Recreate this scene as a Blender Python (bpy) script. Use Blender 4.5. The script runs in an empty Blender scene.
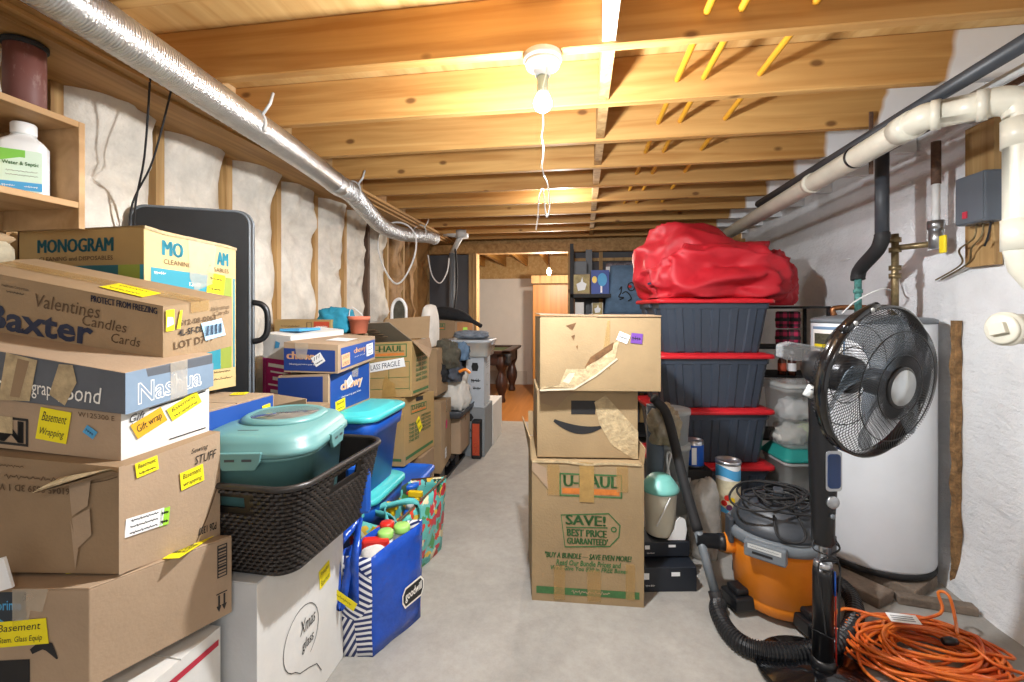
import bpy, bmesh, math, random
from mathutils import Vector, Matrix, Euler, noise as mnoise
from math import sin, cos, pi, radians, sqrt, atan2
random.seed(7)
SC = bpy.context.scene
COL = SC.collection
# ------------------------------------------------------------------ survey of the room
FPX, CX, HY, EYE = 455.0, 512.0, 312.0, 1.3
YAW = radians(8.6)
FW = Vector((-sin(YAW), cos(YAW), 0)); RT = Vector((cos(YAW), sin(YAW), 0))
def P(px, py, d):
    return FW*d + RT*((px-CX)/FPX*d) + Vector((0, 0, EYE + (HY-py)/FPX*d))
def G(px, py, z=0.0):
    return P(px, py, FPX*(EYE-z)/(py-HY))
def PY(px, py, Y):
    k = (px-CX)/FPX
    return P(px, py, Y/(FW.y + k*RT.y))
def PX(px, py, X):
    k = (px-CX)/FPX
    return P(px, py, X/(FW.x + k*RT.x))
V = Vector
# ------------------------------------------------------------------ materials
def lin(h):
    h = h.lstrip('#'); r = []
    for i in (0, 2, 4):
        c = int(h[i:i+2], 16)/255
        r.append(c/12.92 if c <= .04045 else ((c+.055)/1.055)**2.4)
    return r
MATS = {}
def mat(name, h, rough=.6, metal=0., var=.06, vs=5., bump=0., bs=60., alpha=1., emis=0., spec=.5, coat=0., trans=0., stretch=None, sheen=0., h2=None, mixs=None):
    if name in MATS: return MATS[name]
    m = bpy.data.materials.new(name); m.use_nodes = True
    nt = m.node_tree; b = nt.nodes['Principled BSDF']; L = nt.links
    c = lin(h)
    b.inputs['Roughness'].default_value = rough; b.inputs['Metallic'].default_value = metal
    b.inputs['Alpha'].default_value = alpha
    b.inputs['Specular IOR Level'].default_value = spec
    b.inputs['Coat Weight'].default_value = coat
    b.inputs['Transmission Weight'].default_value = trans
    b.inputs['Base Color'].default_value = (*c, 1)
    tc = nt.nodes.new('ShaderNodeTexCoord'); src = tc.outputs['Object']
    if stretch:
        mp = nt.nodes.new('ShaderNodeMapping'); mp.inputs['Scale'].default_value = stretch
        L.new(src, mp.inputs['Vector']); src = mp.outputs['Vector']
    if var > 0:
        n = nt.nodes.new('ShaderNodeTexNoise'); n.inputs['Scale'].default_value = vs; n.inputs['Detail'].default_value = 5; n.inputs['Roughness'].default_value = .65
        L.new(src, n.inputs['Vector'])
        r = nt.nodes.new('ShaderNodeValToRGB')
        c2 = lin(h2) if h2 else [x*(1-2.2*var) for x in c]
        c1 = c if h2 else [min(1, x*(1+1.3*var)) for x in c]
        r.color_ramp.elements[0].position = mixs[0] if mixs else .3; r.color_ramp.elements[1].position = mixs[1] if mixs else .7
        r.color_ramp.elements[0].color = (*c2, 1); r.color_ramp.elements[1].color = (*c1, 1)
        L.new(n.outputs['Fac'], r.inputs['Fac']); L.new(r.outputs['Color'], b.inputs['Base Color'])
    if bump > 0:
        n2 = nt.nodes.new('ShaderNodeTexNoise'); n2.inputs['Scale'].default_value = bs; n2.inputs['Detail'].default_value = 4
        L.new(src, n2.inputs['Vector'])
        bp = nt.nodes.new('ShaderNodeBump'); bp.inputs['Strength'].default_value = bump; bp.inputs['Distance'].default_value = .02
        L.new(n2.outputs['Fac'], bp.inputs['Height']); L.new(bp.outputs['Normal'], b.inputs['Normal'])
    if emis > 0:
        b.inputs['Emission Color'].default_value = (*c, 1); b.inputs['Emission Strength'].default_value = emis
    MATS[name] = m
    return m
def wood_mat(name, h1, h2, axis=0, scale=1.0, knots=True, rough=.6, spray=None):
    if name in MATS: return MATS[name]
    m = bpy.data.materials.new(name); m.use_nodes = True
    nt = m.node_tree; b = nt.nodes['Principled BSDF']; L = nt.links; N = nt.nodes.new
    b.inputs['Roughness'].default_value = rough; b.inputs['Specular IOR Level'].default_value = .3
    tc = N('ShaderNodeTexCoord'); oi = N('ShaderNodeObjectInfo')
    ad = N('ShaderNodeVectorMath'); ad.operation = 'ADD'
    sc = N('ShaderNodeVectorMath'); sc.operation = 'SCALE'; sc.inputs['Scale'].default_value = 37.0
    cb = N('ShaderNodeCombineXYZ')
    for k in 'XYZ': L.new(oi.outputs['Random'], cb.inputs[k])
    L.new(cb.outputs[0], sc.inputs[0]); L.new(tc.outputs['Object'], ad.inputs[0]); L.new(sc.outputs[0], ad.inputs[1])
    mp = N('ShaderNodeMapping'); s = [22*scale]*3; s[axis] = 1.1*scale; mp.inputs['Scale'].default_value = s
    L.new(ad.outputs[0], mp.inputs['Vector'])
    n = N('ShaderNodeTexNoise'); n.inputs['Scale'].default_value = 1; n.inputs['Detail'].default_value = 6; n.inputs['Distortion'].default_value = .8
    L.new(mp.outputs[0], n.inputs['Vector'])
    r = N('ShaderNodeValToRGB'); r.color_ramp.elements[0].position = .32; r.color_ramp.elements[1].position = .68
    r.color_ramp.elements[0].color = (*lin(h2), 1); r.color_ramp.elements[1].color = (*lin(h1), 1)
    L.new(n.outputs['Fac'], r.inputs['Fac']); out = r.outputs['Color']
    # every board its own tone
    hs = N('ShaderNodeHueSaturation'); mr = N('ShaderNodeMapRange'); mr.inputs['To Min'].default_value = .82; mr.inputs['To Max'].default_value = 1.12
    L.new(oi.outputs['Random'], mr.inputs['Value']); L.new(mr.outputs[0], hs.inputs['Value']); L.new(out, hs.inputs['Color']); out = hs.outputs['Color']
    if knots:
        mp2 = N('ShaderNodeMapping'); s = [8.]*3; s[axis] = 4.4; mp2.inputs['Scale'].default_value = s
        L.new(ad.outputs[0], mp2.inputs['Vector'])
        vo = N('ShaderNodeTexVoronoi'); vo.inputs['Scale'].default_value = 1.0; L.new(mp2.outputs[0], vo.inputs['Vector'])
        r2 = N('ShaderNodeValToRGB'); r2.color_ramp.elements[0].position = .07; r2.color_ramp.elements[1].position = .14
        r2.color_ramp.elements[0].color = (1, 1, 1, 1); r2.color_ramp.elements[1].color = (0, 0, 0, 1)
        L.new(vo.outputs['Distance'], r2.inputs['Fac'])
        mx = N('ShaderNodeMix'); mx.data_type = 'RGBA'; mx.inputs['B'].default_value = (*lin('#5b371a'), 1)
        ml = N('ShaderNodeMath'); ml.operation = 'MULTIPLY'; ml.inputs[1].default_value = .8
        L.new(r2.outputs['Color'], ml.inputs[0]); L.new(ml.outputs[0], mx.inputs['Factor']); L.new(out, mx.inputs['A']); out = mx.outputs['Result']
    if spray is not None:      # white wall paint sprayed over the board ends beyond this distance
        ge = N('ShaderNodeNewGeometry'); sx = N('ShaderNodeSeparateXYZ'); L.new(ge.outputs['Position'], sx.inputs[0])
        n3 = N('ShaderNodeTexNoise'); n3.inputs['Scale'].default_value = 5; L.new(ge.outputs['Position'], n3.inputs['Vector'])
        m1 = N('ShaderNodeMath'); m1.operation = 'MULTIPLY_ADD'; m1.inputs[1].default_value = .12; L.new(n3.outputs['Fac'], m1.inputs[0]); L.new(sx.outputs['X'], m1.inputs[2])
        mz = N('ShaderNodeMath'); mz.operation = 'MULTIPLY_ADD'; mz.inputs[1].default_value = -.12; L.new(sx.outputs['Z'], mz.inputs[0]); L.new(m1.outputs[0], mz.inputs[2])
        r3 = N('ShaderNodeMapRange'); r3.inputs['From Min'].default_value = spray-.012-.26; r3.inputs['From Max'].default_value = spray+.012-.26
        L.new(mz.outputs[0], r3.inputs['Value'])
        mx = N('ShaderNodeMix'); mx.data_type = 'RGBA'; mx.inputs['B'].default_value = (*lin('#e8e9ea'), 1)
        L.new(r3.outputs[0], mx.inputs['Factor']); L.new(out, mx.inputs['A']); out = mx.outputs['Result']
    L.new(out, b.inputs['Base Color'])
    bp = N('ShaderNodeBump'); bp.inputs['Strength'].default_value = .15; bp.inputs['Distance'].default_value = .01
    L.new(n.outputs['Fac'], bp.inputs['Height']); L.new(bp.outputs[0], b.inputs['Normal'])
    MATS[name] = m
    return m
# ------------------------------------------------------------------ mesh builder
class Face:
    def __init__(s, bl, br, tr, tl):
        s.bl, s.br, s.tr, s.tl = map(V, (bl, br, tr, tl))
        s.n = ((s.br-s.bl).cross(s.tl-s.bl)).normalized()
        s.w = ((s.br-s.bl).length + (s.tr-s.tl).length)/2; s.h = ((s.tl-s.bl).length+(s.tr-s.br).length)/2
    def Q(s, u, v, off=0.):
        return (s.bl*(1-u)+s.br*u)*(1-v) + (s.tl*(1-u)+s.tr*u)*v + s.n*off
TXT = {}
def text_mesh(body, bold=0., shear=0., spacing=1.0, font_res=2):
    k = (body, bold, shear, spacing)
    if k in TXT: return TXT[k]
    cu = bpy.data.curves.new('t', 'FONT'); cu.body = body; cu.size = 1; cu.offset = bold; cu.shear = shear; cu.space_character = spacing; cu.resolution_u = font_res
    cu.space_line = .95
    ob = bpy.data.objects.new('t', cu)
    me = bpy.data.meshes.new_from_object(ob)
    vs = [(v.co.x, v.co.y) for v in me.vertices]; fs = [tuple(p.vertices) for p in me.polygons]
    bpy.data.objects.remove(ob); bpy.data.meshes.remove(me); bpy.data.curves.remove(cu)
    if vs:
        x0 = min(v[0] for v in vs); x1 = max(v[0] for v in vs); y0 = min(v[1] for v in vs); y1 = max(v[1] for v in vs)
    else: x0 = x1 = y0 = y1 = 0
    TXT[k] = (vs, fs, x0, x1, y0, y1)
    return TXT[k]
class MB:
    def __init__(s): s.v = []; s.f = []; s.m = []; s.s = []; s.mats = []
    def mi(s, m):
        if m not in s.mats: s.mats.append(m)
        return s.mats.index(m)
    def add(s, vs, fs, m, smooth=False):
        o = len(s.v); s.v += [V(x) for x in vs]; i = s.mi(m)
        for f in fs: s.f.append([o+k for k in f]); s.m.append(i); s.s.append(smooth)
        return s
    def hexa(s, b, t, m, mF=None, mR=None, mT=None):
        s.add(list(b)+list(t), [], m); o = len(s.v)-8
        fl = [((0,1,5,4), mF or m), ((1,2,6,5), mR or m), ((2,3,7,6), m), ((3,0,4,7), m), ((4,5,6,7), mT or m), ((3,2,1,0), m)]
        for f, mm in fl: s.f.append([o+k for k in f]); s.m.append(s.mi(mm)); s.s.append(False)
        return s
    def box(s, x0, x1, y0, y1, z0, z1, m, M=None):
        b = [V((x0,y0,z0)), V((x1,y0,z0)), V((x1,y1,z0)), V((x0,y1,z0))]; t = [V((p.x,p.y,z1)) for p in b]
        if M: b = [M@p for p in b]; t = [M@p for p in t]
        return s.hexa(b, t, m)
    def bar(s, a, b, w, h, m, up=V((0,0,1))):
        a, b = V(a), V(b); d = (b-a).normalized(); sd = d.cross(up)
        if sd.length < 1e-4: sd = V((1,0,0))
        sd.normalize(); u = sd.cross(d)
        q = [sd*(-w/2)-u*(h/2), sd*(w/2)-u*(h/2), sd*(w/2)+u*(h/2), sd*(-w/2)+u*(h/2)]
        return s.add([a+x for x in q]+[b+x for x in q], [(0,1,2,3)[::-1], (4,5,6,7), (0,1,5,4), (1,2,6,5), (2,3,7,6), (3,0,4,7)], m)
    def tube(s, pts, r, m, n=8, closed=False, smooth=True):
        pts = [V(p) for p in pts]; k = len(pts); rs = r if isinstance(r, (list, tuple)) else [r]*k
        T = []
        for i in range(k):
            a = pts[(i-1) % k] if (closed or i > 0) else pts[i]; b = pts[(i+1) % k] if (closed or i < k-1) else pts[i]
            t = b-a; T.append(t.normalized() if t.length > 1e-9 else V((0,0,1)))
        u = T[0].orthogonal().normalized(); vs = []
        for i in range(k):
            u = u - T[i]*u.dot(T[i])
            u = u.normalized() if u.length > 1e-6 else T[i].orthogonal().normalized()
            w = T[i].cross(u)
            for j in range(n):
                a = 2*pi*j/n; vs.append(pts[i] + (u*cos(a)+w*sin(a))*rs[i])
        fs = []
        for i in range(k if closed else k-1):
            i2 = (i+1) % k
            for j in range(n): fs.append((i*n+j, i*n+(j+1) % n, i2*n+(j+1) % n, i2*n+j))
        if not closed: fs += [tuple(range(n))[::-1], tuple((k-1)*n+j for j in range(n))]
        return s.add(vs, fs, m, smooth)
    def lathe(s, prof, c, m, n=24, axis=None, smooth=True, sx=1., sy=1., cap=True):
        M = Matrix.Translation(V(c)) @ (axis.to_4x4() if axis else Matrix())
        vs = []
        for r, z in prof:
            for j in range(n): a = 2*pi*j/n; vs.append(M @ V((r*cos(a)*sx, r*sin(a)*sy, z)))
        fs = [(i*n+j, i*n+(j+1) % n, (i+1)*n+(j+1) % n, (i+1)*n+j) for i in range(len(prof)-1) for j in range(n)]
        if cap: fs += [tuple(range(n))[::-1], tuple((len(prof)-1)*n+j for j in range(n))]
        return s.add(vs, fs, m, smooth)
    def loft(s, rings, m, smooth=True, capb=True, capt=True):
        n = len(rings[0]); vs = [p for r in rings for p in r]
        fs = [(i*n+j, i*n+(j+1) % n, (i+1)*n+(j+1) % n, (i+1)*n+j) for i in range(len(rings)-1) for j in range(n)]
        if capb: fs.append(tuple(range(n))[::-1])
        if capt: fs.append(tuple((len(rings)-1)*n+j for j in range(n)))
        return s.add(vs, fs, m, smooth)
    # printing on a face
    def patch(s, F, u0, v0, u1, v1, m, off=.0012):
        return s.add([F.Q(u0,v0,off), F.Q(u1,v0,off), F.Q(u1,v1,off), F.Q(u0,v1,off)], [(0,1,2,3)], m)
    def poly(s, F, uv, m, off=.0014):
        return s.add([F.Q(u,v,off) for u, v in uv], [tuple(range(len(uv)))], m)
    def stroke(s, F, uv, w, m, off=.0016, closed=False):
        p = [V((u*F.w, v*F.h)) for u, v in uv]; vs = []; k = len(p)
        for i in range(k):
            a = p[(i-1) % k] if (closed or i) else p[i]; b = p[(i+1) % k] if (closed or i < k-1) else p[i]
            t = (b-a); t = t.normalized() if t.length > 0 else V((1,0)); n = V((-t.y, t.x))
            ww = w[i] if isinstance(w, (list, tuple)) else w
            for sg in (-1, 1):
                q = p[i]+n*(sg*ww/2); vs.append(F.Q(q.x/F.w, q.y/F.h, off))
        fs = [(2*i, 2*i+1, 2*((i+1) % k)+1, 2*((i+1) % k)) for i in range(k if closed else k-1)]
        return s.add(vs, fs, m)
    def frame(s, F, u0, v0, u1, v1, w, m, off=.0014):
        a, b = w/F.w, w/F.h
        for q in ((u0,v0,u1,v0+b), (u0,v1-b,u1,v1), (u0,v0,u0+a,v1), (u1-a,v0,u1,v1)): s.patch(F, *q, m, off)
        return s
    def text(s, F, u0, v0, u1, v1, body, m, bold=0., shear=0., off=.0018, flip=False, ang=0., spacing=1.0):
        heavy = bold > .012 and off < .01 and 'm' in body.lower() or bold > .03
        if heavy:          # thick lettering: the strokes laid down twice, a little apart
            k = min(.08, bold*2.4)*(v1-v0)*F.h/F.w*.8
            for sh_ in (-k, -k/2, k/2, k): s.text(F, u0+sh_, v0, u1+sh_, v1, body, m, .0, shear, off, flip, ang, spacing)
            bold = 0.
        vs, fs, x0, x1, y0, y1 = text_mesh(body, bold, shear, spacing)
        if not vs: return s
        out = []; uc, vc = (u0+u1)/2, (v0+v1)/2
        for x, y in vs:
            a = (x-x0)/(x1-x0); b = (y-y0)/(y1-y0)
            if flip: a, b = 1-a, 1-b
            du, dv = (u0+(u1-u0)*a-uc)*F.w, (v0+(v1-v0)*b-vc)*F.h
            du, dv = du*cos(ang)-dv*sin(ang), du*sin(ang)+dv*cos(ang)
            out.append(F.Q(uc+du/F.w, vc+dv/F.h, off))
        return s.add(out, fs, m)
    def scrawl(s, F, u0, v0, u1, v1, m, w=.0015, seed=0):
        n = 30; return s.stroke(F, [(u0+(u1-u0)*j/n, (v0+v1)/2+(v1-v0)*.45*sin(j*2.4+seed)*(.5+.5*sin(j*1.1+seed))) for j in range(n+1)], w, m, .0018)
    def build(s, name, parent=None, origin=None, bevel=0., bseg=2, subsurf=0, solid=0., autosmooth=False):
        me = bpy.data.meshes.new(name)
        if origin is None:
            xs = [v.x for v in s.v]; ys = [v.y for v in s.v]; zs = [v.z for v in s.v]
            origin = V(((min(xs)+max(xs))/2, (min(ys)+max(ys))/2, min(zs)))
        origin = V(origin)
        me.from_pydata([v-origin for v in s.v], [], s.f)
        for m in s.mats: me.materials.append(m)
        for p, i, sm in zip(me.polygons, s.m, s.s): p.material_index = i; p.use_smooth = sm
        me.update()
        o = bpy.data.objects.new(name, me); COL.objects.link(o)
        if parent: o.parent = parent; o.location = origin - WLOC[parent.name]
        else: o.location = origin
        WLOC[o.name] = origin
        if bevel > 0:
            b = o.modifiers.new('b', 'BEVEL'); b.width = bevel; b.segments = bseg; b.limit_method = 'ANGLE'; b.angle_limit = radians(40)
        if solid: b = o.modifiers.new('s', 'SOLIDIFY'); b.thickness = solid
        if subsurf: b = o.modifiers.new('u', 'SUBSURF'); b.levels = b.render_levels = subsurf
        return o
WLOC = {}
def tag(o, label, cat, group=None, kind=None):
    o['label'] = label; o['category'] = cat
    if group: o['group'] = group
    if kind: o['kind'] = kind
    return o
def empty(name, loc, label=None, cat=None, group=None):
    o = bpy.data.objects.new(name, None); COL.objects.link(o); o.location = loc; o.empty_display_size = .05
    WLOC[o.name] = V(loc)
    if label: tag(o, label, cat, group)
    return o
def struct(o): o['kind'] = 'structure'; return o
def copy_tree(o, dloc, label, parent=None):
    c = o.copy(); COL.objects.link(c)
    if parent: c.parent = parent
    else: c.location = o.location + V(dloc); c['label'] = label
    for ch in [x for x in bpy.data.objects if x.parent == o]: copy_tree(ch, None, None, c)
    return c
def ring(hw, hl, r, z, c=(0,0), yaw=0., n=5):
    r = min(r, hw*.999, hl*.999); out = []
    for k, (sx, sy) in enumerate(((1,1), (-1,1), (-1,-1), (1,-1))):
        for j in range(n+1):
            a = pi/2*k + pi/2*j/n
            x, y = sx*(hw-r)+r*cos(a), sy*(hl-r)+r*sin(a)
            out.append(V((c[0]+x*cos(yaw)-y*sin(yaw), c[1]+x*sin(yaw)+y*cos(yaw), z)))
    return out
def smooth_path(pts, k=8, closed=False):
    pts = [V(p) for p in pts]; n = len(pts); out = []
    for i in range(n if closed else n-1):
        g = (lambda j: pts[j % n]) if closed else (lambda j: pts[max(0, min(n-1, j))])
        p0, p1, p2, p3 = g(i-1), g(i), g(i+1), g(i+2)
        for j in range(k):
            t = j/k
            out.append(.5*((2*p1)+(p2-p0)*t+(2*p0-5*p1+4*p2-p3)*t*t+(3*p1-p0-3*p2+p3)*t**3))
    if not closed: out.append(pts[-1])
    return out
def axis_to(d):
    return V((0,0,1)).rotation_difference(V(d).normalized()).to_matrix()
# ------------------------------------------------------------------ cartons
def corners(A, B, C, D=None):
    """three upright box edges, each (point at the foot, point at the head)"""
    if D is None: D = tuple(A[i]+C[i]-B[i] for i in (0, 1))
    return [A[0], B[0], C[0], D[0]], [A[1], B[1], C[1], D[1]]
def edge(px, yt, yb, d, pxb=None): return (P(px if pxb is None else pxb, yb, d), P(px, yt, d))
def aabb(x0, x1, y0, y1, z0, z1, yaw=0.):
    c = V(((x0+x1)/2, (y0+y1)/2, 0)); M = Matrix.Translation(c) @ Matrix.Rotation(yaw, 4, 'Z') @ Matrix.Translation(-c)
    b = [M@V(p) for p in ((x0,y0,z0), (x1,y0,z0), (x1,y1,z0), (x0,y1,z0))]
    return b, [V((p.x, p.y, z1)) for p in b]
def faces_of(b, t):
    return dict(F=Face(b[0], b[1], t[1], t[0]), R=Face(b[1], b[2], t[2], t[1]), K=Face(b[2], b[3], t[3], t[2]), L=Face(b[3], b[0], t[0], t[3]), T=Face(t[0], t[1], t[2], t[3]))
def carton(name, label, cat, bt, m, dec=None, group=None, mF=None, mR=None, mT=None, seam='u', tape=True, bevel=.004, top=True):
    b, t = bt; mb = MB(); f = faces_of(b, t)
    if top:
        up = f['T'].n; T = f['T']
        mb.hexa(b, [p-up*.004 for p in t], m, mF, mR, mT)
        g = .0025
        for a in ((0, .5-g/T.h), (.5+g/T.h, 1)) if seam == 'u' else ():
            q = [T.Q(0,a[0]), T.Q(1,a[0]), T.Q(1,a[1]), T.Q(0,a[1])]; mb.hexa([p-up*.004 for p in q], q, mT or m)
        for a in ((0, .5-g/T.w), (.5+g/T.w, 1)) if seam == 'v' else ():
            q = [T.Q(a[0],0), T.Q(a[1],0), T.Q(a[1],1), T.Q(a[0],1)]; mb.hexa([p-up*.004 for p in q], q, mT or m)
    else: mb.hexa(b, t, m, mF, mR, mT)
    if dec: dec(mb, f)
    o = mb.build(name, bevel=bevel)
    tag(o, label, cat, group)
    if tape and top:
        tb = MB(); T = f['T']
        if seam == 'u': tb.patch(T, 0, .5-.025/T.h, 1, .5+.025/T.h, TAPE, .0016); e = f['R']; tb.patch(e, .5-.025/e.w, .8, .5+.025/e.w, 1, TAPE, .0016)
        else: tb.patch(T, .5-.025/T.w, 0, .5+.025/T.w, 1, TAPE, .0016); e = f['F']; tb.patch(e, .5-.025/e.w, .8, .5+.025/e.w, 1, TAPE, .0016)
        tb.build('packing_tape', o)
    return o, f
def note(parent, F, u, v, w, h, ang=0., lines=(), m=None, ink=None, name='sticky_note', off=.0022, label=None):
    m = m or YELLOW; ink = ink or INK
    mb = MB(); c = F.Q(u, v); e1 = (F.Q(u+.01, v)-F.Q(u-.01, v)).normalized(); e2 = F.n.cross(e1)
    a, bb = e1*cos(ang)+e2*sin(ang), e2*cos(ang)-e1*sin(ang)
    q = [c-a*w/2-bb*h/2, c+a*w/2-bb*h/2, c+a*w/2+bb*h/2, c-a*w/2+bb*h/2]
    mb.hexa([p+F.n*off for p in q], [p+F.n*(off+.0008) for p in q], m)
    FF = Face(*[p+F.n*(off+.0008) for p in q]); k = len(lines)
    for i, t in enumerate(lines):
        y1 = 1-(i+.22)/k; y0 = 1-(i+.8)/k
        if t[:1] == '~':          # handwriting too small to read
            n_ = 26; mb.stroke(FF, [(.12+.72*j/n_, (y0+y1)/2+(y1-y0)*.38*sin(j*2.3+i)*(.5+.5*sin(j*.9+2*i))) for j in range(n_+1)], min(.0022, FF.h*.05), ink, .0006); continue
        mb.text(FF, .1, y0, .9, y1, t, ink, shear=.25, off=.0006)
    o = mb.build(name, parent)
    if label: o['label'] = label
    return o
KRAFT = mat('kraft board', '#9d8464', .85, var=.07, vs=4, bump=.08, bs=120)
KRAFT2 = mat('pale kraft board', '#a78f75', .85, var=.06, vs=4, bump=.08, bs=120)
KRAFT3 = mat('dull kraft board', '#937a5d', .85, var=.08, vs=3, bump=.08, bs=120)
KRAFT4 = mat('golden kraft board', '#a78a58', .8, var=.05, vs=3, bump=.06, bs=120)
KRAFT5 = mat('greyish kraft board', '#98815f', .85, var=.07, vs=4, bump=.08, bs=120)
TORN = mat('torn paper liner', '#b8a37e', .9, var=.15, vs=30, bump=.3, bs=60)
TAPE = mat('brown packing tape', '#b6935c', .25, var=.05, vs=10, alpha=.55)
CTAPE = mat('clear packing tape', '#d9cdb8', .2, var=.05, vs=20, alpha=.4)
TAPE2 = mat('tan masking tape', '#a5844c', .35, var=.1, vs=25)
INK = mat('black ink', '#1d1b1b', .6, var=0)
FADE = mat('faded brown ink', '#5b4630', .8, var=0)
NAVY = mat('navy ink', '#1a2440', .6, var=0)
WHITEP = mat('white print', '#ece9e2', .6, var=0)
YELLOW = mat('yellow note paper', '#f1e014', .7, var=.04)
ORANGEP = mat('orange note paper', '#e3a81c', .7, var=.04)
LGREEN = mat('lime note paper', '#9cd63a', .7, var=.03)
GREENP = mat('green note paper', '#4fd873', .7, var=.03)
PAPER = mat('white label paper', '#e9eaea', .6, var=.02)
BLUEP = mat('pale blue label', '#a9d4ee', .6, var=.02)
UGREEN = mat('forest green print', '#3f6b3c', .75, var=.1, vs=40)
UORANGE = mat('orange print', '#c9742f', .75, var=.1, vs=40)
TEALP = mat('teal print', '#2c8c9f', .7, var=.03)
LIMEP = mat('olive green print', '#8d9c3c', .7, var=.03)
CHEWB = mat('royal blue print', '#1b4a98', .55, var=.04, vs=3)
CHEWO = mat('peach print', '#e7b389', .6, var=0)
GREYB = mat('blue grey print', '#7b8fa3', .6, var=.08, vs=6)
GREYD = mat('slate grey print', '#575b62', .65, var=.1, vs=6)
WCARD = mat('white board', '#dad8d3', .75, var=.04, vs=4, bump=.05)
WCARD2 = mat('shaded white board', '#bfc2c4', .75, var=.04, vs=4, bump=.05)
REDP = mat('red print', '#b3273c', .6, var=0)
PURPLE = mat('purple sticker', '#6a3f93', .5, var=.03)
PINK = mat('magenta sticker', '#d8186a', .5, var=.03)
MAGENTA = mat('magenta print', '#ad1f68', .6, var=.04)
BLACKP = mat('black plastic', '#17181b', .38, var=.1, vs=8)
BLACKM = mat('matte black', '#1c1c1e', .7, var=.12, vs=8)
BLACKG = mat('glossy black', '#0e0f12', .15, var=0, coat=.4)
DKGREY = mat('dark grey plastic', '#3a3e44', .45, var=.08, vs=8)
MIDGREY = mat('grey plastic', '#6b7278', .4, var=.06, vs=8)
TOTE = mat('charcoal tote plastic', '#3a4350', .42, var=.06, vs=6, bump=.03, bs=300)
TOTER = mat('red tote lid', '#d4242e', .4, var=.05)
TARP = mat('red nylon', '#bb1e2b', .55, var=.05, vs=6, bump=.06, bs=300)
TEALB = mat('teal plastic', '#628f8e', .38, var=.04)
AQUA = mat('turquoise plastic', '#45bec2', .35, var=.04)
AQUA2 = mat('sea green plastic', '#2f9a92', .4, var=.05)
PALEAQ = mat('pale turquoise plastic', '#79c0b6', .4, var=.05)
BLUE = mat('royal blue plastic', '#1a58bc', .35, var=.05)
BLUE2 = mat('bright blue plastic', '#1f63cf', .35, var=.05)
BAGBLUE = mat('glossy blue bag', '#194bb2', .25, var=.08, vs=12, bump=.5, bs=16)
WHITEPL = mat('white plastic', '#e6e7e6', .35, var=.03)
CREAMPL = mat('ivory pvc', '#d9d6c6', .35, var=.06, vs=6)
LIGHTGREY = mat('light grey plastic', '#c3c5c3', .45, var=.05)
CLEAR = mat('clear plastic', '#d8dedd', .12, var=0, alpha=.32)
CLEARW = mat('frosted clear plastic', '#d4d8d6', .2, var=.04, alpha=.55)
POLY = mat('clear polythene', '#cbc7bf', .15, var=.1, vs=14, alpha=.5, bump=.4, bs=30)
WHITEE = mat('white enamel', '#d8dde2', .3, var=.02)
STEEL = mat('brushed steel', '#b9bcc0', .3, metal=.9, var=.05)
CHROME = mat('chrome', '#d5d7da', .12, metal=1, var=0)
FOIL = mat('aluminium foil', '#d6d7d7', .30, metal=.92, var=.05, vs=20, bump=.25, bs=110)
BRASS = mat('tarnished brass', '#8c7b5a', .4, metal=.7, var=.2, vs=30)
COPPER = mat('copper', '#9a6844', .4, metal=.8, var=.2, vs=30)
VERD = mat('verdigris copper', '#4d8a84', .6, var=.35, vs=50)
IRON = mat('rusty iron', '#63493a', .75, var=.25, vs=30)
ORANGE = mat('orange drum plastic', '#e0811e', .38, var=.05)
CORD = mat('orange cord jacket', '#c84e20', .4, var=.12, vs=9, h2='#dd7a28')
GASY = mat('yellow gas line jacket', '#cf9426', .45, var=.06)
VALVEY = mat('yellow valve handle', '#e2cc1c', .45, var=.05)
BRICKP = mat('brown column paint', '#6e4139', .55, var=.22, vs=35, h2='#a58a80', mixs=(.2, .42), stretch=(1, 1, .4))
FABW = mat('white fabric', '#d6d3cb', .9, var=.06, vs=12, bump=.15)
FABG = mat('dark grey fabric', '#4d525b', .95, var=.15, vs=14, bump=.2)
FABB = mat('dusty blue fabric', '#5d7791', .85, var=.12, vs=9, bump=.25, bs=25)
FABK = mat('black fabric', '#1e1f22', .9, var=.15, vs=14, bump=.2)
FABT = mat('teal fabric', '#2689a5', .85, var=.08, vs=9, bump=.25, bs=30)
FABM = mat('olive drab fabric', '#4f4c40', .95, var=.2, vs=20, bump=.3)
TERRA = mat('terracotta', '#d07457', .7, var=.08)
CASE = mat('black leatherette', '#26282a', .5, var=.08, vs=10, bump=.12, bs=400)
WICK = mat('highlighted wicker strand', '#35302d', .3, var=.15, vs=20)  # lighter than the basket, highlights put into the strand colour
BASKET = mat('dark resin wicker', '#171413', .4, var=.12, vs=14)
CANVAS = mat('dull beige canvas', '#a39a84', .9, var=.15, vs=12, bump=.2)
ROPE = mat('natural fibre', '#b59c69', .9, var=.2, vs=40, bump=.4)
DIRTW = mat('soiled old planks', '#7a6d60', .9, var=.25, vs=9, bump=.4, bs=40)
CORK = mat('expanding foam crust', '#8c6a44', .95, var=.3, vs=25, bump=.8, bs=60)
GLASSD = mat('blue display', '#1e3763', .1, var=0)
POOL = mat('dark mahogany', '#3c241b', .35, var=.25, vs=12)
FELT = mat('green baize', '#5d6b46', .95, var=.05)
SKYB = mat('sky blue print', '#4c9fd0', .6, var=.03)
GREENL = mat('fresh green print', '#7cc04a', .6, var=.04)
TANP = mat('tan photo print', '#a5935e', .6, var=.2, vs=20)
REDO = mat('rust red print', '#b8482a', .6, var=.08, vs=20)
DIRTP = mat('dark brown stain', '#6a4a2c', .9, var=.3, vs=30)
FELTY = mat('bottle yellow plastic', '#e8c21c', .4, var=.03)
REDPL = mat('red plastic', '#cf2a20', .35, var=.03)
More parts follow.
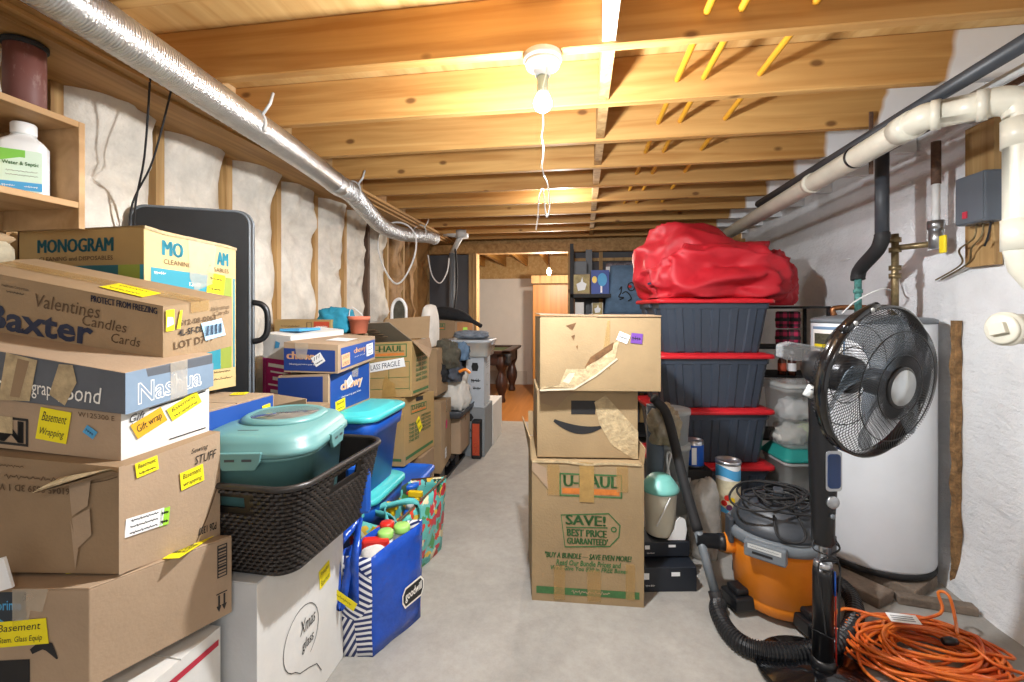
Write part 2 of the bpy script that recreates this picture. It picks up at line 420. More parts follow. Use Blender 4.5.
GREENPL = mat('lime cap plastic', '#9bd06a', .4, var=.03)
JOIST = wood_mat('spruce joist', '#c1965a', '#a2733c', 0, 1., True, .6, spray=1.375)
LUMBER = wood_mat('spruce stud', '#c2a06c', '#9a7548', 2, 1., True)
PLATE = wood_mat('spruce plate', '#b58d58', '#8a6538', 1, 1., False)
PLYW = wood_mat('plywood deck', '#cfab72', '#b88e54', 1, .8, False)
SHELFW = wood_mat('maple shelf board', '#b5936a', '#9a784f', 1, .6, False)
DOORW = wood_mat('honey veneer', '#b9813f', '#a36c30', 2, .6, False, .4)
LAMIN = wood_mat('laminate boards', '#b4793f', '#9b6430', 1, .5, False, .45)
BRIDGE = wood_mat('pale bridging', '#cfb187', '#b18e5e', 2, 1., False)
# insulation, plaster and concrete
INSUL = mat('white insulation facing', '#dcd6ca', .8, var=.12, vs=6, bump=1.0, bs=11)
KRAFTP = mat('kraft paper facing', '#9a7444', .7, var=.16, vs=7, bump=.6, bs=12)
DKBOARD = mat('dark grey board', '#55565a', .8, var=.05)
BROWNB = mat('brown hardboard', '#6b5548', .8, var=.08, vs=3)
def plaster():
    m = mat('whitewashed masonry', '#ebedef', .8, var=.04, vs=3)
    nt = m.node_tree; L = nt.links; b = nt.nodes['Principled BSDF']; N = nt.nodes.new
    tc = N('ShaderNodeTexCoord')
    n1 = N('ShaderNodeTexNoise'); n1.inputs['Scale'].default_value = 9; n1.inputs['Detail'].default_value = 9; n1.inputs['Roughness'].default_value = .68
    mp = N('ShaderNodeMapping'); mp.inputs['Scale'].default_value = (1, .7, 1.3); L.new(tc.outputs['Object'], mp.inputs[0]); L.new(mp.outputs[0], n1.inputs['Vector'])
    bp = N('ShaderNodeBump'); bp.inputs['Strength'].default_value = .8; bp.inputs['Distance'].default_value = .035
    L.new(n1.outputs['Fac'], bp.inputs['Height']); L.new(bp.outputs[0], b.inputs['Normal'])
    return m
PLASTER = plaster()
def concrete():
    m = mat('bare concrete', '#a3a09a', .62, var=.07, vs=1.6, spec=.35)
    nt = m.node_tree; L = nt.links; b = nt.nodes['Principled BSDF']; N = nt.nodes.new
    base = b.inputs['Base Color'].links[0].from_socket
    tc = N('ShaderNodeTexCoord'); n1 = N('ShaderNodeTexNoise'); n1.inputs['Scale'].default_value = 14; n1.inputs['Detail'].default_value = 10; n1.inputs['Roughness'].default_value = .8
    L.new(tc.outputs['Object'], n1.inputs['Vector'])
    r = N('ShaderNodeValToRGB'); r.color_ramp.elements[0].position = .3; r.color_ramp.elements[0].color = (.72, .71, .7, 1); r.color_ramp.elements[1].position = .62; r.color_ramp.elements[1].color = (1, 1, 1, 1)
    L.new(n1.outputs['Fac'], r.inputs['Fac'])
    mx = N('ShaderNodeMix'); mx.data_type = 'RGBA'; mx.blend_type = 'MULTIPLY'; mx.inputs['Factor'].default_value = .8
    L.new(base, mx.inputs['A']); L.new(r.outputs['Color'], mx.inputs['B']); L.new(mx.outputs['Result'], b.inputs['Base Color'])
    bp = N('ShaderNodeBump'); bp.inputs['Strength'].default_value = .12; bp.inputs['Distance'].default_value = .01
    L.new(n1.outputs['Fac'], bp.inputs['Height']); L.new(bp.outputs[0], b.inputs['Normal'])
    return m
CONC = concrete()
def floral():
    m = mat('tropical print fabric', '#58b8b0', .45, var=0); nt = m.node_tree; L = nt.links; b = nt.nodes['Principled BSDF']; N = nt.nodes.new
    tc = N('ShaderNodeTexCoord'); out = None
    ns = N('ShaderNodeTexNoise'); ns.inputs['Scale'].default_value = 14; L.new(tc.outputs['Object'], ns.inputs['Vector'])
    av = N('ShaderNodeMix'); av.data_type = 'RGBA'; av.inputs['Factor'].default_value = .12
    L.new(tc.outputs['Object'], av.inputs['A']); L.new(ns.outputs['Color'], av.inputs['B'])
    r = N('ShaderNodeValToRGB'); r.color_ramp.interpolation = 'CONSTANT'
    cols = ['#58bab2', '#d8452f', '#63c1ba', '#e8bd45', '#4f9a55', '#6cc8c0', '#efe3b8', '#cf3a48', '#6ec7c0', '#2f4a3a']
    el = r.color_ramp.elements; el[0].color = (*lin(cols[0]), 1); el[1].position = .1; el[1].color = (*lin(cols[1]), 1)
    for i in range(2, 10): e = el.new(i/10); e.color = (*lin(cols[i]), 1)
    vo = N('ShaderNodeTexVoronoi'); vo.inputs['Scale'].default_value = 27; L.new(av.outputs['Result'], vo.inputs['Vector'])
    sp = N('ShaderNodeSeparateColor'); L.new(vo.outputs['Color'], sp.inputs[0]); L.new(sp.outputs[0], r.inputs['Fac'])
    L.new(r.outputs['Color'], b.inputs['Base Color'])
    return m
FLORAL = floral()
def striped():
    m = mat('navy and white stripe print', '#e6e6ea', .45, var=0); nt = m.node_tree; L = nt.links; b = nt.nodes['Principled BSDF']; N = nt.nodes.new
    tc = N('ShaderNodeTexCoord'); vo = N('ShaderNodeTexVoronoi'); vo.inputs['Scale'].default_value = 6; L.new(tc.outputs['Object'], vo.inputs['Vector'])
    sp = N('ShaderNodeSeparateColor'); L.new(vo.outputs['Color'], sp.inputs[0])
    ml = N('ShaderNodeMath'); ml.operation = 'MULTIPLY'; ml.inputs[1].default_value = 6.28; L.new(sp.outputs[0], ml.inputs[0])
    vr = N('ShaderNodeVectorRotate'); vr.rotation_type = 'Y_AXIS'; L.new(tc.outputs['Object'], vr.inputs['Vector']); L.new(ml.outputs[0], vr.inputs['Angle'])
    wv = N('ShaderNodeTexWave'); wv.bands_direction = 'X'; wv.inputs['Scale'].default_value = 15; L.new(vr.outputs[0], wv.inputs['Vector'])
    r = N('ShaderNodeValToRGB'); r.color_ramp.elements[0].position = .48; r.color_ramp.elements[1].position = .54
    r.color_ramp.elements[0].color = (*lin('#1b2c66'), 1); r.color_ramp.elements[1].color = (*lin('#e8e8ea'), 1)
    L.new(wv.outputs['Fac'], r.inputs['Fac']); L.new(r.outputs['Color'], b.inputs['Base Color'])
    return m
STRIPE = striped()
def plaid():
    m = mat('red plaid fabric', '#a52a4a', .8, var=0); nt = m.node_tree; L = nt.links; b = nt.nodes['Principled BSDF']; N = nt.nodes.new
    tc = N('ShaderNodeTexCoord'); acc = None
    for d in ('X', 'Z'):
        wv = N('ShaderNodeTexWave'); wv.bands_direction = d; wv.inputs['Scale'].default_value = 7; L.new(tc.outputs['Object'], wv.inputs['Vector'])
        r = N('ShaderNodeMath'); r.operation = 'GREATER_THAN'; r.inputs[1].default_value = .6; L.new(wv.outputs['Fac'], r.inputs[0])
        if acc is None: acc = r.outputs[0]
        else:
            a = N('ShaderNodeMath'); a.operation = 'ADD'; L.new(acc, a.inputs[0]); L.new(r.outputs[0], a.inputs[1]); acc = a.outputs[0]
    dv = N('ShaderNodeMath'); dv.operation = 'MULTIPLY'; dv.inputs[1].default_value = .5; L.new(acc, dv.inputs[0])
    r = N('ShaderNodeValToRGB'); r.color_ramp.elements[0].color = (*lin('#b92a52'), 1); r.color_ramp.elements[1].color = (*lin('#1c1518'), 1)
    e = r.color_ramp.elements.new(.5); e.color = (*lin('#6d2038'), 1)
    L.new(dv.outputs[0], r.inputs['Fac']); L.new(r.outputs['Color'], b.inputs['Base Color'])
    return m
PLAID = plaid()

def foil_rings():
    nt = FOIL.node_tree; L = nt.links; N = nt.nodes.new; b = nt.nodes['Principled BSDF']
    tc = N('ShaderNodeTexCoord'); wv = N('ShaderNodeTexWave'); wv.bands_direction = 'Y'; wv.inputs['Scale'].default_value = 38; wv.inputs['Distortion'].default_value = 3.5; wv.inputs['Detail'].default_value = 2; wv.inputs['Detail Scale'].default_value = .6
    L.new(tc.outputs['Object'], wv.inputs['Vector'])
    bp = N('ShaderNodeBump'); bp.inputs['Strength'].default_value = .45; bp.inputs['Distance'].default_value = .006
    L.new(wv.outputs['Fac'], bp.inputs['Height'])
    old = b.inputs['Normal'].links[0].from_socket; L.new(old, bp.inputs['Normal']); L.new(bp.outputs[0], b.inputs['Normal'])
foil_rings()
# ------------------------------------------------------------------ camera
cam = bpy.data.cameras.new('camera'); co = bpy.data.objects.new('camera', cam); COL.objects.link(co)
cam.lens = FPX/1024*36; cam.sensor_width = 36; cam.sensor_fit = 'HORIZONTAL'
cam.shift_y = -(341-HY)/1024; cam.clip_start = .05
co.location = (0, 0, EYE); co.rotation_euler = (pi/2, 0, YAW); SC.camera = co
# ------------------------------------------------------------------ floor
XL, XR, YB, YF = -1.8, 1.75, 5.3, -1.0
ZJ, ZD = 2.14, 2.324
mb = MB(); mb.box(-2.0, 1.95, YF, 5.36, -.1, 0, CONC); struct(mb.build('floor'))
mb = MB(); mb.box(-3.6, 1.95, 5.36, 8.4, -.1, 0, LAMIN); struct(mb.build('floor'))
# ------------------------------------------------------------------ ceiling: deck, joists, bridging
mb = MB(); mb.box(-2.0, 1.95, YF, 5.5, ZD, ZD+.03, PLYW); ceil = struct(mb.build('ceiling'))
JY = [1.46+.408*k for k in range(-5, 10)]
for y in JY:
    if y < YF+.1: continue
    mb = MB(); mb.box(-1.60, 1.75, y, y+.040, ZJ, ZD, JOIST); mb.build('joist', ceil, bevel=.004, bseg=1)
for i, y in enumerate(JY[:-1]):
    if y < YF+.1: continue
    mb = MB(); mb.box(-1.60, -1.56, y+.040, y+.408, ZJ, ZD, BRIDGE); mb.build('rim_block', ceil)
    x = .075 + .003*i
    mb = MB(); mb.box(x-.02, x+.02, y+.040, y+.408, ZJ+.012, ZD-.02, LUMBER if i != 4 else WCARD); mb.build('bridging_block', ceil)
# pale ledger under the deck on the near left
# ------------------------------------------------------------------ left wall: masonry, plates, studs, insulation
mb = MB(); mb.box(-2.0, -1.92, YF, YB, 0, ZD, BROWNB); wl = struct(mb.build('wall_left'))
for (x1, z0, z1) in ((-1.47, 2.122, 2.14), (-1.50, 2.110, 2.122), (-1.54, 2.098, 2.110)):
    mb = MB(); mb.box(-1.92, x1, YF, YB, z0, z1, PLATE); mb.build('top_plate', wl)
mb = MB(); mb.box(-1.915, -1.80, YF, YB, 0, .04, PLATE); mb.build('sole_plate', wl)
SY = [1.72+.392*k for k in range(-4, 10)]
for i, y in enumerate(SY):
    mb = MB(); mb.box(-1.90, -1.80, y-.02, y+.02, .04, 2.098, LUMBER if y < 3.6 or y > 4 else mat('dark stud', '#5d4636', .8, var=.15, vs=9, stretch=(8, 8, 1))); mb.build('stud', wl)
def batt(y0, y1, kraft, seed):
    if 1.19 < y1 < 1.33 and y0 > 1.19: return
    mb = MB(); ny, nz = 14, 44; vs = []
    for j in range(nz+1):
        for i in range(ny+1):
            u, v = i/ny, j/nz; z = .04+v*2.058; y = y0+(y1-y0)*u
            prof = (1-(2*u-1)**4)
            x = -1.835+.045*prof
            p = V((seed*7.3, y*3.2, z*2.4))
            x += (.055*mnoise.noise(p)+.03*mnoise.noise(p*2.7)+.018*mnoise.noise(p*6))*(.35+.65*prof)
            for zs, amp in ((1.72+.13*sin(seed*2.1), .06), (1.05+.2*cos(seed*3.7), .03)):
                zz = zs+.03*sin(u*5+seed); x -= amp*math.exp(-((z-zz)/.03)**2)*prof
                if zz < z < zz+.22: x += .03*prof*(1-(z-zz)/.22)
            x += .06*max(0, (z-1.86)/.24)**1.5*prof
            vs.append(V((x, y + .02*mnoise.noise(p*2), z)))
    w = ny+1
    mb.add(vs, [(j*w+i, j*w+i+1, (j+1)*w+i+1, (j+1)*w+i) for j in range(nz) for i in range(ny)], KRAFTP if kraft else INSUL, True)
    return mb.build('insulation_batt', wl)
mb = MB(); mb.box(-1.90, -1.80, 1.185, 1.215, .04, 2.098, LUMBER); mb.build('stud', wl)
for i in range(len(SY)-1):
    if SY[i] < 1.2 < SY[i+1]: batt(SY[i]+.017, 1.183, False, 40); continue
    if i == 3-0 and False: continue
    batt(SY[i]+.017, SY[i+1]-.017, SY[i] > 4.0, i+1)
# ------------------------------------------------------------------ right wall: whitewashed masonry with a battered foot
mb = MB(); ny, nz = 60, 34; vs = []
zs = [0, .03, .08, .15, .24]+[.24+(2.33-.24)*k/(nz-4) for k in range(1, nz-3)]
for z in zs:
    for i in range(ny+1):
        y = YF+(YB-YF)*i/ny
        x = XR - .05*max(0, 1-z/.24)**1.5 + .012*mnoise.noise(V((3, y*3, z*3))) + .008*mnoise.noise(V((9, y*9, z*9)))
        vs.append((x, y, z))
w = ny+1; mb.add(vs, [(j*w+i, (j+1)*w+i, (j+1)*w+i+1, j*w+i+1) for j in range(len(zs)-1) for i in range(ny)], PLASTER, True)
struct(mb.build('wall_right'))
# ------------------------------------------------------------------ back wall with the framed opening
XA, XB = PY(477, 300, 5.24).x, PY(568, 300, 5.24).x
mb = MB()
mb.box(-1.92, XA-.10, 5.30, 5.36, 0, 2.0, DKBOARD); mb.box(XB+.07, 1.75, 5.30, 5.36, 0, 2.0, DKBOARD)
wb = struct(mb.build('wall_back'))
mb = MB(); mb.box(-1.9, 1.75, 5.20, 5.34, 1.985, 2.09, PLATE.copy()); mb.build('header', wb)
for x0, x1, y0 in ((XA-.045, XA, 5.21), (XA-.10, XA-.055, 5.24), (XB, XB+.045, 5.21), (XB+.35, XB+.39, 5.25), (XB+.8, XB+.84, 5.25)):
    mb = MB(); mb.box(x0, x1, y0, 5.37, 0, 1.985, LUMBER); mb.build('stud', wb)
mb = MB(); mb.box(XB+.045, 1.7, 5.26, 5.30, 1.88, 1.915, LUMBER); mb.build('blocking', wb)
mb = MB(); mb.box(-1.9, 1.75, 5.34, 5.37, 2.0, ZD, PLATE); mb.build('rim_board', wb)
# ------------------------------------------------------------------ the room beyond
CREAMW = mat('cream wall paint', '#cfc8be', .8, var=.02)
mb = MB(); mb.box(-3.6, 1.9, 8.12, 8.2, 0, 1.9, CREAMW); wf = struct(mb.build('wall_far'))
mb = MB(); mb.box(-3.6, 1.9, 8.35, 8.4, 1.5, 2.4, PLYW); struct(mb.build('wall_far'))
mb = MB(); mb.box(-3.66, -3.6, 5.36, 8.4, 0, 2.4, CREAMW); struct(mb.build('wall_far_left'))
mb = MB(); mb.box(1.9, 1.96, 5.36, 8.4, 0, 2.4, CREAMW); struct(mb.build('wall_far_right'))
mb = MB(); mb.box(-3.6, PY(527, 300, 8.1).x, 8.095, 8.12, 0, .24, mat('greyish baseboard', '#bcb2a6', .6, var=.03)); struct(mb.build('baseboard_far'))
mb = MB(); mb.box(-3.6, 1.9, 5.5, 8.4, ZD, ZD+.03, PLYW); c2 = struct(mb.build('ceiling'))
JOIST2 = wood_mat('golden joist', '#cf9a50', '#a56f2e', 1, 1., True)
for k in range(13):
    x = -3.4+.4*k
    mb = MB(); mb.box(x, x+.04, 5.5, 8.3, ZJ, ZD, JOIST2); mb.build('joist', c2)
# honey coloured flush panel beside the cream wall
xa, xb = PY(533, 300, 7.0).x, PY(590, 300, 7.0).x
mb = MB(); mb.box(xa, xb, 6.98, 7.03, .02, 1.72, DOORW); d1 = struct(mb.build('door_1', bevel=.004))
mb = MB(); mb.box(xa-.02, xb, 6.97, 7.05, 1.74, 1.86, LUMBER); struct(mb.build('trim_1'))
# ------------------------------------------------------------------ lights: the bulbs hung here, plus added fill
def point(name, loc, e, col, r):
    l = bpy.data.lights.new(name, 'POINT'); l.energy = e; l.color = col; l.shadow_soft_size = r
    o = bpy.data.objects.new(name, l); COL.objects.link(o); o.location = loc; return o
BX, BY = -.123, 1.485
fx = empty('ceiling_light', (BX, BY, ZJ), 'white porcelain lampholder with a glowing bulb and pull string under the ceiling', 'ceiling light')
ZB = 1.985
mb = MB(); mb.lathe([(.0, .0), (.062, .0), (.062, -.022), (.05, -.028)], (BX, BY, ZJ), LIGHTGREY, 24)
mb.build('mounting_box', fx)
mb = MB(); mb.lathe([(.055, -.022), (.058, -.028), (.054, -.04), (.03, -.052), (.024, -.07)], (BX, BY, ZJ), WHITEPL, 28); mb.build('lampholder', fx)
mb = MB(); mb.lathe([(.019, 2.07-ZJ), (.02, 2.06-ZJ), (.017, 2.05-ZJ), (.02, 2.04-ZJ), (.017, 2.03-ZJ), (.02, 2.02-ZJ), (.018, 2.012-ZJ)], (BX, BY, ZJ), mat('pale green socket', '#a9b8a8', .4, var=.03), 20); mb.build('bulb_neck', fx)
GLOW = mat('lit bulb glass', '#ffffff', .4, var=0, emis=26.)
mb = MB(); mb.lathe([(.016, .03), (.024, .018), (.030, .0), (.029, -.012), (.022, -.024), (.010, -.031), (.001, -.033)], (BX, BY, ZB), GLOW, 24); bulb = mb.build('bulb', fx)
bulb.visible_shadow = True
st = [V((BX+.02, BY-.02, 2.10))]+[V((BX+.004+.004*sin(k*2.2), BY-.036, 2.02-.032*k)) for k in range(10)]
mb = MB(); mb.tube(st, .0022, WHITEPL, 6)
e = st[-1]; mb.tube(smooth_path([e, e+V((.012,0,-.03)), e+V((.018,0,-.10)), e+V((.008,0,-.13)), e+V((.002,0,-.09)), e+V((-.004,0,-.04)), e+V((-.016,0,-.07)), e+V((-.02,0,-.13)), e+V((-.026,0,-.17))], 6), .0024, WHITEPL, 6)
mb.build('pull_string', fx)
point('bulb_light', (BX, BY, ZB-.12), 80, (.95, .975, 1.0), .035)
sl = bpy.data.lights.new('bulb_down_light', 'SPOT'); sl.energy = 70; sl.color = (.95, .975, 1.0); sl.shadow_soft_size = .035; sl.spot_size = radians(180); sl.spot_blend = .12
so = bpy.data.objects.new('bulb_down_light', sl); COL.objects.link(so); so.location = (BX, BY, ZB-.12)

point('rear_fill_light', (-.15, 3.30, 2.07), 20, (.97, .98, 1.0), .05)  # added fill under the far joists, no bulb hangs there
point('near_fill_light', (.25, -.55, 1.95), 30, (1.0, .98, .96), .12)  # added fill behind the camera, not a lamp of the room
mb = MB(); bx = PY(549, 272, 5.75); mb.lathe([(.012, .05), (.03, .01), (.03, -.01), (.012, -.034), (.001, -.036)], bx, mat('warm bulb glass', '#ffe3b0', .4, var=0, emis=30.), 20)
o2 = mb.build('bare_bulb'); tag(o2, 'small warm glowing bulb hanging in the room beyond the opening', 'light bulb')
mb = MB(); mb.tube([bx+V((0,0,.05)), V((bx.x, bx.y, ZD))], .004, BLACKP, 6); mb.build('flex', o2)
point('far_bulb_light', bx+V((0, 0, -.06)), 135, (1.0, .90, .78), .04)
w = bpy.data.worlds.new('world'); SC.world = w; w.use_nodes = True
w.node_tree.nodes['Background'].inputs['Color'].default_value = (1.0, .97, .94, 1); w.node_tree.nodes['Background'].inputs['Strength'].default_value = .8
SC.view_settings.view_transform = 'Standard'; SC.view_settings.look = 'None'; SC.view_settings.gamma = 1; SC.view_settings.use_curve_mapping = False
SC.view_settings.exposure = -0.06
SC.cycles.max_bounces = 8; SC.cycles.diffuse_bounces = 5; SC.cycles.transparent_max_bounces = 12; SC.cycles.use_denoising = True
# ------------------------------------------------------------------ foil duct along the left plates
dz = 2.055
duct = empty('air_duct', (-1.3, 1.9, 2.0), 'silver foil round air duct running under the joists along the left wall', 'duct')
pts = [V((-1.21, .45, 2.065)), V((-1.235, .8, 2.065)), V((-1.262, 1.1, 2.065)), V((-1.345, 1.95, 2.06)), V((-1.41, 2.46, 2.05))]
sp = smooth_path(pts, 60); rs = [.058+.0016*(i % 2) for i in range(len(sp))]
mb = MB(); mb.tube(sp, rs, FOIL, 24); mb.build('straight_duct', duct)
mb = MB(); mb.tube([V((-1.405, 2.43, 2.05)), V((-1.418, 2.52, 2.048))], .0625, FOIL, 24); mb.build('coupling', duct)
fp = smooth_path([V((-1.415, 2.5, 2.048)), V((-1.43, 2.68, 2.05)), V((-1.50, 3.0, 2.03)), V((-1.56, 3.4, 1.985)), V((-1.57, 3.75, 1.985)), V((-1.55, 4.1, 2.02)), V((-1.51, 4.35, 2.05)), V((-1.50, 4.55, 2.06))], 26)
rs = [.062 if i % 4 < 2 else .048 for i in range(len(fp))]
mb = MB(); mb.tube(fp, rs, FOIL, 20, smooth=False); mb.build('flexible_duct', duct)
for a in ((-1.315, 1.66), (-1.42, 2.66), (-1.5, 4.1)):
    y = a[1]; c = V((a[0], y, 2.056)); mb = MB()
    mb.tube([c+V((.063*cos(t), .004*t, .063*sin(t))) for t in [pi*1.05-k*.22 for k in range(20)]][:18], .006, LIGHTGREY, 6)
    mb.tube([c+V((.05, 0, .04)), c+V((.075, .01, .085)), c+V((.085, .015, .13))], .006, LIGHTGREY, 6); mb.build('hanger_strap', duct)
# ------------------------------------------------------------------ painted steel column
mb = MB(); c0 = V((-1.625, 1.115, 1.878)); mb.lathe([(.044, 0), (.046, .002), (.046, .205), (.044, .207)], c0, BRICKP, 32); oc = mb.build('pipe_stub')
tag(oc, 'brown painted pipe stub standing on top of the wooden shelf unit', 'pipe')
mb = MB(); mb.lathe([(.05, .2), (.052, .203), (.052, .213), (.05, .216)], c0, BLACKM, 28); mb.build('pipe_cap', oc)
mb = MB(); mb.tube([V((-1.87, 1.238, 0)), V((-1.87, 1.238, 2.06))], .018, BLACKM, 12); ob = mb.build('black_pipe'); tag(ob, 'slim black pipe against the wall behind the brown pipe stub', 'pipe')
# hanging black wires
for px0, px1, lab in ((150, 135, 'thin black wire hanging from the plates, left of two'), (170, 131, 'thin black wire hanging from the plates, crossing to the left')):
    a = PX(px0, 80 if px0 == 150 else 95, -1.50); b = PX(px1, 210, -1.72)
    mb = MB(); mb.tube(smooth_path([a+V((0,0,.03)), a, a*.5+b*.5+V((.01, .0, -.03)), b, b+V((-.02, .02, -.25))], 8), .0035, BLACKM, 6); o = mb.build('hanging_wire'); tag(o, lab, 'wire')
# white cable loop and grey conduit at the far left corner
c = P(397, 253, 4.0); mb = MB(); lp = [c+RT*(.16*cos(t)+.03*sin(2*t))+V((0,0,.27*sin(t))) for t in [2*pi*k/40 for k in range(40)]]
mb.tube(lp, .008, WHITEPL, 6, closed=True); o = mb.build('cable_loop'); tag(o, 'white cable looped in a ring hanging by the far left insulation', 'cable')
c = P(452, 300, 5.05)
mb = MB(); mb.tube([V((c.x, c.y, .0)), V((c.x, c.y, 1.95))], .035, MIDGREY, 14); o = mb.build('conduit'); tag(o, 'upright grey conduit in the far left corner beside the opening', 'pipe')
mb = MB(); mb.tube(smooth_path([V((c.x+.05, c.y-.05, 2.0)), V((c.x+.07, c.y-.05, 1.7)), V((c.x+.05, c.y-.05, 1.4)), V((c.x+.02, c.y-.05, 1.25))], 8), .012, BLACKM, 8); mb.build('black_cable', o)
mb = MB(); q = P(462, 237, 4.9)+V((0, 0, .03)); mb.lathe([(.07, -.04), (.07, .04)], q, LIGHTGREY, 20); mb.tube([q+V((-.2, 0, .02)), q], .04, LIGHTGREY, 12); mb.tube([q, V((c.x, c.y, 1.955))], .03, LIGHTGREY, 12); o = mb.build('pipe_tee'); tag(o, 'light grey pipe fitting under the joists above the far left corner', 'pipe fitting')
mb = MB(); mb.tube(smooth_path([P(428, 255, 4.7), P(432, 275, 4.75), P(440, 283, 4.8), P(447, 272, 4.85), P(449, 258, 4.85)], 8), .007, WHITEPL, 6); o = mb.build('white_cable'); tag(o, 'short white cable sagging beside the far grey conduit', 'cable')
# ------------------------------------------------------------------ yellow gas lines through the joists
for x, lab in ((.375, 'yellow gas line through the joists, nearest the light bulb'), (.475, 'yellow gas line through the joists, middle of three'), (.68, 'yellow gas line through the joists, nearest the right wall')):
    mb = MB(); mb.tube(smooth_path([V((x+.01, .7, 2.215)), V((x+.005, 1.48, 2.215)), V((x, 1.88, 2.215)), V((x-.005, 2.28, 2.215)), V((x-.01, 2.7, 2.215)), V((x-.015, 4.0, 2.215))], 8), .0115, GASY, 10)
    o = mb.build('gas_line'); tag(o, lab, 'pipe', 'yellow gas lines')
# ------------------------------------------------------------------ ivory drain pipe, elbow, drop, clean-out
dp = empty('drain_pipe', (1.22, 2.4, 1.9), 'ivory plastic drain pipe along the right wall with an elbow dropping to a clean-out', 'pipe')
RP = .047
q1, q2 = V((1.22, 4.2, 1.955)), V((1.22, 1.84, 2.0)); q3 = V((1.37, 1.725, 1.995)); q4 = V((1.412, 1.70, 1.935))
mb = MB(); mb.tube([q1, q2.lerp(q1, .03)]+smooth_path([q2.lerp(q1, .025), q2, q2.lerp(q3, .15)], 4)+smooth_path([q2.lerp(q3, .7), q3, V((1.402, 1.706, 1.975)), q4], 6)+[V((1.412, 1.70, 1.50)), V((1.425, 1.70, 1.45)), V((1.47, 1.69, 1.38)), V((1.485, 1.685, 1.32)), V((1.485, 1.685, 0.0))], RP, CREAMPL, 28); mb.build('pipe_run', dp)
for a, b in ((q2.lerp(q1, .02), q2.lerp(q1, .055)), (q2.lerp(q3, .10), q2.lerp(q3, .24)), (q2.lerp(q3, .70), q2.lerp(q3, .85)), (q4+V((0,0,-.01)), q4+V((0,0,-.10))), (V((1.412, 1.70, 1.60)), V((1.412, 1.70, 1.50))), (V((1.22, 2.62, 1.987)), V((1.22, 2.66, 1.9865)))):
    mb = MB(); mb.tube([a, b], RP+.005, CREAMPL, 28); mb.build('pipe_collar', dp)
mb = MB(); mb.tube([V((1.22, 2.24, 1.995)), V((1.22, 2.255, 1.995))], RP+.003, BLACKP, 28); mb.build('pipe_strap', dp)
# screw-in clean-out plug facing the room
pc = P(1003, 329, 1.50); ax = (FW*-.10+RT*-1.0).normalized()
mb = MB(); A = axis_to(ax); mb.lathe([(.050, -.10), (.050, -.02), (.056, -.018), (.056, 0.0)], pc, CREAMPL, 32, A)
mb.build('cleanout_branch', dp)
mb = MB(); mb.lathe([(.050, 0.0), (.050, .008), (.043, .012)], pc, CREAMPL, 32, A)
M = Matrix.Translation(pc) @ A.to_4x4() @ Matrix.Rotation(radians(-60), 4, 'Z'); mb.box(-.024, .024, -.018, .018, .0, .028, CREAMPL, M); mb.build('cleanout_plug', dp, bevel=.003)
# ------------------------------------------------------------------ dark grey vent pipe high on the right
mb = MB(); mb.tube([V((1.30, 1.2, 2.098)), V((1.30, 3.6, 2.098))], .026, DKGREY, 20); o = mb.build('grey_pipe'); tag(o, 'dark grey straight pipe under the joists above the ivory drain pipe', 'pipe')
mb = MB(); mb.tube([V((1.42, 1.2, 2.09)), V((1.42, 2.3, 2.09))], .016, LIGHTGREY, 14); o = mb.build('steel_conduit'); tag(o, 'slim light grey conduit beside the dark grey pipe at the top right', 'pipe')
mb = MB(); mb.tube([V((1.50, 1.2, 2.10)), V((1.50, 2.7, 2.10))], .012, IRON, 12); o = mb.build('rusty_pipe'); tag(o, 'thin rusty pipe under the joist ends at the top right', 'pipe')
mb = MB(); q = PY(866, 140, 2.30); mb.box(q.x-.008, q.x+.008, q.y-.04, q.y-.034, 1.92, 2.2, IRON); o = mb.build('strap_hanger'); tag(o, 'narrow rusty hanger strap nailed to a joist above the drain pipe', 'hanger')
# water pipe with rubber elbow down to the heater
X0 = 1.46
a = PX(882, 160, X0); b = PX(882, 238, X0); c1 = PX(877, 250, X0); d1_ = PX(861, 268, X0); e1 = PX(858, 276, X0); g1 = PX(857, 322, X0)
vp = empty('heater_pipe', (b.x, b.y, g1.z), 'dark grey pipe with a rubber elbow dropping to the heater top', 'pipe')
mb = MB(); mb.tube([V((b.x, b.y, 2.08)), b], .029, DKGREY, 18); mb.build('upper_pipe', vp)
mb = MB(); mb.tube(smooth_path([b+V((0,0,.02)), b, c1, d1_, e1, e1-V((0,0,.02))], 5), .033, BLACKM, 16); mb.build('rubber_elbow', vp)
mb = MB(); mb.tube([e1, V((e1.x, e1.y, 1.26))], .017, VERD, 12); mb.tube([V((e1.x, e1.y, 1.42)), V((e1.x, e1.y, 1.40))], .022, VERD, 12); mb.build('copper_pipe', vp)
# brass pipe with tee, gas valve with yellow handle
X1 = 1.56
a = PX(895, 234, X1); b = PX(895, 300, X1)
bp_ = empty('brass_pipe', (a.x, a.y, 1.2), 'tarnished brass pipe with a tee and shut-off valve on the right wall', 'pipe')
mb = MB(); mb.tube([V((a.x, a.y, 1.24)), V((a.x, a.y, a.z))], .016, BRASS, 12)
for py in (240, 250, 268, 276): q = PX(895, py, X1); mb.tube([q+V((0,0,.012)), q-V((0,0,.012))], .026, BRASS, 12)
mb.build('riser', bp_)
v = PX(936, 240, X1+.09)
mb = MB(); t0 = PX(895, 248, X1); mb.tube([t0, V((v.x-.0, v.y, t0.z))], .014, BRASS, 12); mb.build('cross_pipe', bp_)
mb = MB(); mb.tube([v+V((0,0,.06)), v+V((0,0,-.04))], .028, STEEL, 14); mb.tube([v+V((0,0,.05)), v+V((0,0,.09))], .034, STEEL, 6); mb.build('valve_body', bp_)
q = PX(943, 243, X1+.03); M = Matrix.Translation(q)
mb = MB(); mb.box(-.006, .006, -.018, .018, -.045, .035, VALVEY, M); mb.build('valve_handle', bp_, bevel=.008)
